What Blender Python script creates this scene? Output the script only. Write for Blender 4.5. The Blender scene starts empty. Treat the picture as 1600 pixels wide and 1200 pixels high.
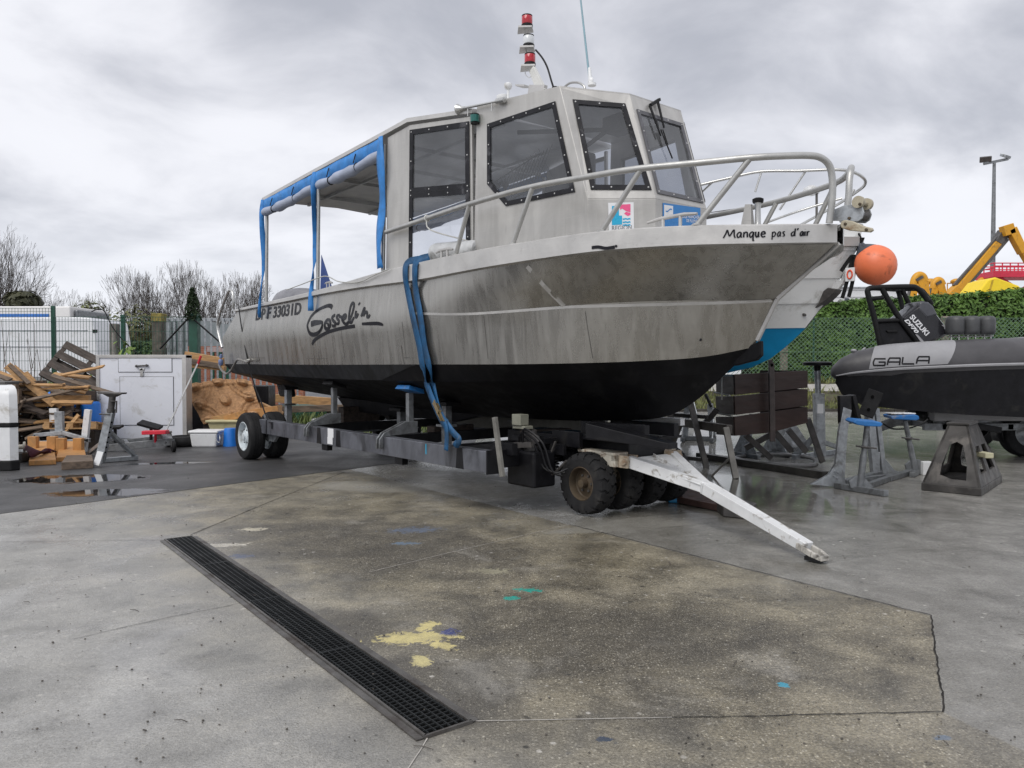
import bpy, bmesh, math, random
from mathutils import Vector, Matrix, noise as mnoise
from mathutils.bvhtree import BVHTree
R = math.radians
random.seed(7)
scene = bpy.context.scene
COL = scene.collection

# ------------------------------------------------------------------ camera
EYE = 1.6; FPX = 1202.0; PITCH = math.atan(28.0/FPX)
cam_d = bpy.data.cameras.new("camera"); cam = bpy.data.objects.new("camera", cam_d); COL.objects.link(cam)
cam.location = (0, 0, EYE); cam.rotation_euler = (math.pi/2-PITCH, 0, 0)
cam_d.sensor_width = 36.0; cam_d.lens = 36.0*FPX/1600.0; cam_d.clip_start = .05; cam_d.clip_end = 2000
scene.camera = cam
# ------------------------------------------------------------------ light
SUN_EL, SUN_AZ = R(50), R(215)          # azimuth clockwise from +Y
scene.view_settings.view_transform = 'Standard'; scene.view_settings.look = 'None'
scene.view_settings.exposure = 0.45; scene.view_settings.gamma = 1.0
world = bpy.data.worlds.new("World"); scene.world = world; world.use_nodes = True
wt = world.node_tree
for n_ in list(wt.nodes): wt.nodes.remove(n_)
def N(t, typ, props=None, **ins):
    """one shader node; keyword inputs are values or sockets; returns the node"""
    n = t.nodes.new(typ)
    for k, v in (props or {}).items(): setattr(n, k, v)
    for k, v in ins.items():
        if k[0] == '_' : key = int(k[1:])
        else: key = k.replace('_', ' ')
        s = n.inputs[key]
        if isinstance(v, bpy.types.NodeSocket): t.links.new(v, s)
        elif isinstance(v, bpy.types.Node): t.links.new(v.outputs[0], s)
        else:
            if hasattr(s.default_value, '__len__') and len(s.default_value) == 4 and len(v) == 3: v = (*v, 1)
            s.default_value = v
    return n
def math_(t, op, a, b=0.0, c=None, clamp=False):
    n = t.nodes.new('ShaderNodeMath'); n.operation = op; n.use_clamp = clamp
    for i, v in enumerate((a, b) if c is None else (a, b, c)):
        if isinstance(v, bpy.types.Node): v = v.outputs[0]
        if isinstance(v, bpy.types.NodeSocket): t.links.new(v, n.inputs[i])
        else: n.inputs[i].default_value = v
    return n.outputs[0]
def remap(t, v, a, b, c=0.0, d=1.0, smooth=False):
    n = t.nodes.new('ShaderNodeMapRange'); n.clamp = True
    if smooth: n.interpolation_type = 'SMOOTHSTEP'
    if isinstance(v, bpy.types.Node): v = v.outputs[0]
    t.links.new(v, n.inputs[0])
    for i, x in enumerate((a, b, c, d)):
        if isinstance(x, bpy.types.NodeSocket): t.links.new(x, n.inputs[i+1])
        else: n.inputs[i+1].default_value = x
    return n.outputs[0]
def mix(t, f, a, b, op='MIX'):
    n = t.nodes.new('ShaderNodeMix'); n.data_type = 'RGBA'; n.blend_type = op; n.clamp_factor = True
    for i, v in ((0, f), (6, a), (7, b)):
        if isinstance(v, bpy.types.Node): v = v.outputs[0]
        if isinstance(v, bpy.types.NodeSocket): t.links.new(v, n.inputs[i])
        elif i == 0: n.inputs[0].default_value = v
        else: n.inputs[i].default_value = (*v[:3], 1)
    return n.outputs[2]
def noise(t, vec, scale, detail=5, rough=.55, dist=0.0):
    n = N(t, 'ShaderNodeTexNoise', Vector=vec, Scale=scale, Detail=detail, Roughness=rough, Distortion=dist)
    return n.outputs[0]
# overcast: the Nishita sky shows only faintly through a sheet of cloud that hangs in the sky's own directions
sky = N(wt, 'ShaderNodeTexSky', dict(sky_type='NISHITA', sun_disc=False, sun_elevation=SUN_EL, sun_rotation=SUN_AZ))
tc = N(wt, 'ShaderNodeTexCoord')
sep = N(wt, 'ShaderNodeSeparateXYZ', Vector=tc.outputs['Generated'])
den = math_(wt, 'ADD', math_(wt, 'MAXIMUM', sep.outputs[2], 0.0), 0.34)
cv = N(wt, 'ShaderNodeCombineXYZ', X=math_(wt, 'DIVIDE', sep.outputs[0], den), Y=math_(wt, 'DIVIDE', sep.outputs[1], den), Z=0.0)
mp = N(wt, 'ShaderNodeMapping', Vector=cv, Rotation=(0, 0, R(-38)), Scale=(.95, 1.15, 1), Location=(3.1, 1.7, 0))
c1 = noise(wt, mp, 2.3, 10, .54, .3)
mp2 = N(wt, 'ShaderNodeMapping', Vector=cv, Rotation=(0, 0, R(-20)), Scale=(.8, 1.2, 1), Location=(7.3, -2.2, 0))
c2 = noise(wt, mp2, .95, 3, .5, .2)
cf = math_(wt, 'ADD', math_(wt, 'MULTIPLY', c1, .62), math_(wt, 'MULTIPLY', c2, .5))
cr = N(wt, 'ShaderNodeValToRGB', Fac=cf)
cr.color_ramp.elements[0].position = .41; cr.color_ramp.elements[0].color = (.375, .388, .435, 1)
cr.color_ramp.elements[1].position = .63; cr.color_ramp.elements[1].color = (.81, .812, .85, 1)
e = cr.color_ramp.elements.new(.53); e.color = (.61, .616, .66, 1)
cr.color_ramp.interpolation = 'B_SPLINE'
hz = remap(wt, sep.outputs[2], 0.0, .22, 1.0, 0.0, True)
crs = N(wt, 'ShaderNodeVectorMath', dict(operation='SCALE'), _0=cr.outputs[0], Scale=9.0)
cloud = mix(wt, math_(wt, 'MULTIPLY', hz, .55), crs, (6.3, 6.55, 7.2))
skyc = mix(wt, .93, sky.outputs[0], cloud)
bg = N(wt, 'ShaderNodeBackground', Color=skyc, Strength=.1)
wo = N(wt, 'ShaderNodeOutputWorld', Surface=bg)
sun_d = bpy.data.lights.new("sun", 'SUN'); sun_d.energy = 1.5; sun_d.angle = R(40); sun_d.color = (1, .97, .92)
sun = bpy.data.objects.new("sun", sun_d); COL.objects.link(sun)
sd = Vector((math.sin(SUN_AZ)*math.cos(SUN_EL), math.cos(SUN_AZ)*math.cos(SUN_EL), math.sin(SUN_EL)))
sun.rotation_euler = sd.to_track_quat('Z', 'Y').to_euler()

# ------------------------------------------------------------------ measuring: rays through photograph points onto real planes
CAMP = Vector((0, 0, EYE))
def ray(px, py):
    x = (px-800)/FPX; y = (600-py)/FPX
    return Vector((x, math.cos(PITCH)+y*math.sin(PITCH), -math.sin(PITCH)+y*math.cos(PITCH)))
def gnd(px, py, z=0.0):
    d = ray(px, py); return CAMP+d*((z-EYE)/d.z)
def at(px, py, Y):
    d = ray(px, py); return CAMP+d*(Y/d.y)
def pl(px, py, p, n):
    d = ray(px, py); return CAMP+d*((Vector(p)-CAMP).dot(n)/d.dot(n))
BOAT = Matrix.Translation((1.25, 8.6, 0)) @ Matrix.Rotation(math.atan2(-.775, .632), 4, 'Z')
BI = BOAT.inverted()
def by(px, py, y):                      # boat coordinates of the point seen at a pixel on the plane y
    n = (BOAT.to_3x3() @ Vector((0, 1, 0)))
    return BI @ pl(px, py, BOAT @ Vector((0, y, 0)), n)
def bpl(px, py, p, n):                  # the same on a free plane given in boat coordinates
    return BI @ pl(px, py, BOAT @ Vector(p), BOAT.to_3x3() @ Vector(n))
V = Vector
def lerp(a, b, t): return a+(b-a)*t
def tab(T, x):                          # smooth table lookup, rows (x, a, b, ...) with rising x
    if x <= T[0][0]: return T[0][1:]
    for i in range(len(T)-1):
        if x <= T[i+1][0]:
            t = (x-T[i][0])/(T[i+1][0]-T[i][0]); out = []
            for k in range(1, len(T[0])):
                p1, p2 = T[i][k], T[i+1][k]; dx = T[i+1][0]-T[i][0]
                m1 = (p2-T[i-1][k])/(T[i+1][0]-T[i-1][0])*dx if i > 0 else p2-p1
                m2 = (T[i+2][k]-p1)/(T[i+2][0]-T[i][0])*dx if i+2 < len(T) else p2-p1
                t2, t3 = t*t, t*t*t
                out.append((2*t3-3*t2+1)*p1+(t3-2*t2+t)*m1+(-2*t3+3*t2)*p2+(t3-t2)*m2)
            return tuple(out)
    return T[-1][1:]

# ------------------------------------------------------------------ objects
MW = {}                                 # world matrix of every object made here
def tag(o, label=None, cat=None, group=None, kind=None):
    if label: o['label'] = label
    if cat: o['category'] = cat
    if group: o['group'] = group
    if kind: o['kind'] = kind
    return o
def T(name, label, cat, loc=(0, 0, 0), rz=0.0, group=None, mat=None):
    o = bpy.data.objects.new(name, None); COL.objects.link(o); o.empty_display_size = .2
    m = mat.copy() if mat is not None else Matrix.Translation(loc) @ Matrix.Rotation(rz, 4, 'Z')
    o.matrix_world = m; o.location = m.to_translation(); o.rotation_euler = m.to_euler()
    MW[o] = m
    return tag(o, label, cat, group)
def dup(root, loc, rz, label=None, scale=1.0):
    r = root.copy(); COL.objects.link(r); r.location = loc; r.rotation_euler = (0, 0, rz); r.scale = (scale,)*3
    if label: r['label'] = label
    for ch in list(root.children):
        c = ch.copy(); COL.objects.link(c); c.parent = r
        for g in list(ch.children):
            d = g.copy(); COL.objects.link(d); d.parent = c
    return r
class MB:
    def __init__(s): s.v = []; s.f = []
    def add(s, vs, fs):
        b = len(s.v); s.v += [V(p) for p in vs]; s.f += [tuple(b+i for i in f) for f in fs]; return s
    def bx(s, x0, x1, y0, y1, z0, z1, m=None):
        c = [V((x, y, z)) for z in (z0, z1) for y in (y0, y1) for x in (x0, x1)]
        if m is not None: c = [m @ p for p in c]
        return s.add(c, [(0, 2, 3, 1), (4, 5, 7, 6), (0, 1, 5, 4), (2, 6, 7, 3), (0, 4, 6, 2), (1, 3, 7, 5)])
    def hexa(s, lo, hi):                # two rings of corners joined into a solid
        n = len(lo)
        return s.add(list(lo)+list(hi), [tuple(range(n))[::-1], tuple(range(n, 2*n))]+[(i, (i+1) % n, n+(i+1) % n, n+i) for i in range(n)])
    def bar(s, p, q, w, h=None, up=(0, 0, 1), w2=None, h2=None):
        p, q = V(p), V(q); h = h or w; d = (q-p).normalized(); up = V(up)
        if abs(d.dot(up.normalized())) > .98: up = V((1, 0, 0)) if abs(d.x) < .9 else V((0, 1, 0))
        a = d.cross(up).normalized(); b = a.cross(d).normalized()
        def ring(c, w, h): return [c-a*w/2-b*h/2, c+a*w/2-b*h/2, c+a*w/2+b*h/2, c-a*w/2+b*h/2]
        return s.hexa(ring(p, w, h)[::-1], ring(q, w2 or w, h2 or h)[::-1])
    def tube(s, pts, r, n=8, closed=False, caps=True):
        pts = [V(p) for p in pts]; k = len(pts); rs = r if hasattr(r, '__len__') else [r]*k
        rings = []; prev = None
        for i, p in enumerate(pts):
            if closed: d = pts[(i+1) % k]-pts[i-1]
            else: d = pts[min(i+1, k-1)]-pts[max(i-1, 0)]
            if d.length < 1e-9: d = V((0, 0, 1))
            d.normalize()
            if prev is None:
                a = d.orthogonal().normalized()
            else:
                a = prev-d*prev.dot(d)
                a = a.normalized() if a.length > 1e-6 else d.orthogonal().normalized()
            prev = a; b = d.cross(a)
            rings.append([p+(a*math.cos(2*math.pi*j/n)+b*math.sin(2*math.pi*j/n))*rs[i] for j in range(n)])
        vs = [p for r_ in rings for p in r_]; fs = []
        for i in range(k if closed else k-1):
            i2 = (i+1) % k
            for j in range(n):
                fs.append((i*n+j, i*n+(j+1) % n, i2*n+(j+1) % n, i2*n+j))
        if not closed and caps: fs += [tuple(range(n))[::-1], tuple(range((k-1)*n, k*n))]
        return s.add(vs, fs)
    def lathe(s, prof, c=(0, 0, 0), ax=(0, 0, 1), n=24, caps=True, sq=None):
        ax = V(ax).normalized(); a = ax.orthogonal().normalized(); b = ax.cross(a); c = V(c); vs = []
        for r, t in prof:
            vs += [c+ax*t+(a*math.cos(2*math.pi*j/n)+b*math.sin(2*math.pi*j/n))*r for j in range(n)]
        fs = [(i*n+j, i*n+(j+1) % n, (i+1)*n+(j+1) % n, (i+1)*n+j) for i in range(len(prof)-1) for j in range(n)]
        if caps: fs += [tuple(range(n))[::-1], tuple(range((len(prof)-1)*n, len(prof)*n))]
        return s.add(vs, fs)
    def prism(s, poly, vec):
        poly = [V(p) for p in poly]; return s.hexa(poly, [p+V(vec) for p in poly])
    def ball(s, c, r, n=16, m=10, sc=(1, 1, 1)):
        c = V(c); vs = []; fs = []
        for i in range(m+1):
            th = math.pi*i/m
            for j in range(n):
                ph = 2*math.pi*j/n
                vs.append(c+V((r*sc[0]*math.sin(th)*math.cos(ph), r*sc[1]*math.sin(th)*math.sin(ph), r*sc[2]*math.cos(th))))
        for i in range(m):
            for j in range(n): fs.append((i*n+j, (i+1)*n+j, (i+1)*n+(j+1) % n, i*n+(j+1) % n))
        return s.add(vs, fs)
    def loft(s, rows, close=False):     # rows of equal length
        m = len(rows[0]); vs = [p for r in rows for p in r]
        fs = [(i*m+j, i*m+(j+1) % m, (i+1)*m+(j+1) % m, (i+1)*m+j) for i in range(len(rows)-1) for j in range(m if close else m-1)]
        return s.add(vs, fs)
    def plate_hole(s, outer, inner, thick):   # polygon with a hole (equal corner counts), given thickness vector
        n = len(outer); t = V(thick); o = [V(p) for p in outer]; i_ = [V(p) for p in inner]
        vs = o+i_+[p+t for p in o]+[p+t for p in i_]; fs = []
        for k in range(n):
            l = (k+1) % n
            fs += [(k, l, n+l, n+k), (2*n+k, 3*n+k, 3*n+l, 2*n+l), (k, 2*n+k, 2*n+l, l), (n+k, n+l, 3*n+l, 3*n+k)]
        return s.add(vs, fs)
    def build(s, name, m, parent=None, src=None, smooth=None, bevel=0.0, label=None, solid=0.0, recalc=True, subdiv=0):
        me = bpy.data.meshes.new(name)
        pm = MW[parent] if parent is not None else Matrix.Identity(4)
        X = pm.inverted() @ (src if src is not None else pm)
        me.from_pydata([X @ p for p in s.v], [], s.f); me.update()
        if recalc:
            b = bmesh.new(); b.from_mesh(me); bmesh.ops.recalc_face_normals(b, faces=b.faces); b.to_mesh(me); b.free()
        o = bpy.data.objects.new(name, me); COL.objects.link(o)
        for mm in (m if isinstance(m, (list, tuple)) else [m]): me.materials.append(mm)
        if parent is not None: o.parent = parent
        MW[o] = pm
        if label: o['label'] = label
        if smooth is not None:
            me.polygons.foreach_set('use_smooth', [True]*len(me.polygons))
            me.set_sharp_from_angle(angle=R(smooth))
        if solid:
            d = o.modifiers.new('thickness', 'SOLIDIFY'); d.thickness = solid; d.offset = 0
        if bevel:
            d = o.modifiers.new('edges', 'BEVEL'); d.width = bevel; d.segments = 2; d.limit_method = 'ANGLE'; d.angle_limit = R(40)
        if subdiv:
            d = o.modifiers.new('round', 'SUBSURF'); d.levels = subdiv; d.render_levels = subdiv
        return o
def one(name, mb, m, label, cat, group=None, loc=None, **k):
    """a thing that is one mesh; vertices given in world space, origin set at loc"""
    c = V(loc) if loc is not None else V((sum(p.x for p in mb.v)/len(mb.v), sum(p.y for p in mb.v)/len(mb.v), min(p.z for p in mb.v)))
    src = k.pop('src', None)
    if src is not None: mb.v = [src @ p for p in mb.v]
    if loc is None: c = V((sum(p.x for p in mb.v)/len(mb.v), sum(p.y for p in mb.v)/len(mb.v), min(p.z for p in mb.v)))
    mb.v = [p-c for p in mb.v]
    o = mb.build(name, m, **k); o.location = c; MW[o] = Matrix.Translation(c)
    return tag(o, label, cat, group)

# ------------------------------------------------------------------ materials
def M(name, col, rough=.5, metal=0.0, var=.18, scale=6.0, bump=.08, bscale=60.0, stretch=(1, 1, 1), dirt=None, dirt_amt=.5, dirt_scale=3.0, spec=None, coat=0.0, rvar=.12):
    m = bpy.data.materials.new(name); m.use_nodes = True; t = m.node_tree
    b = t.nodes['Principled BSDF']
    tc = N(t, 'ShaderNodeTexCoord')
    mp = N(t, 'ShaderNodeMapping', Vector=tc.outputs['Object'], Scale=stretch)
    n1 = noise(t, mp, scale, 6, .6, .3)
    f = remap(t, n1, .3, .7)
    lo = tuple(max(0, c*(1-var)) for c in col); hi = tuple(min(1, c*(1+var)) for c in col)
    c = mix(t, f, lo, hi)
    if dirt:
        n2 = noise(t, mp, dirt_scale, 8, .65, .6)
        c = mix(t, remap(t, n2, .62-.25*dirt_amt, .72-.1*dirt_amt), c, dirt)
    t.links.new(c, b.inputs['Base Color'])
    b.inputs['Metallic'].default_value = metal
    t.links.new(remap(t, noise(t, mp, scale*1.7, 4), .3, .7, max(.03, rough-rvar), min(1, rough+rvar)), b.inputs['Roughness'])
    b.inputs['Specular IOR Level'].default_value = spec if spec is not None else (.25 if max(col) < .06 else .5)
    b.inputs['Coat Weight'].default_value = coat
    if bump:
        bn = N(t, 'ShaderNodeBump', Strength=bump, Distance=.01, Height=noise(t, tc.outputs['Object'], bscale, 4))
        t.links.new(bn.outputs[0], b.inputs['Normal'])
    return m
def glass(name, tint=(.8, .82, .85), rough=.03, haze=.0, refl=1.0):
    m = bpy.data.materials.new(name); m.use_nodes = True; t = m.node_tree
    t.nodes.remove(t.nodes['Principled BSDF']); out = t.nodes['Material Output']
    tc = N(t, 'ShaderNodeTexCoord')
    tr = N(t, 'ShaderNodeBsdfTransparent', Color=tint)
    gl = N(t, 'ShaderNodeBsdfGlossy', Color=(.9, .92, .95), Roughness=rough)
    di = N(t, 'ShaderNodeBsdfDiffuse', Color=(.55, .56, .58))
    fr = math_(t, 'ADD', .04, math_(t, 'MULTIPLY', .9, math_(t, 'POWER', N(t, 'ShaderNodeLayerWeight', Blend=.5).outputs['Facing'], 5.0)))
    nz = noise(t, N(t, 'ShaderNodeMapping', Vector=tc.outputs['Object'], Scale=(1, 1, .7)), 2.0, 3, .5, .2)
    a = N(t, 'ShaderNodeMixShader', Fac=remap(t, nz, .35, .8, haze*.3, haze*1.3), _1=tr.outputs[0], _2=di.outputs[0])
    s = N(t, 'ShaderNodeMixShader', Fac=math_(t, 'MULTIPLY', fr, refl), _1=a.outputs[0], _2=gl.outputs[0])
    bn = N(t, 'ShaderNodeBump', Strength=.12, Distance=.02, Height=noise(t, tc.outputs['Object'], 3.0, 2))
    t.links.new(bn.outputs[0], gl.inputs['Normal'])
    t.links.new(s.outputs[0], out.inputs['Surface'])
    return m
m_rub = M('black_rubber', (.010, .010, .011), .6, bump=.15)
m_tyre = M('tyre_rubber', (.017, .017, .018), .75, var=.3, bump=.25, bscale=40, dirt=(.04, .038, .036), dirt_amt=.25)
m_black = M('black_paint', (.008, .008, .010), .45, var=.4, bump=.05, dirt=(.025, .024, .023), dirt_amt=.3)
m_galv = M('galvanised_steel', (.36, .38, .40), .42, .55, var=.28, scale=14, bump=.05, bscale=40, dirt=(.17, .17, .17), dirt_amt=.4, dirt_scale=5)
m_galvd = M('dark_galvanised', (.20, .21, .22), .45, .45, var=.3, scale=12, bump=.06, dirt=(.08, .08, .08), dirt_amt=.4)
m_dsteel = M('dark_weathered_steel', (.085, .08, .078), .45, .3, var=.35, scale=7, bump=.08, dirt=(.14, .13, .12), dirt_amt=.35)
m_beam = M('grey_blue_beam_paint', (.105, .11, .128), .38, .2, var=.5, scale=3.5, stretch=(1, 1, .5), bump=.06, dirt=(.022, .022, .024), dirt_amt=.55, dirt_scale=2.2)
m_rust = M('rusty_rim', (.075, .055, .034), .7, .1, var=.4, bump=.2, dirt=(.05, .03, .02), dirt_amt=.4)
m_wmetal = M('worn_white_paint', (.68, .69, .70), .45, var=.1, scale=5, dirt=(.2, .17, .13), dirt_amt=.22, dirt_scale=9)
m_wplas = M('white_plastic', (.74, .75, .76), .38, var=.05, bump=.03, dirt=(.4, .38, .34), dirt_amt=.25)
m_strap = M('blue_webbing', (.004, .075, .19), .6, var=.35, scale=9, bump=.3, bscale=160, dirt=(.006, .035, .08), dirt_amt=.4)
m_awn = M('blue_canvas', (.03, .195, .52), .6, var=.25, scale=7, bump=.15, bscale=30)
m_awnin = M('grey_canvas', (.33, .37, .47), .6, var=.15, scale=5, bump=.2, bscale=20)
m_ink = M('black_vinyl', (.008, .008, .012), .4, var=.1, bump=0)
m_stain = M('stainless_tube', (.50, .50, .49), .3, .75, var=.1, scale=9, bump=.02)
m_alut = M('painted_alu_tube', (.44, .44, .43), .4, .5, var=.12, scale=8, bump=.02)
m_plank = M('dark_brown_plank', (.05, .032, .028), .42, var=.35, scale=2, stretch=(1, 1, 4), bump=.1, dirt=(.055, .04, .036), dirt_amt=.5)
m_wood = M('raw_pine', (.42, .24, .10), .65, var=.3, scale=4, stretch=(1, 6, 6), bump=.15, dirt=(.2, .12, .06), dirt_amt=.4)
m_wood2 = M('weathered_pallet', (.15, .11, .08), .75, var=.35, scale=4, stretch=(1, 5, 5), bump=.2, dirt=(.06, .045, .035), dirt_amt=.5)
m_woodd = M('dark_wet_pallet', (.055, .042, .035), .6, var=.4, scale=4, stretch=(1, 5, 5), bump=.2, dirt=(.02, .016, .014), dirt_amt=.5)
m_blue = M('blue_plastic', (.012, .17, .62), .4, var=.1, bump=.03)
m_green = M('green_painted_steel', (.012, .07, .045), .5, var=.2)
# ================================================================== the yard
def zg(x, y):
    s = lambda a, b, v: (lambda t: t*t*(3-2*t))(min(1, max(0, (v-a)/(b-a))))
    return s(1.2, 4.5, x)*(max(0, min(1, (y-14)/6.5))*.40 + s(20.2, 23.5, y)*.72)
def gz(px, py):                        # ground point with the ramp on the right
    p = gnd(px, py)
    for _ in range(30): p = gnd(px, py, zg(p.x, p.y))
    return p
GP = lambda px, py: gnd(px, py)

mg = bpy.data.materials.new('wet_concrete'); mg.use_nodes = True; t = mg.node_tree; b = t.nodes['Principled BSDF']
pos = N(t, 'ShaderNodeNewGeometry').outputs['Position']
nA = noise(t, pos, .45, 6, .6, .3); nB = noise(t, pos, 2.2, 8, .62, .4); nC = noise(t, pos, 9, 8, .65, .3); nD = noise(t, pos, 70, 4, .6); nP = noise(t, pos, 17, 9, .72, .8)
def side(p, q, soft, wob=0.0, soft2=None):
    """0..1 across the line p>q on the ground, 1 to the right of it"""
    d = V((q.x-p.x, q.y-p.y, 0)).normalized(); n = V((d.y, -d.x, 0))
    dp = N(t, 'ShaderNodeVectorMath', dict(operation='DOT_PRODUCT'), _0=pos, _1=n).outputs['Value']
    v = math_(t, 'SUBTRACT', dp, n.dot(p))
    if wob: v = math_(t, 'ADD', v, math_(t, 'MULTIPLY', math_(t, 'SUBTRACT', nB, .5), wob))
    return remap(t, v, -soft, soft2 if soft2 is not None else soft, 0, 1, True)
def blot(px, py, rx, ry, rz=0.0, wob=1.0, hard=.15, src=None, ns=None, edge=1.0):
    """an irregular patch, radii in metres"""
    c = gnd(px, py)
    mp = N(t, 'ShaderNodeMapping', dict(vector_type='TEXTURE'), Vector=pos, Location=(c.x, c.y, 0), Rotation=(0, 0, rz), Scale=(rx, ry, 1))
    xy = N(t, 'ShaderNodeVectorMath', dict(operation='MULTIPLY'), _0=mp, _1=(1, 1, 0))
    l = N(t, 'ShaderNodeVectorMath', dict(operation='LENGTH'), _0=xy).outputs['Value']
    l = math_(t, 'ADD', l, math_(t, 'MULTIPLY', math_(t, 'SUBTRACT', ns if ns is not None else nC, .5), wob))
    return remap(t, l, edge-hard, edge+hard, 1, 0, True)
def OR(*a):
    r = a[0]
    for x in a[1:]: r = math_(t, 'MAXIMUM', r, x)
    return r
def AND(*a):
    r = a[0]
    for x in a[1:]: r = math_(t, 'MULTIPLY', r, x)
    return r
def NOT(a): return math_(t, 'SUBTRACT', 1.0, a)
dr1, dr2, dr3, dr4 = GP(265, 845), GP(293, 839), GP(732, 1130), GP(668, 1155)
j1, j2, j3 = GP(890, 820), GP(1455, 962), GP(1475, 1113)
right_of_drain = side(dr4, dr1, .9, 1.6, 1.3)
in_slab = AND(NOT(side(j3, j2, .015)), NOT(side(j2, j1, .015)))
bottom = AND(NOT(side(j3, GP(735, 1128), .015)), NOT(side(GP(1600, 1172), j3, .02)))   # slab nearest the camera
far = side(GP(0, 800), GP(700, 760), .8, 1.2)                                      # 0 beyond, 1 this side
brown = math_(t, 'MULTIPLY', right_of_drain, OR(in_slab, math_(t, 'MULTIPLY', bottom, .9)))
brown = math_(t, 'MULTIPLY', brown, remap(t, nA, .3, .65, .75, 1.0))
grey = mix(t, remap(t, nB, .3, .7), (.19, .187, .178), (.355, .348, .328))
brn = mix(t, remap(t, nB, .32, .68), (.07, .06, .041), (.26, .226, .156))
col = mix(t, brown, grey, brn)
beyond = AND(NOT(in_slab), NOT(bottom), right_of_drain)                              # wet slab beyond the cracks
wetd = mix(t, remap(t, nB, .3, .7), (.115, .108, .093), (.27, .262, .24))
xs = N(t, 'ShaderNodeSeparateXYZ', Vector=pos)
col = mix(t, math_(t, 'MULTIPLY', beyond, remap(t, xs.outputs[0], 2.2, 5.0, 1.0, .35)), col, wetd)
dens0 = brown
# shade under the trailer painted into the colour, with dark stains and drain grime
shade_grime = OR(blot(600, 850, 1.6, .9, R(-35), .9, .5, ns=nB), blot(790, 760, 2.2, 1.0, R(-48), .8, .5, ns=nB), blot(1000, 760, 2.0, 1.1, R(-40), .7, .45, ns=nB),
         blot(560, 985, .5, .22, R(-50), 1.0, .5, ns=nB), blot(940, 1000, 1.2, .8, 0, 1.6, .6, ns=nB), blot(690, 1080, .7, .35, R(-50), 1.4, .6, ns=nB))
col = mix(t, math_(t, 'MULTIPLY', shade_grime, .68), col, (.05, .045, .038))
dk = remap(t, noise(t, pos, 4.2, 10, .74, .9), .54, .68)
col = mix(t, AND(dk, OR(dens0, .25), .62), col, (.05, .044, .036))
lt = remap(t, noise(t, N(t, 'ShaderNodeVectorMath', dict(operation='ADD'), _0=pos, _1=(9, 4, 0)), 1.3, 6, .6, .5), .58, .75)
col = mix(t, math_(t, 'MULTIPLY', lt, .4), col, (.44, .42, .38))
# exposed aggregate: pale and dark grains
v1 = N(t, 'ShaderNodeTexVoronoi', Vector=pos, Scale=66.0)
sc_ = N(t, 'ShaderNodeSeparateColor', Color=v1.outputs['Color'])
dens = OR(brown, .3)
g1 = AND(remap(t, v1.outputs['Distance'], .20, .42, 1, 0), remap(t, sc_.outputs[0], .58, .66))
col = mix(t, AND(g1, dens, remap(t, nC, .35, .62, .05, 1), remap(t, nB, .36, .6, .35, 1)), col, mix(t, sc_.outputs[1], (.42, .37, .26), (.72, .69, .60)))
v2 = N(t, 'ShaderNodeTexVoronoi', Vector=pos, Scale=120.0)
s2 = N(t, 'ShaderNodeSeparateColor', Color=v2.outputs['Color'])
g2 = AND(remap(t, v2.outputs['Distance'], .2, .45, 1, 0), remap(t, s2.outputs[0], .45, .55))
col = mix(t, AND(g2, OR(dens, .4)), col, mix(t, s2.outputs[1], (.05, .045, .04), (.38, .36, .31)))
v3 = N(t, 'ShaderNodeTexVoronoi', Vector=pos, Scale=17.0)
s3 = N(t, 'ShaderNodeSeparateColor', Color=v3.outputs['Color'])
g3 = AND(remap(t, v3.outputs['Distance'], .16, .30, 1, 0), remap(t, s3.outputs[0], .90, .93))
col = mix(t, AND(g3, remap(t, nA, .4, .6, .1, .9)), col, mix(t, remap(t, s3.outputs[1], .4, .6), (.02, .02, .02), (.50, .48, .44)))
# coarse grain of the worn surface, and small black spots
nG = noise(t, pos, 26, 6, .7, .3)
gr_ = math_(t, 'MULTIPLY', remap(t, nD, .32, .68, .55, 1.5), remap(t, nG, .3, .7, .68, 1.32))
gv = N(t, 'ShaderNodeCombineColor', Red=gr_, Green=gr_, Blue=gr_)
col = mix(t, remap(t, OR(dens0, .42), 0, 1), col, mix(t, 1.0, col, gv, 'MULTIPLY'))
v4 = N(t, 'ShaderNodeTexVoronoi', Vector=N(t, 'ShaderNodeVectorMath', dict(operation='ADD'), _0=pos, _1=N(t, 'ShaderNodeVectorMath', dict(operation='SCALE'), _0=N(t, 'ShaderNodeTexNoise', Vector=pos, Scale=12.0).outputs[1], Scale=.10)), Scale=8.0)
s4 = N(t, 'ShaderNodeSeparateColor', Color=v4.outputs['Color'])
col = mix(t, math_(t, 'MULTIPLY', AND(remap(t, v4.outputs['Distance'], .10, .20, 1, 0), remap(t, s4.outputs[0], .86, .9), OR(dens0, .3)), .85), col, (.018, .016, .014))
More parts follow.
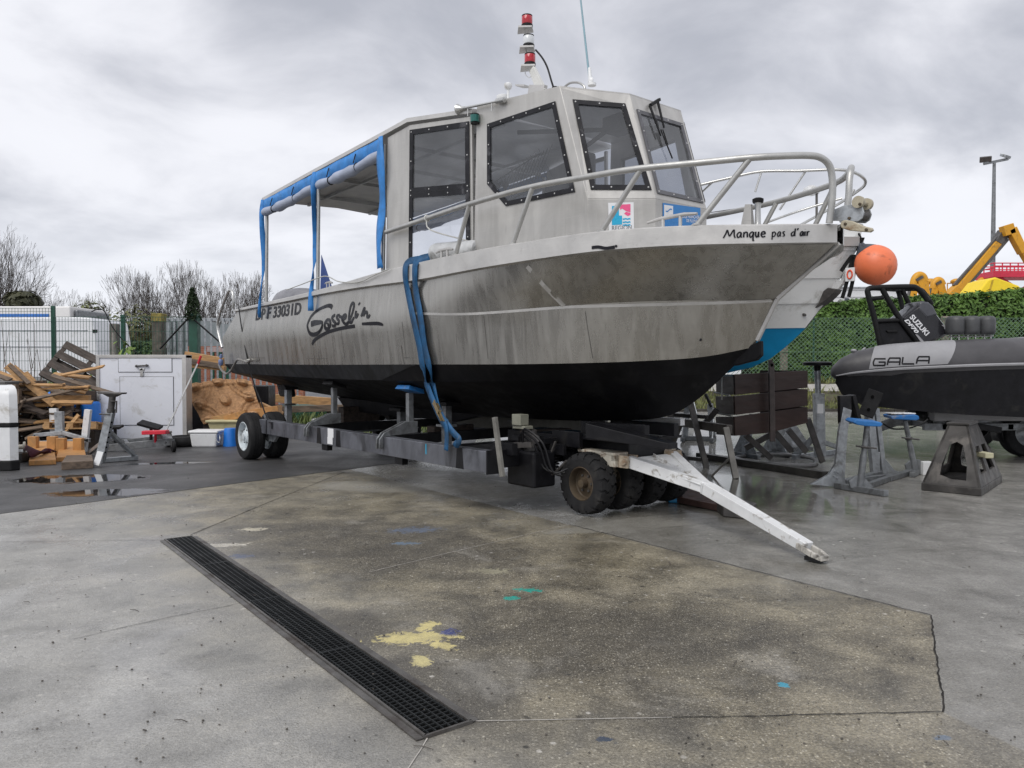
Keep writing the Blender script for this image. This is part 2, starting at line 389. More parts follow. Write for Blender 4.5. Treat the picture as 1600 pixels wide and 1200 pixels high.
# paint drips
for (px, py, rx, ry, rz, c, w) in [
    (652, 996, .22, .095, R(8), (.60, .52, .24), 1.5), (668, 978, .055, .09, R(-20), (.60, .52, .24), 1.5), (690, 1008, .09, .05, R(-40), (.60, .52, .24), 1.4), (659, 1032, .05, .085, R(14), (.60, .53, .26), 1.2),
    (702, 988, .055, .055, 0, (.03, .05, .22), 1.6), (797, 935, .045, .045, 0, (.0, .34, .28), 1.6), (826, 922, .085, .05, R(-15), (.0, .32, .26), 1.9),
    (648, 828, .22, .10, R(10), (.12, .15, .21), 2.2), (634, 849, .12, .05, 0, (.13, .19, .27), 1.8), (374, 869, .10, .07, 0, (.10, .12, .18), 1.9), (1225, 1070, .028, .03, 0, (.05, .30, .42), 1.2),
    (397, 827, .12, .07, 0, (.50, .46, .36), 1.6), (342, 852, .22, .07, R(10), (.55, .52, .45), 1.5), (946, 1155, .035, .025, 0, (.03, .05, .09), 1.8), (770, 892, .12, .07, 0, (.30, .28, .20), 1.9), (1472, 1152, .03, .02, 0, (.12, .16, .22), 1.8)]:
    col = mix(t, math_(t, 'MULTIPLY', blot(px, py, rx*1.0, ry*1.0, rz, w*3.0, .16, ns=nP), remap(t, nC, .35, .6, .55, .95)), col, c)
# shallow water: smooth and dark
pud = OR(         blot(1230, 780, 1.5, 1.3, 0, 1.3, .5, ns=nB), blot(1090, 690, 2.4, 3.2, 0, 1.0, .5, ns=nB), blot(1150, 760, 1.4, 1.4, 0, .9, .5, ns=nB), blot(1380, 690, 2.5, 2.5, 0, 1.3, .6, ns=nB))
pale_patch = OR(blot(590, 760, .85, .42, R(-12), .7, .2, ns=nB), blot(985, 822, .95, .17, R(20), .6, .15, ns=nB), blot(1060, 808, .75, .15, R(18), .6, .15, ns=nB))  # irregular patches where the colour is mixed paler
col = mix(t, math_(t, 'MULTIPLY', pale_patch, .5), col, (.30, .29, .26))
wet = math_(t, 'MULTIPLY', OR(math_(t, 'MULTIPLY', beyond, .75), remap(t, nA, .50, .66, 0, .6)), remap(t, shade_grime, 0, 1, 1, .25))
film = math_(t, 'MULTIPLY', remap(t, noise(t, pos, .9, 7, .62, .9), .42, .60), remap(t, shade_grime, 0, 1, 1, .3))
wet = OR(wet, math_(t, 'MULTIPLY', film, math_(t, 'SUBTRACT', 1.0, math_(t, 'MULTIPLY', brown, .45))))
rough = math_(t, 'SUBTRACT', remap(t, nC, .3, .7, .42, .58), math_(t, 'MULTIPLY', wet, .40))
rough = math_(t, 'MAXIMUM', math_(t, 'SUBTRACT', rough, math_(t, 'MULTIPLY', pud, .42)), .05)
t.links.new(rough, b.inputs['Roughness'])
t.links.new(col, b.inputs['Base Color'])
b.inputs['Specular IOR Level'].default_value = .5
hgt = math_(t, 'ADD', math_(t, 'MULTIPLY', nD, .35), math_(t, 'ADD', math_(t, 'MULTIPLY', math_(t, 'SUBTRACT', 1.0, v2.outputs['Distance']), .35), math_(t, 'MULTIPLY', nC, .5)))
hgt = math_(t, 'MULTIPLY', hgt, math_(t, 'MULTIPLY', remap(t, pud, 0, 1, 1.0, .06), remap(t, wet, 0, 1, 1.0, .35)))
t.links.new(N(t, 'ShaderNodeBump', Strength=.38, Distance=.02, Height=hgt).outputs[0], b.inputs['Normal'])

xs_ = [-400, -120, -60, -30, -15]+[-10+i for i in range(11)]+[1.2+i*.55 for i in range(1, 8)]+[6, 8, 11, 15, 20, 30, 60, 120, 400]
ys_ = [-60, -20, -8, -3, 0, 2, 4, 6, 8, 10, 12, 13, 14]+[14.5+i*.5 for i in range(24)]+[27, 30, 36, 45, 60, 90, 150, 300, 700]
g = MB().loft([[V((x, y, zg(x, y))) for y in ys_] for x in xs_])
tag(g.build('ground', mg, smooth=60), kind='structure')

# asphalt apron on the left
ma = bpy.data.materials.new('wet_asphalt'); ma.use_nodes = True; t = ma.node_tree; b = t.nodes['Principled BSDF']
pos = N(t, 'ShaderNodeNewGeometry').outputs['Position']
nB = noise(t, pos, 1.2, 7, .6, .5); nC = noise(t, pos, 14, 7, .65); nD = noise(t, pos, 140, 3); nE = noise(t, pos, 2.6, 6, .6, .6)
ca = mix(t, remap(t, nB, .3, .7), (.030, .030, .032), (.072, .071, .072))
ca = mix(t, remap(t, nC, .55, .75, 0, .5), ca, (.09, .088, .084))
va = N(t, 'ShaderNodeTexVoronoi', Vector=pos, Scale=90.0)
ca = mix(t, AND(remap(t, va.outputs['Distance'], .2, .45, 1, 0), remap(t, N(t, 'ShaderNodeSeparateColor', Color=va.outputs['Color']).outputs[0], .7, .8)), ca, (.11, .108, .104))
pud = OR(blot(125, 748, .95, .45, R(8), 1.3, .12, ns=nE), blot(165, 770, .75, .32, R(8), 1.4, .12, ns=nE), blot(262, 724, .7, .16, R(15), .8, .2, ns=nB))
ca = mix(t, pud, ca, (.016, .015, .015))
t.links.new(ca, b.inputs['Base Color'])
t.links.new(math_(t, 'MAXIMUM', math_(t, 'SUBTRACT', remap(t, nB, .3, .7, .55, .36), math_(t, 'MULTIPLY', pud, .55)), .03), b.inputs['Roughness'])
t.links.new(N(t, 'ShaderNodeBump', Strength=.5, Distance=.015, Height=math_(t, 'MULTIPLY', math_(t, 'ADD', nC, nD), remap(t, pud, 0, 1, 1, .0))).outputs[0], b.inputs['Normal'])
a0, a1 = GP(0, 803), GP(625, 723); ad = (a1-a0).normalized()
def edge(s): 
    p = a0+ad*s; return V((p.x, p.y, 0))
L_ = (a1-a0).length
e_ = [edge(-30)]+[edge(L_*i/60)+V((0, mnoise.noise(V((i*.7, 0, 0)))*.012, 0)) for i in range(61)]+[edge(L_+1.6)]
ap = [V((p.x, p.y, .004)) for p in e_]+[V((-.6, 26, .004)), V((-.6, 60, .004)), V((-60, 60, .004))]
tag(MB().add(ap, [tuple(range(len(ap)))]).build('asphalt_apron', ma), kind='structure')

# joints and cracks in the slabs
m_joint = M('joint_dark', (.022, .02, .018), .8, var=.5)  # near-black tone of the joint lines and cracks
m_jlight = M('joint_mortar', (.40, .38, .35), .7, var=.25)
def joint(pts, w, m, jit=.004, name='concrete_joint'):
    P = [GP(*p) for p in pts]; rows = []
    for i in range(len(P)-1):
        n = max(2, int((P[i+1]-P[i]).length/.035))
        for k in range(n+(i == len(P)-2)):
            p = P[i].lerp(P[i+1], k/n); d = (P[i+1]-P[i]).normalized(); a = V((-d.y, d.x, 0))
            o_ = mnoise.noise(p*9)*jit*1.6+mnoise.noise(p*33)*jit; ww = w*(.55+.9*abs(mnoise.noise(p*17+V((5, 0, 0)))))
            rows.append([V((p.x, p.y, .0045))+a*(o_-ww/2), V((p.x, p.y, .0045))+a*(o_+ww/2)])
    tag(MB().loft(rows).build(name, m), kind='structure')
joint([(890, 820), (1090, 870), (1455, 962), (1475, 1113)], .012, m_joint, .008)
joint([(1475, 1113), (1300, 1117), (1050, 1122)], .009, m_joint, .005)
joint([(1052, 1122), (735, 1128)], .007, m_jlight, .002)
joint([(575, 895), (720, 860), (890, 820)], .008, m_jlight, .004)
joint([(668, 1155), (636, 1205)], .007, m_jlight, .002)
joint([(298, 836), (420, 785), (540, 737)], .011, m_joint, .003)
joint([(0, 847), (262, 844)], .006, m_joint, .004)
joint([(112, 1000), (250, 968), (372, 944)], .006, m_joint, .006)

# drain channel with its grating
m_dpit = M('drain_pit', (.004, .004, .004), .9, spec=.05)
m_dbar = M('drain_bar', (.04, .043, .045), .4, .5, var=.3)
m_dfr = M('drain_frame', (.12, .115, .11), .5, .35, var=.3, dirt=(.05, .04, .035))
dc = (dr1+dr2+dr3+dr4)/4
dn = T('drain_channel', 'long black steel grating drain let into the concrete in the foreground', 'drain', (dc.x, dc.y, 0), math.atan2((dr3+dr4-dr1-dr2).y, (dr3+dr4-dr1-dr2).x))
DL = ((dr3+dr4)/2-(dr1+dr2)/2).length/2; DW = .105
MB().bx(-DL, DL, -DW-.05, DW+.05, .001, .0035).build('pit', m_dpit, dn)
f = MB()
for s in (-1, 1):
    f.bx(-DL, DL, s*(DW+.012)-.006, s*(DW+.012)+.006, .001, .016)
    f.bx(-DL, DL, min(s*(DW+.02), s*(DW+.055)), max(s*(DW+.02), s*(DW+.055)), .001, .0075)
    f.bx(s*DL-.006, s*DL+.006, -DW-.02, DW+.02, .001, .016)
f.build('frame', m_dfr, dn)
gr = MB()
for k in range(6): y = -DW+.012+k*(2*DW-.024)/5; gr.bx(-DL+.01, DL-.01, y-.002, y+.002, .005, .0155)
n = int(2*DL/.034)
for k in range(n): x = -DL+.02+k*.034; gr.bx(x-.0022, x+.0022, -DW, DW, .005, .0135)
for k in range(5): x = -DL+2*DL*k/4; gr.bx(x-.005, x+.005, -DW, DW, .005, .0165) if 0 < k < 4 else None
gr.build('grating', m_dbar, dn)
# scattered grit, chips and twigs lying loose on the yard: uncountable
gt = MB(); rr = random.Random(3)
for i in range(420):
    px, py = rr.uniform(-50, 1650), 700+500*rr.random()**.8
    p = gnd(px, py); s = rr.uniform(.002, .006)*(1+.06*p.y)
    if rr.random() < .06: 
        a = rr.uniform(0, 6.28); q = V((math.cos(a), math.sin(a), 0))*rr.uniform(.03, .1); gt.tube([p+V((0, 0, .008)), p+q*.5+V((0, .01, .009)), p+q+V((0, 0, .008))], .002, 4)
    else: gt.ball(p+V((0, 0, s*.5+.003)), s, 6, 4, (1, rr.uniform(.5, 1), .6))
tag(gt.build('loose_grit', M('grit', (.09, .08, .07), .8, var=.6, scale=2)), 'loose grit, chips and twigs scattered over the wet yard', 'grit', kind='stuff')
# ================================================================== the aluminium boat
def alu(name, lo, hi, streak=(3, 3, .35), metal=.55, rough=.42, stainc=(.13, .12, .105), st=.5, sc=1.6):
    m = bpy.data.materials.new(name); m.use_nodes = True; t = m.node_tree; b = t.nodes['Principled BSDF']
    tc = N(t, 'ShaderNodeTexCoord').outputs['Object']
    s = N(t, 'ShaderNodeMapping', Vector=tc, Scale=streak)
    n1 = noise(t, s, sc, 7, .6, .6); n2 = noise(t, tc, 1.1, 6, .6, .8); n3 = noise(t, s, 7, 6, .65, .3); n4 = noise(t, tc, 45, 3)
    c = mix(t, remap(t, n1, .33, .67), lo, hi)
    c = mix(t, math_(t, 'MULTIPLY', remap(t, n2, .48, .66), st), c, stainc)
    c = mix(t, remap(t, n3, .58, .80, 0, .4), c, tuple(x*1.18 for x in hi))
    c = mix(t, remap(t, n3, .22, .38, .4, 0), c, stainc)
    scr = noise(t, N(t, 'ShaderNodeMapping', Vector=tc, Scale=(1.2, 4, 9), Rotation=(0, R(7), 0)), 5, 8, .75, 1.2)
    c = mix(t, remap(t, scr, .70, .74, 0, .5), c, (.07, .065, .06))
    fs = noise(t, N(t, 'ShaderNodeMapping', Vector=tc, Scale=(.8, 3, 60), Rotation=(0, R(4), 0)), 3, 5, .7, .5); c = mix(t, remap(t, fs, .62, .68, 0, .30), c, tuple(x*1.3 for x in hi)); c = mix(t, remap(t, fs, .33, .38, .25, 0), c, stainc)
    t.links.new(c, b.inputs['Base Color']); b.inputs['Metallic'].default_value = metal
    t.links.new(remap(t, n1, .3, .7, rough-.07, rough+.10), b.inputs['Roughness'])
    t.links.new(N(t, 'ShaderNodeBump', Strength=.16, Distance=.03, Height=math_(t, 'ADD', math_(t, 'MULTIPLY', n4, .10), noise(t, N(t, 'ShaderNodeMapping', Vector=tc, Scale=(1.6, 1, .8)), 1.5, 2))).outputs[0], b.inputs['Normal'])
    return m
m_hull = alu('bare_aluminium_hull', (.30, .289, .267), (.425, .412, .385), streak=(6, 6, .16), metal=.82, rough=.27, stainc=(.25, .235, .212), st=.30)
m_cab = alu('bare_aluminium_cabin', (.42, .41, .392), (.53, .52, .50), streak=(3, 3, .5), st=.25, stainc=(.22, .21, .195), metal=.45)
m_gun = alu('bare_aluminium_gunwale', (.46, .452, .44), (.60, .59, .575), streak=(1.5, 1.5, 1.5), st=.22, stainc=(.20, .19, .18), metal=.5)
m_af = M('black_antifouling', (.0055, .0055, .007), .6, var=.5, scale=2.5, stretch=(1, 1, .4), bump=.12, dirt=(.014, .014, .015), dirt_amt=.35, spec=.18)
m_afg = M('greenish_antifouling', (.026, .027, .030), .55, var=.35, scale=2.5, stretch=(1.5, 1.5, .3), bump=.12, dirt=(.012, .012, .011), dirt_amt=.5)

SHEER = [(-8.3, 1.42, 2.64), (-6.7, 1.45, 2.67), (-4.64, 1.47, 2.72), (-2.7, 1.45, 2.82), (-.92, 1.43, 2.855), (0, 1.375, 2.855), (.78, 1.25, 2.855), (1.3, 1.10, 2.84), (1.75, .90, 2.82), (2.15, .60, 2.805), (2.38, .30, 2.81), (2.5, .05, 2.82)]
BAND = [(-8.3, .05), (-6, .07), (-4.4, .09), (-2.2, .21), (-1.1, .215), (.25, .20), (.78, .195), (1.75, .18), (2.5, .17)]
KNUC = [(-9.0, 1.40, 2.14), (-6, 1.45, 2.2), (-2.5, 1.43, 2.22), (-1.04, 1.31, 2.20), (.25, 1.0, 2.215), (.75, .78, 2.225), (1.2, .50, 2.225), (1.58, .23, 2.215), (1.87, .0, 2.21)]
WL = [(-9.0, 1.36, 1.64), (-5, 1.38, 1.62), (-2, 1.33, 1.62), (-.6, 1.16, 1.62), (.2, .90, 1.63), (.8, .60, 1.65), (1.3, .28, 1.69), (1.66, .0, 1.78)]
CHIN = [(-8.95, 1.24, 1.47), (-5, 1.25, 1.41), (-2.2, 1.22, 1.41), (-.8, 1.0, 1.43), (.1, .72, 1.46), (.7, .42, 1.49), (1.05, .2, 1.51), (1.34, .0, 1.52)]
KEEL = [(-8.7, .0, 1.12), (-6, .0, 1.0), (-3.5, .0, .91), (-1.3, .0, .93), (.24, .0, 1.01), (.68, .0, 1.09), (1.01, .0, 1.26), (1.22, .0, 1.42)]
dive = T('dive_boat', 'bare aluminium dive boat with a wheelhouse and blue roll-up side curtains, sitting on a trailer', 'boat', mat=BOAT)
def curve(tb, u):
    x = lerp(tb[0][0], tb[-1][0], u); y, z = tab(tb, x); return V((x, -max(0, y), z))
US = [i/60 for i in range(61)]
US = sorted(set([1-(1-u)**1.25 for u in US]))
def bandz(x): return tab(BAND, x)[0]
def bandlow(u):
    p = curve(SHEER, u); n = .055 if p.x < 2.2 else .055*(2.5-p.x)/.3
    return V((p.x-(.0 if p.x < 1 else .02), p.y+min(n, -p.y), p.z-bandz(p.x)))
def mir(p): return V((p.x, -p.y, p.z))
# topsides, both sides, as one shell with the wetted bottom a part of its own colour
top = MB(); bot = MB()
for s in (0, 1):
    q = (lambda p: p) if s == 0 else mir
    rows = []
    for u in US:
        a, k, w = bandlow(u), curve(KNUC, u), curve(WL, u)
        rows.append([q(a), q(a.lerp(k, .33)), q(a.lerp(k, .66)), q(k), q(k.lerp(w, .33)), q(k.lerp(w, .66)), q(w)])
    top.loft(rows)
    bot.loft([[q(curve(WL, u)), q(curve(WL, u).lerp(curve(CHIN, u), .5)), q(curve(CHIN, u))] for u in US])
    bot.loft([[q(curve(CHIN, u)), q(curve(CHIN, u).lerp(curve(KEEL, u), .5)), q(curve(KEEL, u))] for u in US])
# transom and the stem bar
tr = [bandlow(0), curve(KNUC, 0), curve(WL, 0), curve(CHIN, 0), curve(KEEL, 0)]
trp = tr+[mir(p) for p in tr[:-1][::-1]]
top.add(trp, [tuple(range(len(trp)))])
hull = top.build('hull', m_hull, dive, smooth=24)
hull_bottom = bot.build('hull_bottom', m_af, dive, smooth=24, label='black painted underside of the hull')
bvh = BVHTree.FromPolygons([p.copy() for p in top.v], top.f)
stem = MB(); sp = [V((2.49, 0, 2.66)), V((2.37, 0, 2.57)), V((1.9, 0, 2.22)), V((1.69, 0, 1.84))]
for a, b_ in zip(sp, sp[1:]): stem.bar(a+V((.004, 0, 0)), b_+V((.004, 0, 0)), .035, .03, up=(0, 1, 0))
stem.build('stem_bar', m_gun, dive, bevel=.004)
MB().prism([V((1.64, -.03, 1.80)), V((1.745, -.03, 1.84)), V((1.75, -.03, 1.70)), V((1.70, -.03, 1.655)), V((1.45, -.03, 1.60)), V((1.40, -.03, 1.70))], (0, .06, 0)).build('forefoot', m_af, dive, bevel=.012)
sk = MB(); sk.hexa([V((-6.6, -.04, .80)), V((-3.2, -.04, .80)), V((-3.2, .04, .80)), V((-6.6, .04, .80))], [V((-6.9, -.07, 1.04)), V((-2.4, -.07, .95)), V((-2.4, .07, .95)), V((-6.9, .07, 1.04))])
sk.build('keel_fin', m_af, dive, bevel=.01)
# paler faded strip of bottom paint under the waterline amidships
st_ = MB(); rows = []
for i in range(41):
    x = -8.8+i*.165
    w, c = V((x, -tab(WL, x)[0]-.006, tab(WL, x)[1])), V((x, -tab(CHIN, x)[0]-.006, tab(CHIN, x)[1]))
    f_ = 1.0 if x < -3.2 else max(.03, 1-(x+3.2)/1.0)
    rows.append([w, w.lerp(c, .98*f_)])
st_.loft(rows).build('faded_boot_stripe', m_afg, dive, smooth=30)
# gunwale: a standing band with a rolled cap
gw = MB()
for s in (0, 1):
    q = (lambda p: p) if s == 0 else mir
    rows = []
    for u in US:
        p = curve(SHEER, u); o_ = min(.03, -p.y); b_ = p-V((0, 0, bandz(p.x)))
        ins = min(.17, max(0, -p.y-.005)); i2 = min(.055, -p.y)
        rows.append([q(V((b_.x-(.02 if p.x > 1 else 0), b_.y+i2, b_.z+.0))), q(V((b_.x, b_.y, b_.z+.012))), q(p-V((0, 0, .012))), q(p+V((-.004, .012 if -p.y > .02 else 0, 0))), q(p+V((0, ins, .004)))])
    gw.loft(rows)
gunw = gw.build('gunwale', m_gun, dive, smooth=35)
bvg = BVHTree.FromPolygons([p.copy() for p in gw.v], gw.f)
# bulwark inside and decks
dk = MB(); rows = []
for u in US:
    p = curve(SHEER, u); y = max(0, -p.y-.16); rows.append([V((p.x, -y, p.z-.002)), V((p.x, -y, p.z-.05)), V((p.x, 0, p.z-.02)), V((p.x, y, p.z-.05)), V((p.x, y, p.z-.002))])
dk.loft([r for r in rows if r[0].x > -2.4]); dk.loft([[p+V((0, 0, 0 if i in (0, 4) else -.45)) for i, p in enumerate(r)] for r in rows if r[0].x < -2.3])
dk.build('deck', m_cab, dive, smooth=30)

# lettering laid on the curved plates: strokes and type are cast on to the hull from the side
def cast(tree, x, z, off=.005):
    h = tree.ray_cast(V((x, -6, z)), V((0, 1, 0)))
    if h[0] is None: return None
    n = h[1] if h[1].y < 0 else -h[1]
    return h[0]+n*off
def catmull(P, n=6):
    out = []
    for i in range(len(P)-1):
        a, b_, c, d = P[max(0, i-1)], P[i], P[i+1], P[min(len(P)-1, i+2)]
        for k in range(n):
            s = k/n; out.append(tuple(.5*((2*b_[j])+(-a[j]+c[j])*s+(2*a[j]-5*b_[j]+4*c[j]-d[j])*s*s+(-a[j]+3*b_[j]-3*c[j]+d[j])*s**3) for j in range(len(b_))))
    out.append(P[-1]); return out
def stroke(mb, tree, pts, w, smooth=True, off=.005):
    """pts (x, z[, width factor]) in boat side view"""
    P = [p if len(p) == 3 else (*p, 1.0) for p in pts]
    if smooth and len(P) > 2: P = catmull(P)
    rows = []
    for i, p in enumerate(P):
        a, c = P[max(0, i-1)], P[min(len(P)-1, i+1)]
        dx, dz = c[0]-a[0], c[1]-a[1]; l = math.hypot(dx, dz) or 1; nx, nz = -dz/l, dx/l; ww = w*p[2]/2
        r = [cast(tree, p[0]+nx*ww*k, p[1]+nz*ww*k, off) for k in (-1, 0, 1)]
        if None not in r: rows.append(r)
    if len(rows) > 1: mb.loft(rows)
def px_side(px, py, tree, y0=-1.42):
    """boat x, z of a photograph point on the hull"""
    d = (BI.to_3x3() @ ray(px, py)).normalized(); h = tree.ray_cast(BI @ CAMP, d)
    if h[0] is not None: return (h[0].x, h[0].z)
    p = by(px, py, y0); return (p.x, p.z)
Z6 = lambda x, y: px_side(360+x/5.333, 430+y/5.333, bvh)
L = MB()
def S6(w, *pts): stroke(L, bvh, [(*Z6(p[0], p[1]), p[2] if len(p) > 2 else 1) for p in pts], w)
S6(.055, (848, 272, 1.2), (835, 256, 1.2), (800, 258, .9), (735, 288, .8), (680, 335, .8), (648, 395, .8), (645, 445, .9), (664, 485, 1.1), (700, 495, 1.2), (740, 472, .9), (764, 430, .8), (764, 392, .7), (740, 384, .6))
S6(.085, (672, 408, 1), (700, 398, 1.0), (735, 394, .8), (764, 394, .5))
S6(.03, (740, 486, 1), (750, 455, 1), (764, 425, 1))
S6(.05, (806, 372), (786, 405), (792, 442, 1.2), (816, 444), (834, 408), (826, 376), (806, 372)); S6(.03, (800, 400), (815, 405), (812, 425))
S6(.045, (872, 332), (848, 352), (856, 378), (874, 398), (868, 424), (848, 420))
S6(.04, (910, 332), (888, 340), (890, 362), (906, 384), (898, 404), (880, 404))
S6(.045, (906, 345), (926, 350), (932, 372), (945, 392))
S6(.045, (938, 372), (962, 352), (958, 330), (938, 346), (938, 384), (962, 408), (985, 392))
S6(.045, (985, 392), (1012, 330), (1030, 256), (1020, 232), (1002, 262), (990, 330), (990, 384), (1008, 392), (1030, 352))
S6(.045, (1048, 296), (1042, 340), (1052, 348), (1066, 320)); S6(.05, (1072, 232), (1076, 246))
S6(.045, (1090, 345), (1112, 285), (1118, 280), (1112, 325), (1118, 335)); S6(.04, (1116, 325), (1132, 305), (1140, 318), (1140, 346), (1152, 350), (1162, 328))
S6(.05, (684, 580, .9), (690, 558), (715, 530), (780, 490), (850, 462), (940, 440), (1036, 424))
S6(.045, (1098, 406, .8), (1150, 404), (1215, 402, 1.1), (1250, 406), (1272, 416, .6))
L.build('hull_lettering', m_ink, hull, label='black handwritten name with an underline')
def text_mesh(s, size=1.0, shear=0.0, sx=1.0, bold=0.0):
    c = bpy.data.curves.new('txt', 'FONT'); c.body = s; c.size = size; c.shear = shear; c.resolution_u = 3; c.offset = bold
    o = bpy.data.objects.new('txt', c); COL.objects.link(o); bpy.context.view_layer.update()
    me = bpy.data.meshes.new_from_object(o.evaluated_get(bpy.context.evaluated_depsgraph_get()))
    vs = [V((v.co.x*sx, v.co.y, 0)) for v in me.vertices]; fs = [tuple(p.vertices) for p in me.polygons]
    bpy.data.objects.remove(o); bpy.data.curves.remove(c); bpy.data.meshes.remove(me); return vs, fs
def text_on(mb, s, p0, ux, uy, width, height, shear=0.0, bold=0.0):
    """type set in a box with lower left p0 along unit ux, up uy"""
    vs, fs = text_mesh(s, 1.0, shear, bold=bold)
    x0, x1 = min(v.x for v in vs), max(v.x for v in vs); h = .72
    mb.add([V(p0)+V(ux)*((v.x-x0)/(x1-x0)*width)+V(uy)*(v.y/h*height) for v in vs], fs)
L = MB()
xa, xb = Z6(215, 330)[0], Z6(590, 280)[0]; za, zb = Z6(230, 372)[1], Z6(588, 322)[1]
vs, fs = text_mesh('DP F 33031D', 1.0, bold=.03)
x0, x1 = min(v.x for v in vs), max(v.x for v in vs); pts = []
for v in vs:
    f = (v.x-x0)/(x1-x0); p = cast(bvh, lerp(xa, xb, f), lerp(za, zb, f)+v.y/.72*.185); pts.append(p or V((0, 0, 0)))
L.add(pts, fs); L.build('registration_lettering', m_ink, hull)
# handwritten name on the bow band
G = {'M': [[(0, -.05), (.2, .9), (.3, 1.5), (.45, .55), (.55, .45), (.8, 1.45), (.88, 1.4), (.9, .5), (1.0, 0)]], 'a': [[(.85, .85), (.5, 1.0), (.1, .55), (.25, .02), (.6, .2), (.85, .85), (.8, .25), (.98, .02)]],
     'n': [[(.1, 1), (.1, .5), (.08, 0)], [(.1, .6), (.4, .98), (.75, .9), (.82, .4), (.86, 0)]], 'q': [[(.85, .85), (.5, 1.0), (.1, .55), (.25, .02), (.6, .2), (.85, .85)], [(.85, 1), (.8, .2), (.82, -.6), (.98, -.5)]],
     'u': [[(.1, 1), (.12, .35), (.35, 0), (.65, .2), (.8, 1)], [(.8, 1), (.8, .3), (.92, 0)]], 'e': [[(.12, .5), (.8, .6), (.65, .98), (.3, .9), (.1, .45), (.4, .0), (.9, .15)]],
     'p': [[(.1, 1), (.1, 0), (.08, -.6)], [(.1, .6), (.45, 1.0), (.85, .65), (.55, .05), (.12, .15)]], 's': [[(.8, .9), (.45, 1), (.2, .75), (.6, .45), (.65, .12), (.1, .05)]],
     'd': [[(.85, .85), (.5, 1.0), (.1, .55), (.25, .02), (.6, .2), (.85, .85)], [(.92, 1.7), (.86, .8), (.88, 0)]], "'": [[(.5, 1.75), (.2, 1.3)]], 'i': [[(.3, 1), (.3, .4), (.35, 0)], [(.33, 1.45), (.36, 1.5)]], 'r': [[(.1, 1), (.15, .5), (.12, 0)], [(.14, .55), (.4, .95), (.8, .9)]]}
L = MB(); Z7 = lambda x, y: px_side(920+x/4.21, 300+y/4.21, bvg, -.7)
for ch, xl, xr, xh in [('M', 888, 966, 34), ('a', 974, 1010, 35), ('n', 1018, 1050, 35), ('q', 1056, 1090, 35), ('u', 1096, 1124, 36), ('e', 1132, 1166, 36), ('p', 1206, 1234, 32), ('a', 1241, 1266, 32), ('s', 1274, 1294, 32), ('d', 1331, 1360, 30), ("'", 1368, 1384, 30), ('a', 1390, 1414, 30), ('i', 1418, 1430, 30), ('r', 1434, 1457, 30)]:
    yb = lerp(302, 288, (xl-888)/(1457-888))
    for st in G[ch]:
        stroke(L, bvg, [Z7(lerp(xl, xr, x)+.18*y*12-3, yb-xh*y) for x, y in st], .0105 if xl < 1200 else .0075)
L.build('bow_lettering', m_ink, gunw)
# marks: a torn gash on the band, a drain hole, plate seams and a weld strip
L = MB(); stroke(L, bvg, [px_side(925+a, 387+b_, bvg) for a, b_ in ((0, 0), (10, -1), (22, 1), (36, -1))], .03, off=.006); L.ball(V((*[0]*3,)), .0001, 4, 3)
hp = px_side(963, 384.5, bvg); c = cast(bvg, *hp, .004); L.lathe([(.012, 0), (.012, .004)], c, (0, -1, 0), 10); L.build('scrape', m_ink, gunw)
L = MB(); stroke(L, bvh, [px_side(*p, bvh) for p in ((824, 416), (850, 446), (882, 478))], .055, False, .004)
L.build('weld_strip', m_gun, hull)
L = MB()
for pts in (((883, 480), (1000, 476.5), (1130, 473), (1206, 469.5)), ((640, 489.5), (733, 490.5), (883, 480))):
    P = [px_side(*p, bvh) for p in pts]; stroke(L, bvh, P, .028, True, .004)
L.build('knuckle_weld', m_gun, hull)
L = MB()
stroke(L, bvh, [px_side(*p, bvh) for p in ((373, 478), (380, 520), (388, 566))], .012, False, .003)
stroke(L, bvh, [px_side(*p, bvh) for p in ((395, 559), (500, 560.5), (640, 559))], .008, False, .003)
stroke(L, bvh, [px_side(*p, bvh) for p in ((627, 540), (630, 560), (632, 569))], .01, False, .003)
for x in (-7.2, -5.6, -4.0, -2.4, -.9, .35): stroke(L, bvh, [(x, lerp(1.68, 2.15, k/4)) for k in range(5)], .007, False, .0025)
L.build('plate_seam', M('seam_dark', (.09, .085, .08), .6), hull)
c = cast(bvh, *px_side(1095, 531, bvh), .003); MB().lathe([(.014, 0), (.014, .006)], c, (0, -1, .3), 10).build('drain_hole', m_ink, hull)
c = cast(bvh, *px_side(390, 563, bvh), 0)
of = MB(); of.lathe([(.03, -.01), (.03, .05), (.018, .05), (.018, .10)], c, (0, -1, -.1), 12); of.build('skin_fitting', m_stain, hull, smooth=40)

# ---- wheelhouse
P1 = V((-1.3, -1.125, 2.6)); A0 = V((.36, -.93, 2.6)); B0 = V((.80, -.41, 2.6)); P0 = V((-2.33, -1.36, 2.6)); W0 = V((-2.85, -1.39, 2.6))
ZB = 3.27
At, Bt = V((0.0, -.98, 4.47)), V((.45, -.415, 4.395)); P1t = V((-1.24, -1.12, 4.56)); P1h = V((-1.33, -1.13, 4.47)); P0t = V((-2.33, -1.345, 4.57)); W0t = V((-2.8, -1.38, 4.52))
up = lambda p, z: V((p.x, p.y, z))
def nrm(a, b_, c): return (b_-a).cross(c-a).normalized()
wins = [('S', [P1, A0, At, P1t], None)]
cabin = MB(); 
def wall(corner, hole, thick=.03, flip=False):
    n = nrm(*corner[:3]); cabin_out = n
    cabin.plate_hole(corner, hole, -n*thick)
def on(px, py, a, b_, c): return bpl(px, py, a, nrm(a, b_, c))
Aup, Bup, P1up = up(A0, ZB), up(B0, ZB), up(P1, ZB)
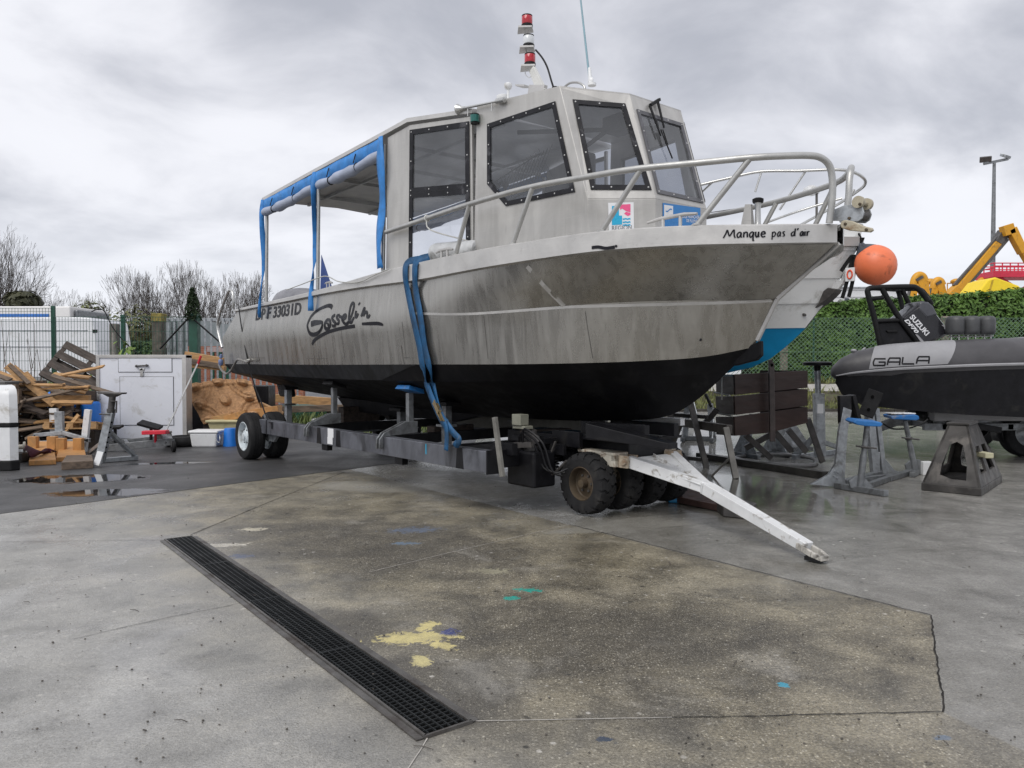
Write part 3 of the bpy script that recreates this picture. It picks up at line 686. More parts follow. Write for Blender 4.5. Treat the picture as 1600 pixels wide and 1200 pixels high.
# windows measured in the photograph on each wall's own plane
S_ = [on(*q, P1up, Aup, At) for q in ((762, 194), (868, 158.5), (899, 300), (791, 322), (762, 288))]
F1_ = [on(*q, Aup, Bup, Bt) for q in ((894.5, 156), (977, 162.5), (1018, 297), (923, 296.5))]
F2_ = [on(*q, Bup, mir(Bup), Bt) for q in ((987, 162), (1054, 182), (1090, 309.5), (1028, 299))]
# the front pane is symmetric about the centreline
zt = (F2_[0].z+F2_[1].z)/2; zb_ = (F2_[2].z+F2_[3].z)/2
fx = lambda z: Bup.x+(Bt.x-Bup.x)*(z-Bup.z)/(Bt.z-Bup.z)
F2_ = [V((fx(4.24), -.37, 4.24)), V((fx(4.24), .37, 4.24)), V((fx(3.33), .37, 3.33)), V((fx(3.33), -.37, 3.33))]
def shrink(P, d):
    c = sum(P, V((0, 0, 0)))/len(P); out = []
    n = nrm(P[0], P[1], P[2])
    for i, p in enumerate(P):
        a, b_ = (P[i-1]-p).normalized(), (P[(i+1) % len(P)]-p).normalized()
        h = (a+b_).normalized(); s = max(.35, math.sqrt(max(0, (1-a.dot(b_))/2)))
        out.append(p+h*d/s)
    return out
m_gask = M('black_gasket', (.013, .013, .016), .35, var=.5, bump=.05, dirt=(.10, .10, .11), dirt_amt=.2)
m_gaskg = M('greyed_gasket', (.09, .09, .10), .4, var=.4, bump=.05)
m_stud = M('white_stud', (.52, .52, .52), .4)
m_pane = glass('smoky_window_plastic', (.46, .48, .52), .04, .07, 2.0); m_clear = glass('clear_window_plastic', (.78, .80, .84), .04, .12, 1.6)
def window(P, name='window', gm=None, pm=None, w=.05, step=.21, parent=None, mids=()):
    """gasket ring standing proud of the wall, studs along it, plastic sheet inside"""
    n = nrm(P[0], P[1], P[2])
    if (P[0]-V((-.4, 0, 3.8))).dot(n) < 0: n = -n
    if n.dot(V((0, 0, 1))) > .9: n = n
    i_ = shrink(P, w); f = MB(); f.plate_hole([p+n*.002 for p in P], [p+n*.002 for p in i_], n*.010)
    fr = f.build(name, gm or m_gask, parent or dive)
    pn = MB(); j = shrink(P, w*.55); pn.add([p-n*.004 for p in j], [tuple(range(len(j)))]); pn.build('pane', pm or m_pane, fr)
    sd_ = MB(); c_ = shrink(P, w*.5); k = len(P)
    for i in range(k):
        a, b_ = c_[i], c_[(i+1) % k]; m_ = max(1, round((b_-a).length/step))
        for q in range(m_): sd_.lathe([(.0085, 0), (.0085, .003), (.005, .006)], a.lerp(b_, q/m_)+n*.012, n, 8)
    sd_.build('studs', m_stud, fr)
    return fr
for s in (0, 1):
    q = (lambda p: V(p)) if s == 0 else mir
    # side wall: five-cornered opening
    c5 = [P1t, At, Aup, A0, V(((P1.x+A0.x)/2, (P1.y+A0.y)/2, 2.6)), P1]; h5 = shrink(S_, .02); h5 = h5[:3]+[h5[2].lerp(h5[3], .5)]+h5[3:]
    for crn, hol in ((c5, h5), ([At, Bt, B0, A0], None), ):
        if hol is None:
            # glazed upper facet and plain lower facet
            h_ = shrink(F1_, .02)
            n = nrm(At, Bt, Aup); n = n if n.y < 0 else -n; o4 = [At, Bt, Bup, Aup]
            cabin.plate_hole([q(p) for p in o4], [q(p) for p in h_], q(-n*.03))
            n2 = nrm(Aup, Bup, B0); n2 = n2 if n2.y < 0 else -n2; cabin.hexa([q(p) for p in (Aup, Bup, B0, A0)], [q(p-n2*.03) for p in (Aup, Bup, B0, A0)])
        else:
            n = nrm(*crn[:3]); n = n if n.y < 0 else -n
            cabin.plate_hole([q(p) for p in crn], [q(p) for p in hol], q(-n*.03))
# front facet
o4 = [Bt, mir(Bt), mir(Bup), Bup]; n = nrm(*o4[:3]); n = n if n.x > 0 else -n
cabin.plate_hole(o4, shrink(F2_, .02), -n*.03); cabin.hexa([Bup, mir(Bup), mir(B0), B0], [p-V((.03, 0, 0)) for p in (Bup, mir(Bup), mir(B0), B0)])
# roof of the wheelhouse with a shallow crown, its rear bulkhead strip and the aft wings
rf = [P1t, At, Bt, mir(Bt), mir(At), mir(P1t)]
cabin.hexa([p-V((0, 0, .02)) for p in rf], [p+V((0, 0, .012)) for p in rf])
cabin.hexa([p+V((0, 0, .012)) for p in rf], [V((p.x*.86-.08, p.y*.82, p.z+.045)) for p in rf])
for s in (0, 1):
    q = (lambda p: V(p)) if s == 0 else mir
    cabin.hexa([q(p) for p in (W0, P0, P0t, W0t)], [q(p+V((0, .04, 0))) for p in (W0, P0, P0t, W0t)])       # aft wing
    ps = [V((P1.x, P1.y, 2.6)), V((P1.x-.05, P1.y-.012, 2.6)), V((P1h.x-.05, P1h.y-.01, 4.47)), P1h]
    cabin.hexa([q(p) for p in ps], [q(p+V((0, .04, 0))) for p in ps])
cab = cabin.build('wheelhouse', m_cab, dive, bevel=.006)
for s in (0, 1):
    q = (lambda p: V(p)) if s == 0 else mir
    window([q(p) for p in S_]); window([q(p) for p in F1_])
window(F2_, gm=m_gaskg, pm=m_clear, w=.045)
# fascia shadow line below the windows
# door curtain of clear plastic between wing and wheelhouse
D = [V((-2.30, -1.352, 4.50)), V((-1.36, -1.137, 4.42)), V((-1.34, -1.137, 2.80)), V((-2.30, -1.375, 2.80))]
Dm = [D[0].lerp(D[3], .455), D[1].lerp(D[2], .475)]
for s in (0, 1):
    q = (lambda p: V(p)) if s == 0 else mir
    for P, pm in (([D[0], D[1], Dm[1], Dm[0]], m_pane), ([Dm[0]-V((0, 0, .002)), Dm[1]-V((0, 0, .002)), D[2], D[3]], m_clear)):
        window([q(p) for p in P], 'curtain_window', pm=pm, w=.06, step=.3)
hd = MB()     # lintel over the curtains
hd.hexa([P0t+V((0, -.003, -.10)), P1h+V((0, -.003, -.09)), P1h+V((0, -.003, .0)), P0t+V((0, -.003, .0))], [p+V((0, .05, 0)) for p in (P0t+V((0, 0, -.10)), P1h+V((0, 0, -.09)), P1h, P0t)])
hd.build('door_lintel', m_cab, dive, bevel=.004)
# hard top running aft
ht = MB(); rows = []
for x, y, z, in ((-6.98, 1.40, 4.40), (-5, 1.42, 4.47), (-2.85, 1.42, 4.55), (-2.33, 1.38, 4.60), (-1.30, 1.15, 4.50)):
    rows.append([V((x, -y, z)), V((x, -y, z+.05)), V((x, -y*.72, z+.09)), V((x, 0, z+.115)), V((x, y*.72, z+.09)), V((x, y, z+.05)), V((x, y, z)), V((x, y*.98, z)), V((x, 0, z+.06)), V((x, -y*.98, z))])
ht.loft(rows, True); ht.add(rows[0], [tuple(range(10))]); ht.add(rows[-1], [tuple(range(10))])
ht.build('hard_top', m_gun, dive, smooth=30)
fr = MB()
for x in (-6.2, -5, -3.9, -2.9): fr.bar((x, -1.3, 4.43+.03*(x+7)/2.2), (x, 1.3, 4.43+.03*(x+7)/2.2), .04, .05)
for y in (-.6, .6): fr.bar((-6.9, y, 4.42), (-1.4, y, 4.50), .04, .04)
fr.build('roof_frame', m_alut, dive)
for s in (-1, 1):
    for x in (-6.85, -4.86, -2.92): MB().tube([(x, s*1.385, tab(SHEER, x)[1]-.02), (x+.03, s*1.37, 4.45)], .028, 10).build('roof_post', m_alut, dive, smooth=40)
# blue roll-up curtains on both sides
for s in (-1, 1):
    va = MB(); rows = []
    for i in range(31):
        x = lerp(-6.92, -2.88, i/30); z = lerp(4.39, 4.535, i/30); w = .006*math.sin(i*1.3)
        rows.append([V((x, s*(1.415+w), z)), V((x, s*(1.42+w), z-.07)), V((x, s*(1.415+w*2), z-.15-.02*math.sin(i*.9))), V((x, s*1.37, z-.2))])
    aw = va.loft(rows).build('roll_up_curtain', m_awn, dive, smooth=60, solid=.004)
    for x0, x1 in ((-6.88, -4.95), (-4.78, -2.95)):
        pts = []; rs = []
        for i in range(29):
            f = i/28; x = lerp(x0, x1, f); z = lerp(4.39, 4.535, (x+6.92)/4.04)-.20
            tie = min(abs(f-.22), abs(f-.66)); r = .064-.016*math.exp(-(tie/.02)**2)+.006*math.sin(f*23)+(.012 if .3 < f < .6 else 0)
            if i in (0, 28): r = .055
            pts.append(V((x, s*(1.40+.006*math.sin(f*17)), z-.03*math.sin(f*math.pi)))); rs.append(r)
        MB().tube(pts, rs, 14).build('curtain_roll', m_awnin, aw, smooth=60)
        ties = MB()
        for f in (.22, .66):
            x = lerp(x0, x1, f); z = lerp(4.39, 4.535, (x+6.92)/4.04)-.225
            ties.tube([V((x, s*(1.40+.054*math.cos(a)), z+.005+.056*math.sin(a))) for a in [k*math.pi/8 for k in range(16)]], .008, 5, closed=True)
            ties.tube([V((x, s*1.43, z+.18)), V((x, s*1.465, z+.05))], .008, 5)
        ties.build('tie', m_rub, aw)
    # hanging ends of canvas wrapped at each post
    for x, wd, zb0, tw in ((-6.90, .12, 2.42, 1.5), (-4.88, .15, 2.42, 2.0), (-2.90, .18, 2.86, .5)):
        rows = []; zt_ = 4.40+.035*(x+7)
        for i in range(26):
            f = i/25; z = lerp(zt_, zb0, f); a = tw*math.sin(f*5.0)+.3*math.sin(f*13); w = wd*(.55+.6*math.sin(f*3.4+.6)**2) if x < -3 else wd*(.62+.25*math.sin(f*7)**2+.25*f)
            cx = x+.03*math.sin(f*6); cy = s*(1.425+.05*max(0, f-.75)*4*(x < -3)+.02*math.sin(f*9))
            if x > -3: a *= .35
            rows.append([V((cx+math.cos(a)*w*k, cy+math.sin(a)*w*k*.6+s*.02*(1-abs(k)*2), z)) for k in (-.5, -.2, .1, .5)])
        MB().loft(rows).build('canvas_strip', m_awn, aw, smooth=60, solid=.004)
# loose flap at the middle post
MB().add([V((-4.78, -1.36, 3.25)), V((-4.78, -1.38, 2.74)), V((-4.45, -1.36, 2.76))], [(0, 1, 2)]).build('canvas_flap', M('blue_canvas_dark', (.03, .06, .2), .7), dive, solid=.004)

# ---- guard rails
for s in (-1, 1):
    pts = [(-2.72, 1.45, 3.30), (-1.9, 1.44, 3.33), (-1, 1.42, 3.37), (-.1, 1.345, 3.40), (.6, 1.24, 3.39), (1.16, 1.12, 3.38), (1.65, .92, 3.365), (2.09, .70, 3.36), (2.30, .50, 3.365), (2.40, .36, 3.37), (2.455, .27, 3.36), (2.49, .19, 3.31), (2.50, .15, 3.22), (2.50, .135, 3.05), (2.47, .13, 2.82)]
    rl = MB().tube([V((x, s*y, z)) for x, y, z in catmull(pts, 4)], .029, 12).build('guard_rail', m_alut, dive, smooth=50)
    for tx, ty, tz, bx_ in ((-.98, 1.42, 3.365, -1.30), (-.02, 1.335, 3.395, -.32), (1.2, 1.10, 3.375, .80), (2.07, .71, 3.36, 1.66)):
        yb, zb0 = tab(SHEER, bx_); MB().tube([(bx_, s*(yb-.06), zb0), (tx, s*ty, tz-.01)], .025, 10).build('stanchion', m_alut, rl, smooth=50)
        MB().lathe([(.045, 0), (.045, .008), (.03, .02)], (bx_, s*(yb-.06), zb0+.002), (0, 0, 1), 12).build('foot_plate', m_alut, rl, smooth=40)
# stern rail
MB().tube(catmull([tuple(by(*q, -1.30)) for q in ((347, 543), (340, 512), (344, 490), (352, 468), (358, 454), (363, 456), (365, 470), (364, 482))], 4), .026, 10).build('stern_rail', m_stain, dive, smooth=50)
MB().tube(catmull([tuple(by(*q, 1.25)) for q in ((347, 543), (342, 512), (352, 490))], 4), .026, 8).build('stern_rail', m_stain, dive, smooth=50)

# ---- bow fittings: roller, bollard, cleat
m_tan = M('worn_cream_nylon', (.40, .36, .27), .5, var=.15, dirt=(.2, .13, .07), dirt_amt=.3, dirt_scale=6)
br = MB()
RP = [by(*q, -.07) for q in ((1296, 330), (1318, 321), (1338, 318.5), (1347, 323), (1350, 332), (1347, 341), (1340, 346), (1322, 345), (1300, 345))]
br.prism(RP, (0, .014, 0)); br.prism([p+V((0, .126, 0)) for p in RP], (0, .014, 0))
roller = br.build('bow_roller', m_galv, dive, bevel=.003)
ck = MB(); ck.prism([by(*q, -.10) for q in ((1312, 350), (1315, 345), (1321, 343.5), (1332, 345.5), (1352, 354), (1362, 356), (1364, 360), (1359, 363), (1345, 362), (1326, 360), (1314, 356))], (0, .03, 0)); ck.build('roller_cheek', m_tan, roller, bevel=.008)
cw = by(1348, 317.5, 0); ck = MB(); ck.lathe([(.0, -.09), (.05, -.09), (.05, -.055), (.022, -.055), (.022, .055), (.05, .055), (.05, .09), (0, .09)], cw, (0, 1, 0), 20, False); ck.build('roller_wheel', m_tan, roller, smooth=40)
ck = MB(); ck.lathe([(.0, -.055), (.045, -.055), (.032, 0), (.045, .055), (0, .055)], by(1347, 336, 0), (0, 1, 0), 20, False); ck.build('rubber_roller', m_dsteel, roller, smooth=40)
bl = MB()
for px, py, y in ((1344, 319, -.09), (1327, 341, -.072), (1321, 350, -.10), (1354, 359, -.10)): bl.lathe([(.013, 0), (.013, .01), (.006, .014)], by(px, py, y), (0, -1, 0), 7)
bl.build('bolts', m_rust, roller)
bb = MB(); bb.lathe([(.045, 0), (.028, .06), (.024, .2), (.03, .24)], (1.90, -.32, 2.82), (0, 0, 1), 12); bit = bb.build('bollard', m_stain, dive, smooth=40)
MB().lathe([(.045, 0), (.05, .015), (.05, .035), (.03, .045)], (1.90, -.32, 3.06), (0, 0, 1), 14).build('cap', m_rub, bit, smooth=40)
MB().hexa([V((1.78, -.42, 2.815)), V((1.86, -.36, 2.815)), V((1.86, -.30, 2.815)), V((1.76, -.36, 2.815))], [V((1.82, -.40, 3.05)), V((1.86, -.37, 3.05)), V((1.86, -.345, 3.05)), V((1.82, -.37, 3.05))]).build('bollard_bracket', m_cab, dive)
def cleat(x, y, z, L_=.26, s=1):
    c = MB(); c.tube([(x-L_, y, z+.085), (x-L_*.5, y, z+.10), (x+L_*.5, y, z+.10), (x+L_, y, z+.085)], [.012, .018, .018, .012], 8)
    for k in (-.35, .35): c.tube([(x+L_*k, y, z), (x+L_*k, y, z+.1)], .016, 8)
    return c.build('cleat', m_gun, dive, smooth=50)
cp = by(1052, 350, -.93); cleat(1.42, -.93, 2.835, .28)
cleat(-1.55, -1.36, 2.845, .17)
cleat(-4.55, -1.36, 2.72, .12)

# ---- mast with its three lights, aerial and small gear on the roof
m_red = M('red_lens', (.42, .008, .02), .18, var=.1, bump=0, coat=.5); m_whl = M('clear_lens', (.62, .64, .66), .15, var=.1, bump=0, coat=.5); m_grl = M('green_lens', (.0, .10, .085), .2, var=.1, bump=0, coat=.4)
yM = -.35
def mp_(px, py): return by(px, py, yM)
mast = MB(); mb_ = mp_(848, 138); mt_ = mp_(832, 108)
mast.bar(mb_+V((0, 0, -.06)), mt_, .13, .05, up=(0, 1, 0), w2=.085, h2=.045)
mast.tube([mp_(823.5, 107), mp_(820, 50)], .012, 6)
ms = mast.build('light_mast', M('white_painted_mast', (.60, .60, .58), .45, var=.12), dive, bevel=.004)
for px, py, lens in ((823.5, 24, m_red), (826, 55, m_whl), (828, 84, m_red)):
    c0 = mp_(px, py+19); h = (mp_(px, py)-c0).length; r = .066
    lamp = MB().lathe([(r*1.05, 0), (r*1.05, h*.2), (r*.96, h*.24)], c0, (0, 0, 1), 18).build('navigation_light', m_rub, ms, smooth=40)
    MB().lathe([(r*.94, h*.22), (r, h*.3), (r, h*.85), (r*.94, h*.9)], c0, (0, 0, 1), 18).build('lens', lens, lamp, smooth=40)
    MB().lathe([(r*.98, h*.88), (r*.98, h*.97), (r*.6, h*1.02)], c0, (0, 0, 1), 18).build('cap', m_rub, lamp, smooth=40)
    pc = c0+V((-.02, 0, -.012)); MB().hexa([pc+V(p) for p in ((-.16, -.0, -.01), (.0, -.12, -.01), (.11, 0, -.01), (0, .12, -.01))], [pc+V(p) for p in ((-.16, 0, .01), (0, -.12, .01), (.11, 0, .01), (0, .12, .01))]).build('shelf', m_gun, lamp)
cb = MB(); cb.tube(catmull([tuple(mp_(*q)) for q in ((837, 78), (847, 90), (855, 105), (862, 128), (866, 140))], 6), .011, 6); cb.lathe([(.035, -.03), (.035, .03)], mp_(867, 140), (0, 0, 1), 10); cb.build('mast_cable', m_rub, ms, smooth=50)
cb = MB(); cb.tube(catmull([tuple(mp_(*q)) for q in ((821, 108), (821, 116), (826, 121), (830, 117), (824, 108))], 5), .006, 5); cb.build('loose_wire', m_wplas, ms)
br_ = MB(); a_ = mp_(811, 136); br_.hexa([a_+V((0, -.06, 0)), a_+V((.17, -.06, -.05)), a_+V((.17, .06, -.05)), a_+V((0, .06, 0))], [a_+V((0, -.06, .02)), a_+V((.17, -.06, -.03)), a_+V((.17, .06, -.03)), a_+V((0, .06, .02))]); br_.bar(mp_(828, 140), mp_(852, 140), .1, .05, up=(0, 1, 0)); br_.build('mast_bracket', m_gun, ms)
yA = .1
ae = MB(); ae.tube([by(921, 122, yA), by(914, 60, yA), by(906, -12, yA), by(900, -70, yA)], [.013, .012, .010, .006], 8)
aer = ae.build('whip_aerial', M('pale_blue_aerial', (.22, .36, .42), .4, var=.1), dive, smooth=50)
af = MB(); af.tube([by(923, 131, yA), by(921, 106, yA)], [.026, .018], 10); af.ball(by(923, 126, yA), .04, 10, 8, (1, .6, 1)); af.lathe([(.05, 0), (.05, .03)], by(925, 134, yA), (0, 0, 1), 12); af.build('aerial_base', m_wplas, aer, smooth=40)
gh = MB(); gh.tube(catmull([tuple(by(*q, 0)) for q in ((880, 138), (890, 130), (903, 129), (912, 134), (914, 140))], 4), .014, 8); gh.build('roof_handle', m_stain, dive, smooth=50)
yG = -.9
an = MB(); an.lathe([(.015, 0), (.015, .12), (.035, .13), (.048, .16), (.045, .185), (.02, .2)], by(794, 157, yG), (0, 0, 1), 14); an.lathe([(.05, -.03), (.075, .0), (.075, .05), (.05, .06)], by(786, 157, yG), (0, 0, 1), 14)
an.build('gps_antenna', m_wplas, dive, smooth=40)
ho = MB(); h0, h1 = by(716, 171, -1.2), by(778, 158, -1.12); d = (h1-h0).normalized()
ho.lathe([(.062, 0), (.055, .01), (.028, .06), (.016, .14), (.012, .5), (.012, (h1-h0).length)], h0, d, 14); ho.lathe([(.03, (h1-h0).length-.02), (.03, (h1-h0).length+.1)], h0, d, 10)
for f in (.25, .85): p = h0.lerp(h1, f); ho.tube([p, p-V((0, 0, .10))], .008, 6)
ho.build('horn', m_stain, dive, smooth=40)
gl_ = MB(); gc = by(742, 186, -1.16); gl_.lathe([(.05, -.055), (.05, .055)], gc, (0, 0, 1), 12); gl = gl_.build('starboard_light', m_rub, dive, smooth=40)
MB().lathe([(.052, -.038), (.054, .038)], gc+V((.006, -.006, 0)), (0, 0, 1), 12).build('lens', m_grl, gl, smooth=40)
# wiper on the front pane
wp = MB(); 
f2 = lambda px, py: bpl(px, py, Bup, nrm(Bup, mir(Bup), Bt))+V((.03, 0, .01))
wp.bar(f2(1013, 167), f2(1027, 158), .03, .03); wp.bar(f2(1024, 160), f2(1034, 202), .035, .012, up=(1, 0, 0), w2=.018); wp.bar(f2(1012, 168), f2(1029, 215), .03, .012, up=(1, 0, 0), w2=.014); wp.tube([f2(1029, 205), f2(1047, 250)], .008, 6); wp.tube([f2(1032, 205), f2(1040, 228)], .006, 6)
wp.build('wiper', m_rub, dive)
# stickers
m_wst = M('white_sticker', (.74, .75, .77), .35, var=.03, bump=0); m_cy = M('cyan_print', (.02, .38, .62), .35, var=.05, bump=0); m_pk = M('pink_print', (.78, .10, .25), .35, var=.05, bump=0); m_bst = M('blue_sticker', (.025, .20, .52), .35, var=.05, bump=0); m_gst = M('grey_print', (.17, .18, .20), .4, bump=0)
n1 = nrm(Aup, Bup, B0); n1 = n1 if n1.y < 0 else -n1
lo1 = lambda px, py, o=.004: bpl(px, py, Aup, n1)+n1*o
def quad_px(f, pts, o): return MB().add([f(*p, o) for p in pts], [tuple(range(len(pts)))])
st1 = quad_px(lo1, ((950, 317), (990, 316), (990.5, 360), (951.5, 362)), .004).build('region_sticker', m_wst, cab)
quad_px(lo1, ((956, 322), (967, 322), (967, 337), (972, 337), (972, 351), (956, 352)), .006).build('blue_mark', m_cy, st1)
pk = MB()
for P in (((968, 320), (985, 319), (985, 332), (978, 330), (972, 326), (969, 328)), ((978, 331), (985, 333), (985, 336), (981, 338), (975, 334))): pk.add([lo1(*p, .006) for p in P], [tuple(range(len(P)))])
pk.build('pink_mark', m_pk, st1)
wv = MB()
for y in (341, 346, 350.5): 
    r = []
    for i in range(9): x = 973+12*i/8; r.append([lo1(x, y+.5*math.sin(i*1.6), .006), lo1(x, y+2.4+.5*math.sin(i*1.6), .006)])
    wv.loft(r)
wv.build('wave_mark', m_cy, st1)
tx = MB(); a_, b_ = lo1(956, 360, .006), lo1(987, 358.5, .006); text_on(tx, 'REGION', a_, (b_-a_).normalized(), (0, 0, 1), (b_-a_).length, .045, bold=.01); tx.build('lettering', m_gst, st1)
lo2 = lambda px, py, o=.004: bpl(px, py, Bup, (1, 0, 0))+V((o, 0, 0))
st2 = quad_px(lo2, ((1035, 317), (1094, 325), (1094, 356), (1035, 354)), .004).build('diving_school_sticker', m_bst, cab)
w2 = quad_px(lo2, ((1037, 320), (1051, 322), (1051, 340), (1037, 338)), .006).build('white_mark', m_wst, st2)
wv = MB(); r = []
for i in range(9): x = 1039.5+9.5*i/8; r.append([lo2(x, 329-2.5*i/8+1.2*math.sin(i*.8), .008), lo2(x, 331-2.5*i/8+1.2*math.sin(i*.8), .008)])
wv.loft(r); wv.build('wave_mark', m_bst, st2)
tx = MB()
for s, x0, x1, y in (('ECOLE FRANÇAISE', 1062, 1092, 340.5), ('DE PLONGÉE', 1072, 1092, 347)):
    a_, b_ = lo2(x0, y, .006), lo2(x1, y+1.2, .006); text_on(tx, s, a_, (b_-a_).normalized(), (0, 0, 1), (b_-a_).length, .032, bold=.012)
tx.build('lettering', m_wst, st2)
# inside: seat backs, console, wheel, overhead rail and a net
m_dark = M('dark_interior', (.03, .031, .035), .6); m_net = M('net_cord', (.05, .055, .05), .8)
it = MB(); it.bx(-.75, -.25, -.55, -.1, 2.7, 3.65); it.bx(-.35, -.28, -.5, -.15, 3.6, 4.0); it.bx(-.75, -.25, .2, .6, 2.7, 3.6); it.build('helm_seat', m_dark, dive, bevel=.06)
it = MB(); it.bx(-.05, .45, -.55, .55, 2.75, 3.42); it.build('console', m_dark, dive, bevel=.04)
it = MB(); it.bar((-.9, -.8, 4.25), (.2, .3, 4.25), .04); it.bar((-1.2, .3, 4.2), (.2, -.2, 4.28), .035); it.bx(.0, .25, -.35, -.1, 4.12, 4.28); it.build('overhead_rail', m_dark, dive)
nt = MB()
for k in range(14): 
    a = V((-2.2+k*.075, -.2, 3.62+.02*k)); nt.tube([a, a+V((.25, .0, .36))], .004, 3); nt.tube([a+V((.25, 0, -.02)), a+V((0, 0, .36))], .004, 3)
for z in (3.62, 3.98): nt.tube([(-2.2, -.2, z), (-1.2, -.2, z+.2)], .008, 4)
nt.build('stowage_net', m_net, dive)
lz = MB(); lz.tube(catmull([(-3.3, .9, 4.40), (-3.2, .7, 4.30), (-3.0, .6, 4.26), (-2.95, .2, 4.3)], 5), .012, 5); lz.tube(catmull([(-3.4, .95, 4.40), (-3.1, .8, 4.2), (-3.0, .7, 4.35)], 5), .01, 5); lz.ball((-3.05, .75, 4.28), .05, 8, 6); lz.build('loose_cable', m_rub, dive)
# rope looped along the curtain feet
rp = MB(); rp.tube(catmull([tuple(by(*q, -1.49)) for q in ((448, 453), (475, 443), (498, 434), (512, 432), (530, 440), (560, 441), (585, 430), (606, 421))], 5), .008, 5); rp.build('grab_rope', M('pale_rope', (.42, .42, .40), .8), dive)
# covered outboard engine over the stern
oc = MB(); rows = []
for x, w, z0, z1 in ((-8.1, .10, 2.68, 2.74), (-7.9, .26, 2.62, 2.98), (-7.5, .30, 2.60, 3.03), (-6.9, .30, 2.60, 2.98), (-6.3, .26, 2.60, 2.90), (-5.9, .10, 2.62, 2.74)):
    rows.append([V((x, .1-w, z0)), V((x, .1-w*1.02, lerp(z0, z1, .6))), V((x, .1-w*.6, z1)), V((x, .1+w*.6, z1)), V((x, .1+w*1.02, lerp(z0, z1, .6))), V((x, .1+w, z0))])
oc.loft(rows); oc.v = [p+V((0, -.75, 0)) for p in oc.v]
oc.build('engine_cover', M('grey_tarpaulin', (.20, .20, .22), .5, var=.2, scale=4, bump=.4, bscale=7), dive, smooth=60, subdiv=1)
lu = MB(); lu.hexa([V((-8.75, -.4, 1.0)), V((-8.35, -.4, 1.0)), V((-8.35, -.2, 1.0)), V((-8.75, -.2, 1.0))], [V((-9.0, -.42, 1.5)), V((-8.6, -.42, 1.5)), V((-8.6, -.18, 1.5)), V((-9.0, -.18, 1.5))]); lu.build('stern_drive', m_black, dive, bevel=.04)

# ================================================================== things lashed to or lying on the boat
def web(path, w, nrmv, mb, side_=None):
    rows = []
    for i, p in enumerate(path):
        a, c = V(path[max(0, i-1)]), V(path[min(len(path)-1, i+1)]); d = (c-a).normalized(); s = d.cross(V(nrmv)).normalized()
        rows.append([V(p)-s*w/2, V(p)+s*w/2])
    mb.loft(rows)
def hullpt(px, py, off):
    d = (BI.to_3x3() @ ray(px, py)).normalized(); o = BI @ CAMP
    hs = [h for h in (bvg.ray_cast(o, d), bvh.ray_cast(o, d), bvb.ray_cast(o, d)) if h[0] is not None]
    if not hs: return by(px, py, -1.45)
    h = min(hs, key=lambda h: h[3]); return h[0]-d*off
bvb = BVHTree.FromPolygons([p.copy() for p in bot.v], bot.f)
strap = T('ratchet_strap', 'pair of blue webbing tie-down straps with a ratchet over the aluminium boat amidships', 'tie-down strap', BOAT @ V((-1.9, -1.3, .6)))
sb = MB()
pa = [hullpt(642, 409, .02)+V((0, .12, .03)), hullpt(636, 412, .02), hullpt(633, 430, .04), hullpt(637, 455, .05), hullpt(645, 495, .06), hullpt(655, 540, .07), hullpt(659, 566, .08), hullpt(662, 582, .10), hullpt(667, 600, .12), by(676, 625, -1.32), by(690, 655, -1.50), by(697, 664, -1.55)]
pb = [hullpt(658, 405, .02)+V((0, .12, .03)), hullpt(651, 409, .02), hullpt(648, 428, .04), hullpt(650, 455, .05), hullpt(657, 495, .06), hullpt(663, 540, .07), hullpt(669, 566, .08), hullpt(672, 582, .10), hullpt(676, 600, .12), by(683, 632, -1.32), by(692, 655, -1.50), by(699, 664, -1.54)]
for P in (pa, pb): web(catmull([tuple(p) for p in P], 5), .115, (0, -1, 0), sb)
sb.build('webbing', m_strap, strap, src=BOAT, smooth=60, solid=.005)
rt = MB(); r0, r1 = by(680, 630, -1.40), by(693, 658, -1.54)
for k in (-.03, .03): rt.bar(r0+V((k, 0, 0)), r1+V((k, 0, 0)), .008, .04, up=(0, 1, 0))
rt.tube([r0.lerp(r1, .5)-V((.04, 0, 0)), r0.lerp(r1, .5)+V((.04, 0, 0))], .02, 10); rt.bar(r0+V((0, -.02, .02)), r0.lerp(r1, .55)+V((0, -.02, 0)), .055, .012, up=(0, 1, 0))
rt.build('ratchet', M('brassy_ratchet', (.24, .18, .09), .45, .6, var=.3), strap, src=BOAT, bevel=.003)
tl = MB(); web(catmull([tuple(by(*q, -1.56)) for q in ((694, 660), (697, 668), (698, 684), (697, 704))], 5), .075, (0, -1, 0), tl); web(catmull([tuple(by(*q, -1.55)) for q in ((698, 662), (705, 672), (712, 680), (717, 686), (714, 695), (710, 690))], 5), .075, (.3, -1, 0), tl)
tl.build('loose_tail', m_strap, strap, src=BOAT, smooth=60, solid=.005)
s2 = T('lashing_strap', 'narrow black strap running down the hull near the stern to the rear of the trailer', 'tie-down strap', BOAT @ V((-8.0, -1.3, .6)))
sb = MB(); web(catmull([tuple(p) for p in (hullpt(373, 480, .02), hullpt(378, 515, .02), hullpt(387, 563, .03), by(397, 600, -1.36), by(408, 628, -1.4), by(417, 655, -1.44))], 5), .045, (0, -1, 0), sb); sb.build('webbing', m_rub, s2, src=BOAT, solid=.004)
hk = MB(); hk.bar(by(414, 648, -1.43), by(419, 660, -1.43), .05, .03); hk.build('hook', m_galvd, s2, src=BOAT)
dr = MB(); c0 = V((-1.95, -1.17, 2.95)); dax = V((.9, .25, -.02)).normalized()
dr.lathe([(.02, -.36), (.07, -.36), (.105, -.33), (.118, -.28), (.118, .28), (.105, .33), (.07, .345), (.03, .345)], c0+V((.35, 0, 0)), dax, 20)
fd = T('fender', 'worn white cylindrical fender lying on the side deck behind the rail', 'fender', BOAT @ (c0+V((.35, 0, -.118))))
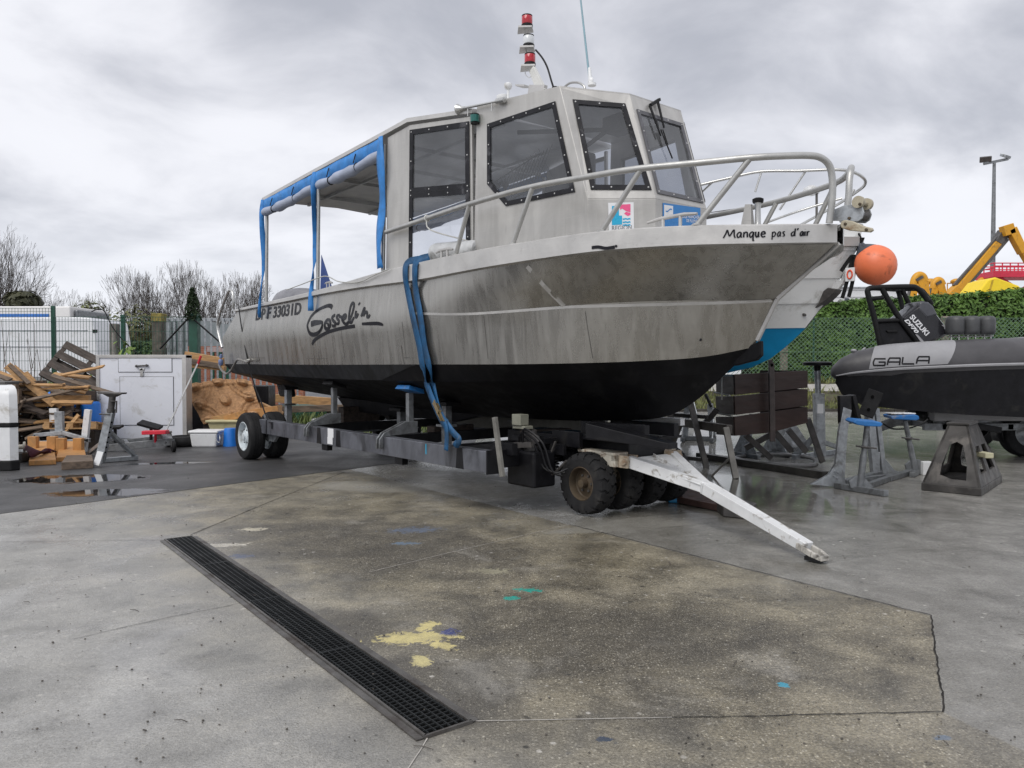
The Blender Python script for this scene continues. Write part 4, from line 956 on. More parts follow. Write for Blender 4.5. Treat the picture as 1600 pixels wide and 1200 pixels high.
dr.build('body', M('worn_white_vinyl', (.50, .51, .52), .5, var=.2, dirt=(.2, .2, .19), dirt_amt=.45), fd, src=BOAT, smooth=40)
rp = MB(); e_ = c0+V((.35, 0, 0))+dax*.35; rp.tube(catmull([tuple(e_), tuple(e_+V((.03, 0, .05))), tuple(e_+V((-.15, -.1, .12))), (-1.75, -1.43, 3.2), (-1.78, -1.44, 3.35)], 5), .009, 5); rp.tube([(-1.79, -1.44+.034*math.cos(a), 3.335+.034*math.sin(a)) for a in [k*.6 for k in range(12)]], .01, 5)
rp.build('lanyard', M('white_rope', (.55, .55, .53), .8), fd, src=BOAT)
hs = T('deck_hose', 'grey hose looping from the skin fitting round the stern of the boat', 'hose', BOAT @ V((-8.8, -1.4, 1.5)))
MB().tube(catmull([tuple(by(*q, -1.47)) for q in ((392, 562), (386, 566), (378, 563), (371, 562), (366, 570), (360, 580), (353, 584), (346, 578), (342, 570))], 5), .02, 8).build('tube', M('grey_hose', (.16, .15, .14), .35), hs, src=BOAT, smooth=50)
vl = MB(); vl.lathe([(.03, -.06), (.045, -.02), (.045, .03), (.03, .06)], by(345, 566, -1.47), (0, 0, 1), 12); vl.lathe([(.02, 0), (.035, .02), (.02, .08)], by(345, 560, -1.47), (.3, 0, 1), 10); vl.build('valve', M('blue_valve', (.12, .16, .3), .4), hs, src=BOAT, smooth=40)
# ================================================================== the boat trailer
tl = T('boat_trailer', 'long dark grey boat trailer with rugged front tyres and a white drawbar', 'trailer', mat=BOAT)
YO = -1.5
bt0, bt1 = by(405, 656, YO), by(761, 704, YO); bb1 = by(762, 740, YO)
zT, zB = (bt0.z+bt1.z)/2, bb1.z
xF = bt1.x; xR = bt0.x
for s in (1, -1):
    m_ = MB(); y0, y1 = (-1.5, -1.36) if s == 1 else (1.36, 1.5)
    m_.bx(xR, xF, y0, y1, zB, zT); bm = m_.build('side_beam', m_beam, tl, bevel=.006)
    MB().bx(xF-.001, xF+.02, y0-.012, y1+.012, zB-.012, zT+.012).build('end_plate', m_black, bm); p = MB(); p.bx(xR+.3, xR+.33, y0-.004, y1+.004, zB-.004, zT+.004); p.build('joint_plate', m_black, bm)
    if s == 1:
        wm = MB(); a, b_ = by(512, 671, YO-.003), by(521, 684, YO-.003); wm.bx(a.x, b_.x, YO-.004, YO-.001, b_.z, a.z+.02); wm.bx(a.x-.01, b_.x-.03, YO-.004, YO-.001, zB+.02, b_.z); wm.build('white_patch', m_wst, bm)
        bp_ = MB(); a = by(665, 700, YO-.003); bp_.bx(a.x, a.x+.014, YO-.004, YO-.001, zB+.10, zB+.22); bp_.build('blue_drip', m_cy, bm)
        dp = MB()
        for px in (497, 527, 716): a = by(px, 690, YO-.003); dp.hexa([V((a.x-.05, YO-.003, zB)), V((a.x+.1, YO-.003, zB)), V((a.x+.1, YO-.001, zB)), V((a.x-.05, YO-.001, zB))], [V((a.x-.03, YO-.003, zT)), V((a.x+.07, YO-.003, zT)), V((a.x+.07, YO-.001, zT)), V((a.x-.03, YO-.001, zT))])
        dp.build('tar_stain', m_black, bm)
        hk = MB(); hp = by(423, 664, YO-.01); hk.tube([hp+V((-.06, .05, .04)), hp+V((-.06, 0, .04)), hp+V((.05, 0, .04)), hp+V((.05, 0, -.06))], .012, 6); hk.build('rope_hook', m_black, bm)
        for px, py in ((511, 707), (627, 727)): a = by(px, py, -1.43); MB().bx(a.x-.09, a.x+.09, -1.47, -1.39, zB-.09, zB+.005).build('skid_foot', m_black, bm)
for x in (-5.7, -3.2, -1.6): MB().bx(x-.06, x+.06, -1.358, 1.358, zB+.06, zB+.2).build('cross_member', m_black, tl)
MB().bx(-1.7, .35, -.30, .30, .62, .80).build('spine', m_black, tl, bevel=.01)
nk = MB(); nk.hexa([V((-1.75, -1.355, .50)), V((-1.15, -1.355, .50)), V((-1.15, 1.355, .50)), V((-1.75, 1.355, .50))], [V((-1.75, -1.355, .70)), V((-1.15, -1.355, .70)), V((-1.15, 1.355, .70)), V((-1.75, 1.355, .70))]); nk.v = [p+V((xF+1.1, 0, 0)) for p in nk.v]
nk.build('front_cross_beam', m_black, tl, bevel=.01)
# suspension and rear axle
MB().bar((-7.2, -1.55, .40), (-7.2, 1.55, .40), .09, .09).build('rear_axle', m_galvd, tl)
for s in (-1, 1):
    MB().prism([V((-7.25, s*1.375, zB+.2)), V((xR+.5, s*1.375, zB+.0)), V((xR+.3, s*1.375, zB-.14)), V((-7.25, s*1.375, zB-.13))], (0, s*-.05, 0)).build('axle_bracket', m_galv, tl, bevel=.004)
def tyre(mb, c, r, w, rim, n=40, blocks=0):
    prof = [(rim, -w*.42), (rim*1.03, -w*.5), (lerp(rim, r, .5), -w*.54), (r*.93, -w*.5), (r*.985, -w*.40), (r, -w*.2), (r, w*.2), (r*.985, w*.40), (r*.93, w*.5), (lerp(rim, r, .5), w*.54), (rim*1.03, w*.5), (rim, w*.42)]
    if blocks: prof = [(q*(.94 if q > r*.8 else 1), y) for q, y in prof]
    mb.lathe(prof, c, (0, 1, 0), n, False)
    if blocks:                          # rugged zig-zag tread blocks
        for k in range(blocks):
            pit = 2*math.pi/blocks; a = pit*k; d = .74*pit
            for s in (-1, 1):
                ao = a+(.5*pit if s > 0 else 0)
                def P(ang, rr_, y): return V(c)+V((math.cos(ang)*rr_, y, math.sin(ang)*rr_))
                st = [(-.06*w, .25*d, 1.0), (.16*w, -.12*d, 1.0), (.34*w, .22*d, .985), (.50*w, .10*d, .95), (.55*w, .10*d, .84)]
                for (y0, o0, q0), (y1, o1, q1) in zip(st, st[1:]):
                    lo = [P(ao-d/2+o0, r*q0*.9, s*y0), P(ao+d/2+o0, r*q0*.9, s*y0), P(ao+d/2+o1, r*q1*.9, s*y1), P(ao-d/2+o1, r*q1*.9, s*y1)]
                    hi = [P(ao-d/2+o0, r*q0, s*y0), P(ao+d/2+o0, r*q0, s*y0), P(ao+d/2+o1, r*q1, s*y1), P(ao-d/2+o1, r*q1, s*y1)]
                    mb.hexa(lo, hi)
        for k in range(3): pass
    else:
        for y in (-.24, -.08, .08, .24): mb.lathe([(r*1.0, w*(y-.045)), (r*1.012, w*(y-.04)), (r*1.012, w*(y+.04)), (r*1.0, w*(y+.045))], c, (0, 1, 0), n, False)
def wheel(parent, c, r, w, rim, face, rimmat, blocks=0, name='wheel', dish=.35):
    w_ = MB(); tyre(w_, c, r, w, rim, 44, blocks); o = w_.build(name, m_tyre, parent, smooth=35)
    f = face
    k = MB(); k.lathe([(rim*1.02, f*w*.48), (rim*.97, f*w*.50), (rim*.93, f*w*.44), (rim*.90, f*w*.1), (rim*.84, f*w*dish*.4), (rim*.60, f*w*dish*.6), (rim*.45, f*w*dish*.9), (rim*.40, f*w*dish*1.1), (rim*.26, f*w*dish*1.15), (rim*.24, f*w*.5), (rim*.1, f*w*.52), (0, f*w*.52)], c, (0, 1, 0), 32, False)
    k.build('rim', rimmat, o, smooth=35)
    h = MB()
    for q in range(6): a = q*math.pi/3; h.lathe([(.014, 0), (.014, .02)], V(c)+V((math.cos(a)*rim*.5, f*w*dish*.75, math.sin(a)*rim*.5)), (0, f, 0), 6)
    h.build('wheel_nuts', m_dsteel, o)
    return o
m_wrim = M('pale_painted_rim', (.55, .60, .63), .4, var=.12, dirt=(.2, .19, .17), dirt_amt=.3)
for y, f in ((-1.55, -1), (-1.14, -1), (1.14, 1), (1.55, 1)): wheel(tl, (-7.2, y, .40), .40, .25, .245, f, m_wrim)
# front bogie: turntable, axle, four tyres
tt = MB(); tt.bx(-.55, .42, -.5, .5, .80, .83); tt.build('turntable_plate', m_black, tl, bevel=.005)
fr = MB(); fr.bx(-.22, .34, -.50, .50, .66, .69); fr.bx(.28, .34, -.50, .50, .60, .66); fr.bx(-.1, .34, -.50, -.44, .54, .66); fr.bx(-.1, .34, .44, .50, .54, .66); fr.bx(-.05, .05, -.4, .4, .33, .66)
fr.build('bogie_frame', M('rusty_white_paint', (.50, .47, .40), .6, var=.2, dirt=(.16, .085, .04), dirt_amt=.55, dirt_scale=7), tl, bevel=.006)
MB().bar((0, -.48, .33), (0, .62, .33), .10, .10).build('front_axle', m_black, tl)
for y, f in ((-.56, -1), (-.13, -1), (.27, 1), (.70, 1)): wheel(tl, (0, y, .345), .335, .22, .18, f, m_rust, 17, dish=.15)
sp = MB(); sp.bx(-.40, .55, -.28, -.2, .84, .98); sp.bx(-.4, .55, .2, .28, .84, .98); sp.hexa([V((.1, -.7, .84)), V((1.0, -.45, .78)), V((1.0, -.3, .78)), V((.1, -.5, .84))], [V((.1, -.7, 1.0)), V((1.0, -.45, .84)), V((1.0, -.3, .84)), V((.1, -.5, 1.0))])
sp.build('bow_chock', m_black, tl, bevel=.006)
# white drawbar
tip = BI @ gnd(1283, 880); tip.z = .055
H1, H2 = V((.40, -.36, .60)), V((.40, .36, .60)); apx = V((.40, 0, .60)).lerp(V((tip.x, tip.y, tip.z+.03)), .40); apx.z += .015
db = MB(); dirv = (tip-apx).normalized(); sdv = dirv.cross(V((0, 0, 1))).normalized()
db.bar(apx, tip-dirv*.14+V((0, 0, .01)), .13, .11, w2=.10, h2=.085)
db.bar(H1, apx-sdv*.02, .09, .12, w2=.10, h2=.11); db.bar(H2, apx+sdv*.02, .09, .12, w2=.10, h2=.11)
mid = (H1+H2)/2
db.hexa([H1+V((0, 0, .02)), H2+V((0, 0, .02)), apx+sdv*.05+V((0, 0, .028)), apx-sdv*.05+V((0, 0, .028))], [H1+V((0, 0, .034)), H2+V((0, 0, .034)), apx+sdv*.05+V((0, 0, .044)), apx-sdv*.05+V((0, 0, .044))])
db.bar(mid+V((.03, 0, .045)), apx.lerp(mid, .2)+V((0, 0, .045)), .012, .035, w2=.012, h2=.01)
dbar = db.build('drawbar', m_wmetal, tl, bevel=.006)
ey = MB(); c = tip-dirv*.03
for s in (-1, 1): ey.bar(tip-dirv*.22+sdv*s*.045, tip-dirv*.05+sdv*s*.055, .03, .05); ey.bar(tip-dirv*.05+sdv*s*.055, tip+dirv*.03+sdv*s*.03, .03, .045)
ey.bar(tip+dirv*.03+sdv*.045, tip+dirv*.03-sdv*.045, .03, .045); ey.build('towing_eye', M('chipped_white_paint', (.5, .48, .44), .5, dirt=(.05, .045, .04), dirt_amt=.6, dirt_scale=9), dbar, bevel=.006)
MB().bx(tip.x-.12, tip.x+.02, tip.y-.05, tip.y+.05, .012, .045).build('rubber_stop', m_rub, dbar)
pn = MB()
for y in (-.36, .36): pn.bar((.32, y-.07, .60), (.46, y-.07, .60), .13, .03, up=(0, 1, 0)); pn.bar((.32, y+.07, .60), (.46, y+.07, .60), .13, .03, up=(0, 1, 0)); pn.lathe([(.035, -.11), (.035, .11)], (.42, y, .60), (0, 1, 0), 10)
pn.build('drawbar_hinge', M('rusty_hinge', (.42, .36, .28), .65, var=.3, dirt=(.17, .08, .03), dirt_amt=.6, dirt_scale=9), tl, bevel=.004)
# hydraulic unit in front of the beam
yH = -1.02
a, b_ = by(792, 706, yH), by(834, 764, yH)
hy = MB(); hy.bx(a.x, b_.x, yH, yH+.32, b_.z, a.z+.03); tank = hy.build('hydraulic_tank', m_black, tl, bevel=.025)
pu = MB(); c = V(((a.x+b_.x)/2, yH+.15, a.z+.03)); pu.lathe([(.09, 0), (.09, .05), (.05, .06), (.05, .12), (.075, .13), (.075, .22), (.03, .24)], c, (0, 0, 1), 14); pu.lathe([(.05, -.16), (.05, .12)], c+V((.02, 0, .12)), (.8, -.3, .1), 12); pu.bar(c+V((-.14, -.1, .05)), c+V((.16, -.1, .08)), .06, .06)
pu.build('pump', m_dsteel, tank, smooth=40)
vb = MB(); vb.bx(c.x-.12, c.x+.03, yH-.02, yH+.1, c.z+.28, c.z+.40); vb.bx(c.x-.13, c.x+.08, yH-.0, yH+.12, c.z+.24, c.z+.275); vb.build('valve_block', M('cream_valve', (.20, .20, .16), .5), tank, bevel=.006)
hz_ = MB()
for k in range(3):
    p = c+V((.06*k-.1, -.08-.02*k, .05+.02*(k % 3))); hz_.tube(catmull([tuple(p), tuple(p+V((.08, -.05, .12+.02*k))), tuple(p+V((.26+.03*k, .0, .02))), tuple(p+V((.34+.04*k, .06, -.22-.03*k))), tuple(p+V((.55, .15, -.30+.03*k)))], 4), .013, 6)
hz_.build('hydraulic_hose', m_black, tank, smooth=50)
bk_ = MB()
for px0, py0, px1, py1, y, d_ in ((838, 690, 880, 712, -.7, .05), (862, 672, 905, 700, -.55, .06), (800, 680, 850, 694, -.8, .2), (845, 712, 858, 752, -.62, .08), (880, 700, 896, 740, -.45, .05), (770, 690, 800, 712, -1.2, .08)):
    a, b_ = by(px0, py0, y), by(px1, py1, y); bk_.bx(a.x, b_.x, y, y+d_, b_.z, a.z)
for k in range(5): c = by(866, 716+5*k, -.66); bk_.lathe([(.05, 0), (.06, .012), (.05, .024)], c, (0, 0, 1), 12)
bk_.bar(by(872, 735, -.5), by(900, 715, -.4), .04, .04); bk_.bar(by(853, 745, -.6), by(880, 730, -.5), .03, .03)
bk_.build('bogie_bracket', m_black, tl, bevel=.004)
ln = MB(); p = by(850, 735, -.75); ln.tube(catmull([tuple(by(*q, -.75)) for q in ((838, 712), (846, 738), (862, 742), (885, 720))], 4), .014, 6); ln.lathe([(.03, -.12), (.03, .12)], by(842, 715, -.75), (0, 0, 1), 10); ln.bar(by(855, 725, -.75), by(868, 690, -.75), .02, .02); ln.lathe([(.04, -.05), (.04, .05)], by(848, 742, -.75), (1, 0, .3), 10); ln.build('steering_linkage', m_dsteel, tl, smooth=40)
up_ = MB(); up_.bar(by(785, 745, -1.45), by(773, 652, -1.45), .055, .04, up=(0, 1, 0)); up_.build('guide_post', M('greyed_timber', (.17, .165, .15), .8, var=.3), tl, bevel=.004)
# hull supports: arms hooked over the beam, posts and pads
m_bpad = M('blue_pad', (.02, .15, .42), .5, var=.2, dirt=(.2, .22, .25), dirt_amt=.3)
for s in (1, -1):
    for x, zp, blue in ((by(480, 668, -1.52).x, 1.27, 0), (by(594, 690, -1.52).x, 1.25, 1)):
        ar = MB()
        for y_off in (-.03, .045):
            P = [(-1.57, zB+.08), (-1.565, zT-.03), (-1.50, zT+.05), (-1.18, zT+.18), (-1.0, zT+.18), (-1.0, zT+.03), (-1.2, zT+.02), (-1.45, zT+.006), (-1.512, zT+.0), (-1.518, zB+.08)]
            ar.prism([V((x+y_off, s*y, z)) for y, z in P], (.025, 0, 0))
        arm = ar.build('support_arm', m_galvd, tl, bevel=.004)
        po = MB(); po.bar((x, s*-1.08, zT+.03), (x, s*-1.08, zp), .075, .075); post = po.build('post', m_galvd, arm, bevel=.004)
        pd = MB(); n_ = V((0, s*.26, 1)).normalized(); pc = V((x, s*-1.08, zp+.02)); ux = V((1, 0, 0)); uy = n_.cross(ux)
        pd.hexa([pc+ux*a_*.17+uy*b2*.13 for a_, b2 in ((-1, -1), (1, -1), (1, 1), (-1, 1))], [pc+n_*.06+ux*a_*.15+uy*b2*.11 for a_, b2 in ((-1, -1), (1, -1), (1, 1), (-1, 1))]); pd.build('pad', m_bpad if blue else m_rub, arm, bevel=.008)
for x, y, z1 in ((-7.35, -.8, 1.18), (-4.2, -.35, .92), (-2.55, -.65, 1.08), (-2.6, .6, 1.08)):
    po = MB(); po.bx(x-.05, x+.05, y-.05, y+.05, .42, z1); pst = po.build('prop', m_galvd if x > -7 else m_galv, tl, bevel=.004)
    MB().bx(x-.16, x+.16, y-.12, y+.12, z1, z1+.05).build('pad', m_rub, pst, bevel=.01)
    MB().bx(x-.1, x+.1, y-.1, y+.1, z1-.28, z1-.25).build('collar', m_galvd, pst)
for x, zz in ((-6.2, .90), (-3.4, .74), (-1.3, .81)):
    MB().bx(x-.1, x+.1, -.35, .35, zB+.12, zz).build('keel_chock', m_woodd, tl, bevel=.01)
MB().bx(-1.0, .3, .62, .70, .92, 1.0).build('light_board', m_wplas, tl, bevel=.004)
lp = MB(); lp.bx(-4.6, -1.2, .95, 1.00, .62, .98); lp.build('side_board', M('dull_grey_board', (.15, .15, .14), .6, var=.2), tl)
# ================================================================== white boat beyond the bow
m_gel = M('white_gelcoat', (.80, .81, .81), .3, var=.07, scale=2, bump=.03, dirt=(.45, .44, .41), dirt_amt=.25)
m_bbot = M('blue_antifouling', (.006, .30, .62), .45, var=.15, scale=2, bump=.06)
WY = 3.15
wb = T('white_boat', 'white clinker motor boat with a bright blue bottom, its bow showing behind the aluminium boat', 'boat', BOAT @ V((-3, WY, 0)), math.atan2(-.775, .632))
WST = [(3.33, 1.13), (3.11, 1.08), (2.77, .88), (2.21, .47), (1.96, .20), (1.66, -.24), (1.50, -.82), (1.44, -1.6)]      # z, stem x
def stemx(z): return -tab([(-z_, x_) for z_, x_ in WST], -z)[0] if False else tab(sorted((z_, x_) for z_, x_ in WST), z)[0]
def wside(s, lv, u):
    """lv: height 1.44..3.33, u: 0 at stern .. 1 at the stem"""
    sx = stemx(lv); x = lerp(-7.0, sx, u); d = sx-x
    full = 1.35*min(1, ((lv-1.40)/1.5))**.55 if lv > 1.41 else .03
    flare = 1-math.exp(-d*(.62+.22*(lv-1.4)))
    return V((x, WY+s*full*flare, lv+.02*(1-u)))
uu = [1-(1-i/40)**1.6 for i in range(41)]
hw = MB(); hb = MB()
for s in (-1, 1):
    for z0, z1 in ((2.11, 2.42), (2.42, 2.73), (2.73, 3.06), (3.06, 3.33)):
        o_ = lambda p: V((p.x+.0, p.y+s*.016, p.z))
        hw.loft([[wside(s, z1, u), o_(wside(s, z0, u))] for u in uu]); hw.loft([[o_(wside(s, z0, u)), wside(s, z0+.004, u)] for u in uu])
    hb.loft([[wside(s, z, u)+V((0, s*.002, 0)) for z in (2.11, 2.0, 1.85, 1.7, 1.58, 1.49, 1.44)] for u in uu])
wbh = hw.build('hull', m_gel, wb, src=BOAT, smooth=30)
hb.build('hull_bottom', m_bbot, wb, src=BOAT, smooth=50, label='bright blue painted bottom')
rs = MB(); rows = []
for s in (-1, 1):
    rs.loft([[wside(s, 3.10, u)+V((0, s*.0, 0)), wside(s, 3.10, u)+V((.03*(u > .9), s*.045, .01)), wside(s, 3.22, u)+V((.03*(u > .9), s*.045, 0)), wside(s, 3.22, u)] for u in uu])
    rs.loft([[wside(s, 3.33, u)+V((0, s*.01, .0)), wside(s, 3.33, u)+V((0, s*.01, .03)), wside(s, 3.33, u)+V((0, -s*.09, .03))] for u in uu if wside(s, 3.33, u).x < .9])
rs.build('rubbing_strake', m_gun, wb, src=BOAT, smooth=30)
dk = MB(); dk.loft([[wside(-1, 3.3, u)+V((0, 0, .0)), V((wside(1, 3.3, u).x, WY, 3.36)), wside(1, 3.3, u)] for u in uu]); dk.build('deck', m_gel, wb, src=BOAT)
bh = MB(); bh.bx(.88, 1.12, WY-.06, WY+.06, 3.34, 3.40); bh.build('stem_head', m_gun, wb, src=BOAT, bevel=.02)
bt_ = MB(); p = by(1265, 488, WY-.04); bt_.lathe([(.02, 0), (.02, .04)], by(1258, 492, WY-.08), (0, -1, 0), 8); bt_.tube([by(1266, 493, WY)+V((.02*math.cos(a), 0, .02*math.sin(a))) for a in [k*.6 for k in range(11)]], .006, 5); bt_.build('bow_eye', m_dsteel, wb, src=BOAT)
pr = MB()
up_r = [(1075, 294, 2.0), (1098, 288, 2.15), (1145, 277, 2.35), (1190, 268, 2.55), (1250, 267, 2.75), (1305, 265, 2.95), (1333, 269, 3.08), (1350, 279, 3.2), (1351, 289, 3.35), (1338, 300, 3.5), (1316, 315, 3.7), (1290, 330, 3.9), (1250, 352, 4.1)]
pr.tube(catmull([tuple(by(x, y, yy)) for x, y, yy in up_r], 5), .019, 8)
pr.tube(catmull([tuple(by(x, y, yy)) for x, y, yy in ((1200, 347, 2.4), (1245, 331, 2.7), (1290, 317, 2.9), (1316, 310, 3.0))], 5), .015, 8)
for a, b_ in (((1112, 286, 2.2), (1097, 300, 2.2)), ((1259, 267, 2.8), (1218, 328, 2.65)), ((1335, 296, 3.45), (1322, 320, 3.4)), ((1190, 268, 2.55), (1180, 300, 2.5))): pr.tube([by(*a), by(*b_)], .014, 8)
pr.build('pulpit_rail', m_stain, wb, src=BOAT, smooth=50)
ww = MB(); ww.tube([by(1110, 332, 2.3), by(1222, 316, 2.6)], .006, 5); ww.build('guard_wire', m_dsteel, wb, src=BOAT)
gm = MB(); gm.lathe([(.02, -.05), (.10, -.03), (.11, 0), (.09, .05), (.04, .08), (0, .085)], by(1267, 300, 3.0), (0, 0, 1), 18); g_ = gm.build('dome_antenna', m_wplas, wb, src=BOAT, smooth=40)
MB().tube([by(1276, 345, 3.0), by(1276, 302, 3.0)], .016, 8).build('antenna_pole', m_dsteel, g_, src=BOAT)
# keel stand carrying the white boat, in the shade behind the plank crate
for nm, x in (('near', -1.9), ('far', -5.0)):
    ks = MB(); 
    for sx, sy in ((-.35, -.45), (.35, -.45), (-.35, .45), (.35, .45)): ks.bar((x+sx, WY+sy, 0), (x+sx*.4, WY+sy*.4, 1.36), .08)
    ks.bx(x-.25, x+.25, WY-.28, WY+.28, 1.34, 1.43)
    for z in (.12, .8): ks.bar((x-.36, WY-.45, z), (x+.36, WY-.45, z), .06); ks.bar((x-.36, WY+.45, z), (x+.36, WY+.45, z), .06)
    one('keel_stand', ks, m_dsteel, 'steel keel stand under the white boat, %s' % ('behind the brown plank crate' if nm == 'near' else 'hidden far behind the trailer'), 'boat stand', 'stands carrying the white boat', src=BOAT)
# anchor, tag strap and buoy at its stem
an = T('anchor', 'galvanised anchor hanging at the stem of the white boat', 'anchor', BOAT @ by(1300, 470, WY))
f = MB(); P = [by(*q, WY) for q in ((1278, 482), (1284, 474), (1292, 455), (1299, 450), (1311, 452), (1308, 458), (1296, 470))]; f.prism([p+V((0, -.09, 0)) for p in P], (0, .18, 0)); f.build('fluke', m_dsteel, an, src=BOAT, bevel=.01)
f = MB(); P = [by(*q, WY) for q in ((1295, 449), (1299, 440), (1310, 438), (1319, 438), (1318, 444), (1311, 452), (1301, 452))]; f.prism([p+V((0, -.03, 0)) for p in P], (0, .06, 0)); f.bar(by(1316, 440, WY), by(1330, 406, WY), .05, .03, up=(0, 1, 0)); f.build('shank', m_wmetal, an, src=BOAT, bevel=.006)
ts = T('tag_strap', 'black strap with a white and orange tag hanging under the bow of the white boat', 'strap', BOAT @ by(1328, 460, WY-.1))
f = MB()
for P in (((1333, 398), (1328, 420), (1322, 445), (1316, 466)), ((1334, 398), (1334, 425), (1331, 445), (1326, 464)), ((1331, 400), (1322, 412), (1314, 424))): web(catmull([tuple(by(*q, WY-.12)) for q in P], 4), .05, (0, -1, 0), f)
f.build('webbing', m_rub, ts, src=BOAT, solid=.006)
f = MB(); c = by(1328.5, 429, WY-.14); f.bx(c.x-.06, c.x+.06, c.y-.01, c.y+.01, c.z-.085, c.z+.085); tg = f.build('tag', m_wst, ts, src=BOAT, bevel=.004)
f = MB(); f.tube([c+V((.032*math.cos(a), -.014, .052*math.sin(a))) for a in [k*math.pi/8 for k in range(16)]], .010, 6, closed=True); f.build('orange_ring', M('orange_red_print', (.75, .10, .04), .4, bump=0), tg, src=BOAT)
bc = by(1368.5, 415, WY+.02); rB = .252
bo = T('buoy', 'orange mooring buoy with a grey neck hanging from the bow of the white boat', 'buoy', BOAT @ (bc-V((0, 0, rB))))
f = MB(); dneck = (by(1343, 381, WY)-bc).normalized(); f.lathe([(0, -rB*1.0), (rB*.35, -rB*.94), (rB*.7, -rB*.72), (rB*.93, -rB*.36), (rB, 0), (rB*.95, rB*.34), (rB*.78, rB*.66), (rB*.56, rB*.88), (rB*.38, rB*1.02)], bc, dneck, 28, False)
f.build('float', M('orange_vinyl', (.80, .19, .08), .45, var=.08, scale=4, bump=.12, bscale=8, dirt=(.36, .10, .05), dirt_amt=.22, dirt_scale=5), bo, src=BOAT, smooth=60, subdiv=1)
f = MB(); f.lathe([(rB*.60, rB*.84), (rB*.42, rB*1.04), (rB*.22, rB*1.22), (rB*.16, rB*1.42), (0, rB*1.43)], bc, dneck, 20, False); f.build('neck', M('dark_grey_vinyl', (.05, .055, .07), .45), bo, src=BOAT, smooth=60)
f = MB(); f.tube(catmull([tuple(bc+dneck*rB*1.36), tuple(bc+dneck*rB*1.7+V((0, 0, .03))), tuple(by(1336, 366, WY))], 4), .014, 6); f.tube(catmull([tuple(bc+dneck*rB*1.3), tuple(by(1345, 372, WY-.05)), tuple(by(1340, 362, WY))], 4), .014, 6); f.build('lanyard', m_rub, bo, src=BOAT)

# ================================================================== inflatable boat on the right
def cpx(tree, px, py, off=.004):
    d = ray(px, py).normalized(); h = tree.ray_cast(CAMP, d)
    return None if h[0] is None else h[0]-d*off
m_hyp = M('dark_grey_hypalon', (.065, .063, .068), .45, var=.25, scale=2, bump=.06, bscale=25)
m_hypl = M('light_grey_hypalon', (.30, .30, .315), .5, var=.12, scale=2, bump=.06, bscale=25)
rib = T('inflatable_boat', 'dark grey rigid inflatable boat with an outboard and roll bar on a road trailer', 'boat', tuple(gnd(1560, 715)))
def tube_pts(dY):
    out = []
    for px, py, r in ((1299, 586, 3), (1304, 584, 11), (1318, 579, 19), (1340, 574.5, 26), (1380, 570, 30.5), (1440, 566.5, 32), (1520, 563, 33), (1620, 560, 33.5), (1760, 553, 33), (1900, 540, 30)):
        Y = 12.5-.0006*(px-1300); p = at(px, py, Y); out.append((p+V((dY*.62, dY, 0)), r*Y/FPX))
    return out
tp = tube_pts(0); tb_ = MB(); tb_.tube([p for p, r in tp], [r for p, r in tp], 28); 
tube = tb_.build('tube', m_hyp, rib, src=Matrix.Identity(4), smooth=60)
tp2 = tube_pts(1.55); MB().tube([p for p, r in tp2], [r for p, r in tp2], 24).build('tube', m_hyp, rib, src=Matrix.Identity(4), smooth=60)
def tube_at(px):
    """centre, radius on the near tube at a photo column"""
    c = catmull([(*p, r) for p, r in tp], 8)
    for i in range(len(c)-1):
        a, b_ = c[i], c[i+1]; fa = V(a[:3]); 
        xa, xb = 800+FPX*a[0]/a[1], 800+FPX*b_[0]/b_[1]
        if xa <= px <= xb: t_ = (px-xa)/(xb-xa); return V((lerp(a[0], b_[0], t_), lerp(a[1], b_[1], t_), lerp(a[2], b_[2], t_))), lerp(a[3], b_[3], t_)
pn = MB(); rows = []
for i in range(25):
    row = []
    for k in range(13):
        th = R(lerp(100, -6, k/12))         # angle above the horizontal, facing the camera
        s_ = k/12; lo_, hi_ = 1345+26*(1-s_)**1.5*1.0, 1462+26*math.sin((1-s_)*1.5)
        c, r = tube_at(lerp(lo_, hi_, i/24)); row.append(c+V((0, -math.cos(th), math.sin(th)))*(r+.006))
    rows.append(row)
pn.loft(rows); panel = pn.build('tube_panel', m_hypl, rib, src=Matrix.Identity(4), smooth=60, label='light grey panel of the tube with dark letters')
bvt = BVHTree.FromPolygons(pn.v, pn.f)
L = MB(); strokes = {'G': [((1, .95), (.1, .95), (.02, .5), (.08, .05), (1, .05), (1, .5), (.45, .5))], 'A': [((0, 0), (.02, .6), (.12, .95), (.98, .95), (1, .6), (1, 0)), ((0, .42), (1, .42))], 'L': [((.0, 1), (.0, .06), (1, .06))]}
for ch, x0 in (('G', 1363.5), ('A', 1386.5), ('L', 1409.5), ('A', 1432)):
    for st in strokes[ch]:
        P = []
        for (a, b_), (c_, d_) in zip(st, st[1:]):
            for k in range(5): P.append((lerp(a, c_, k/5), lerp(b_, d_, k/5)))
        P.append(st[-1]); rows = []
        for i, (x, y) in enumerate(P):
            a, c_ = P[max(0, i-1)], P[min(len(P)-1, i+1)]; dx, dy = (c_[0]-a[0])*19, (c_[1]-a[1])*11; l = math.hypot(dx, dy) or 1; nx, ny = -dy/l*1.25, dx/l*1.25
            bx_, by_ = x0+x*19+y*1.5, 571.5-.12*(x0-1363)*.4-y*11.5
            r = [cpx(bvt, bx_+nx*k, by_-ny*k) for k in (-1, 1)]
            if None not in r: rows.append(r)
        if len(rows) > 1: L.loft(rows)
L.build('lettering', m_black, panel, src=Matrix.Identity(4))
sk = MB(); rows = []
for i in range(40):
    px = lerp(1302, 1640, i/39); c, r = tube_at(px); row = []
    for th in (-17, -15, -11, -9): row.append(c+V((0, -math.cos(R(th)), math.sin(R(th))))*(r+(.022 if th in (-15, -11) else .0)))
    rows.append(row)
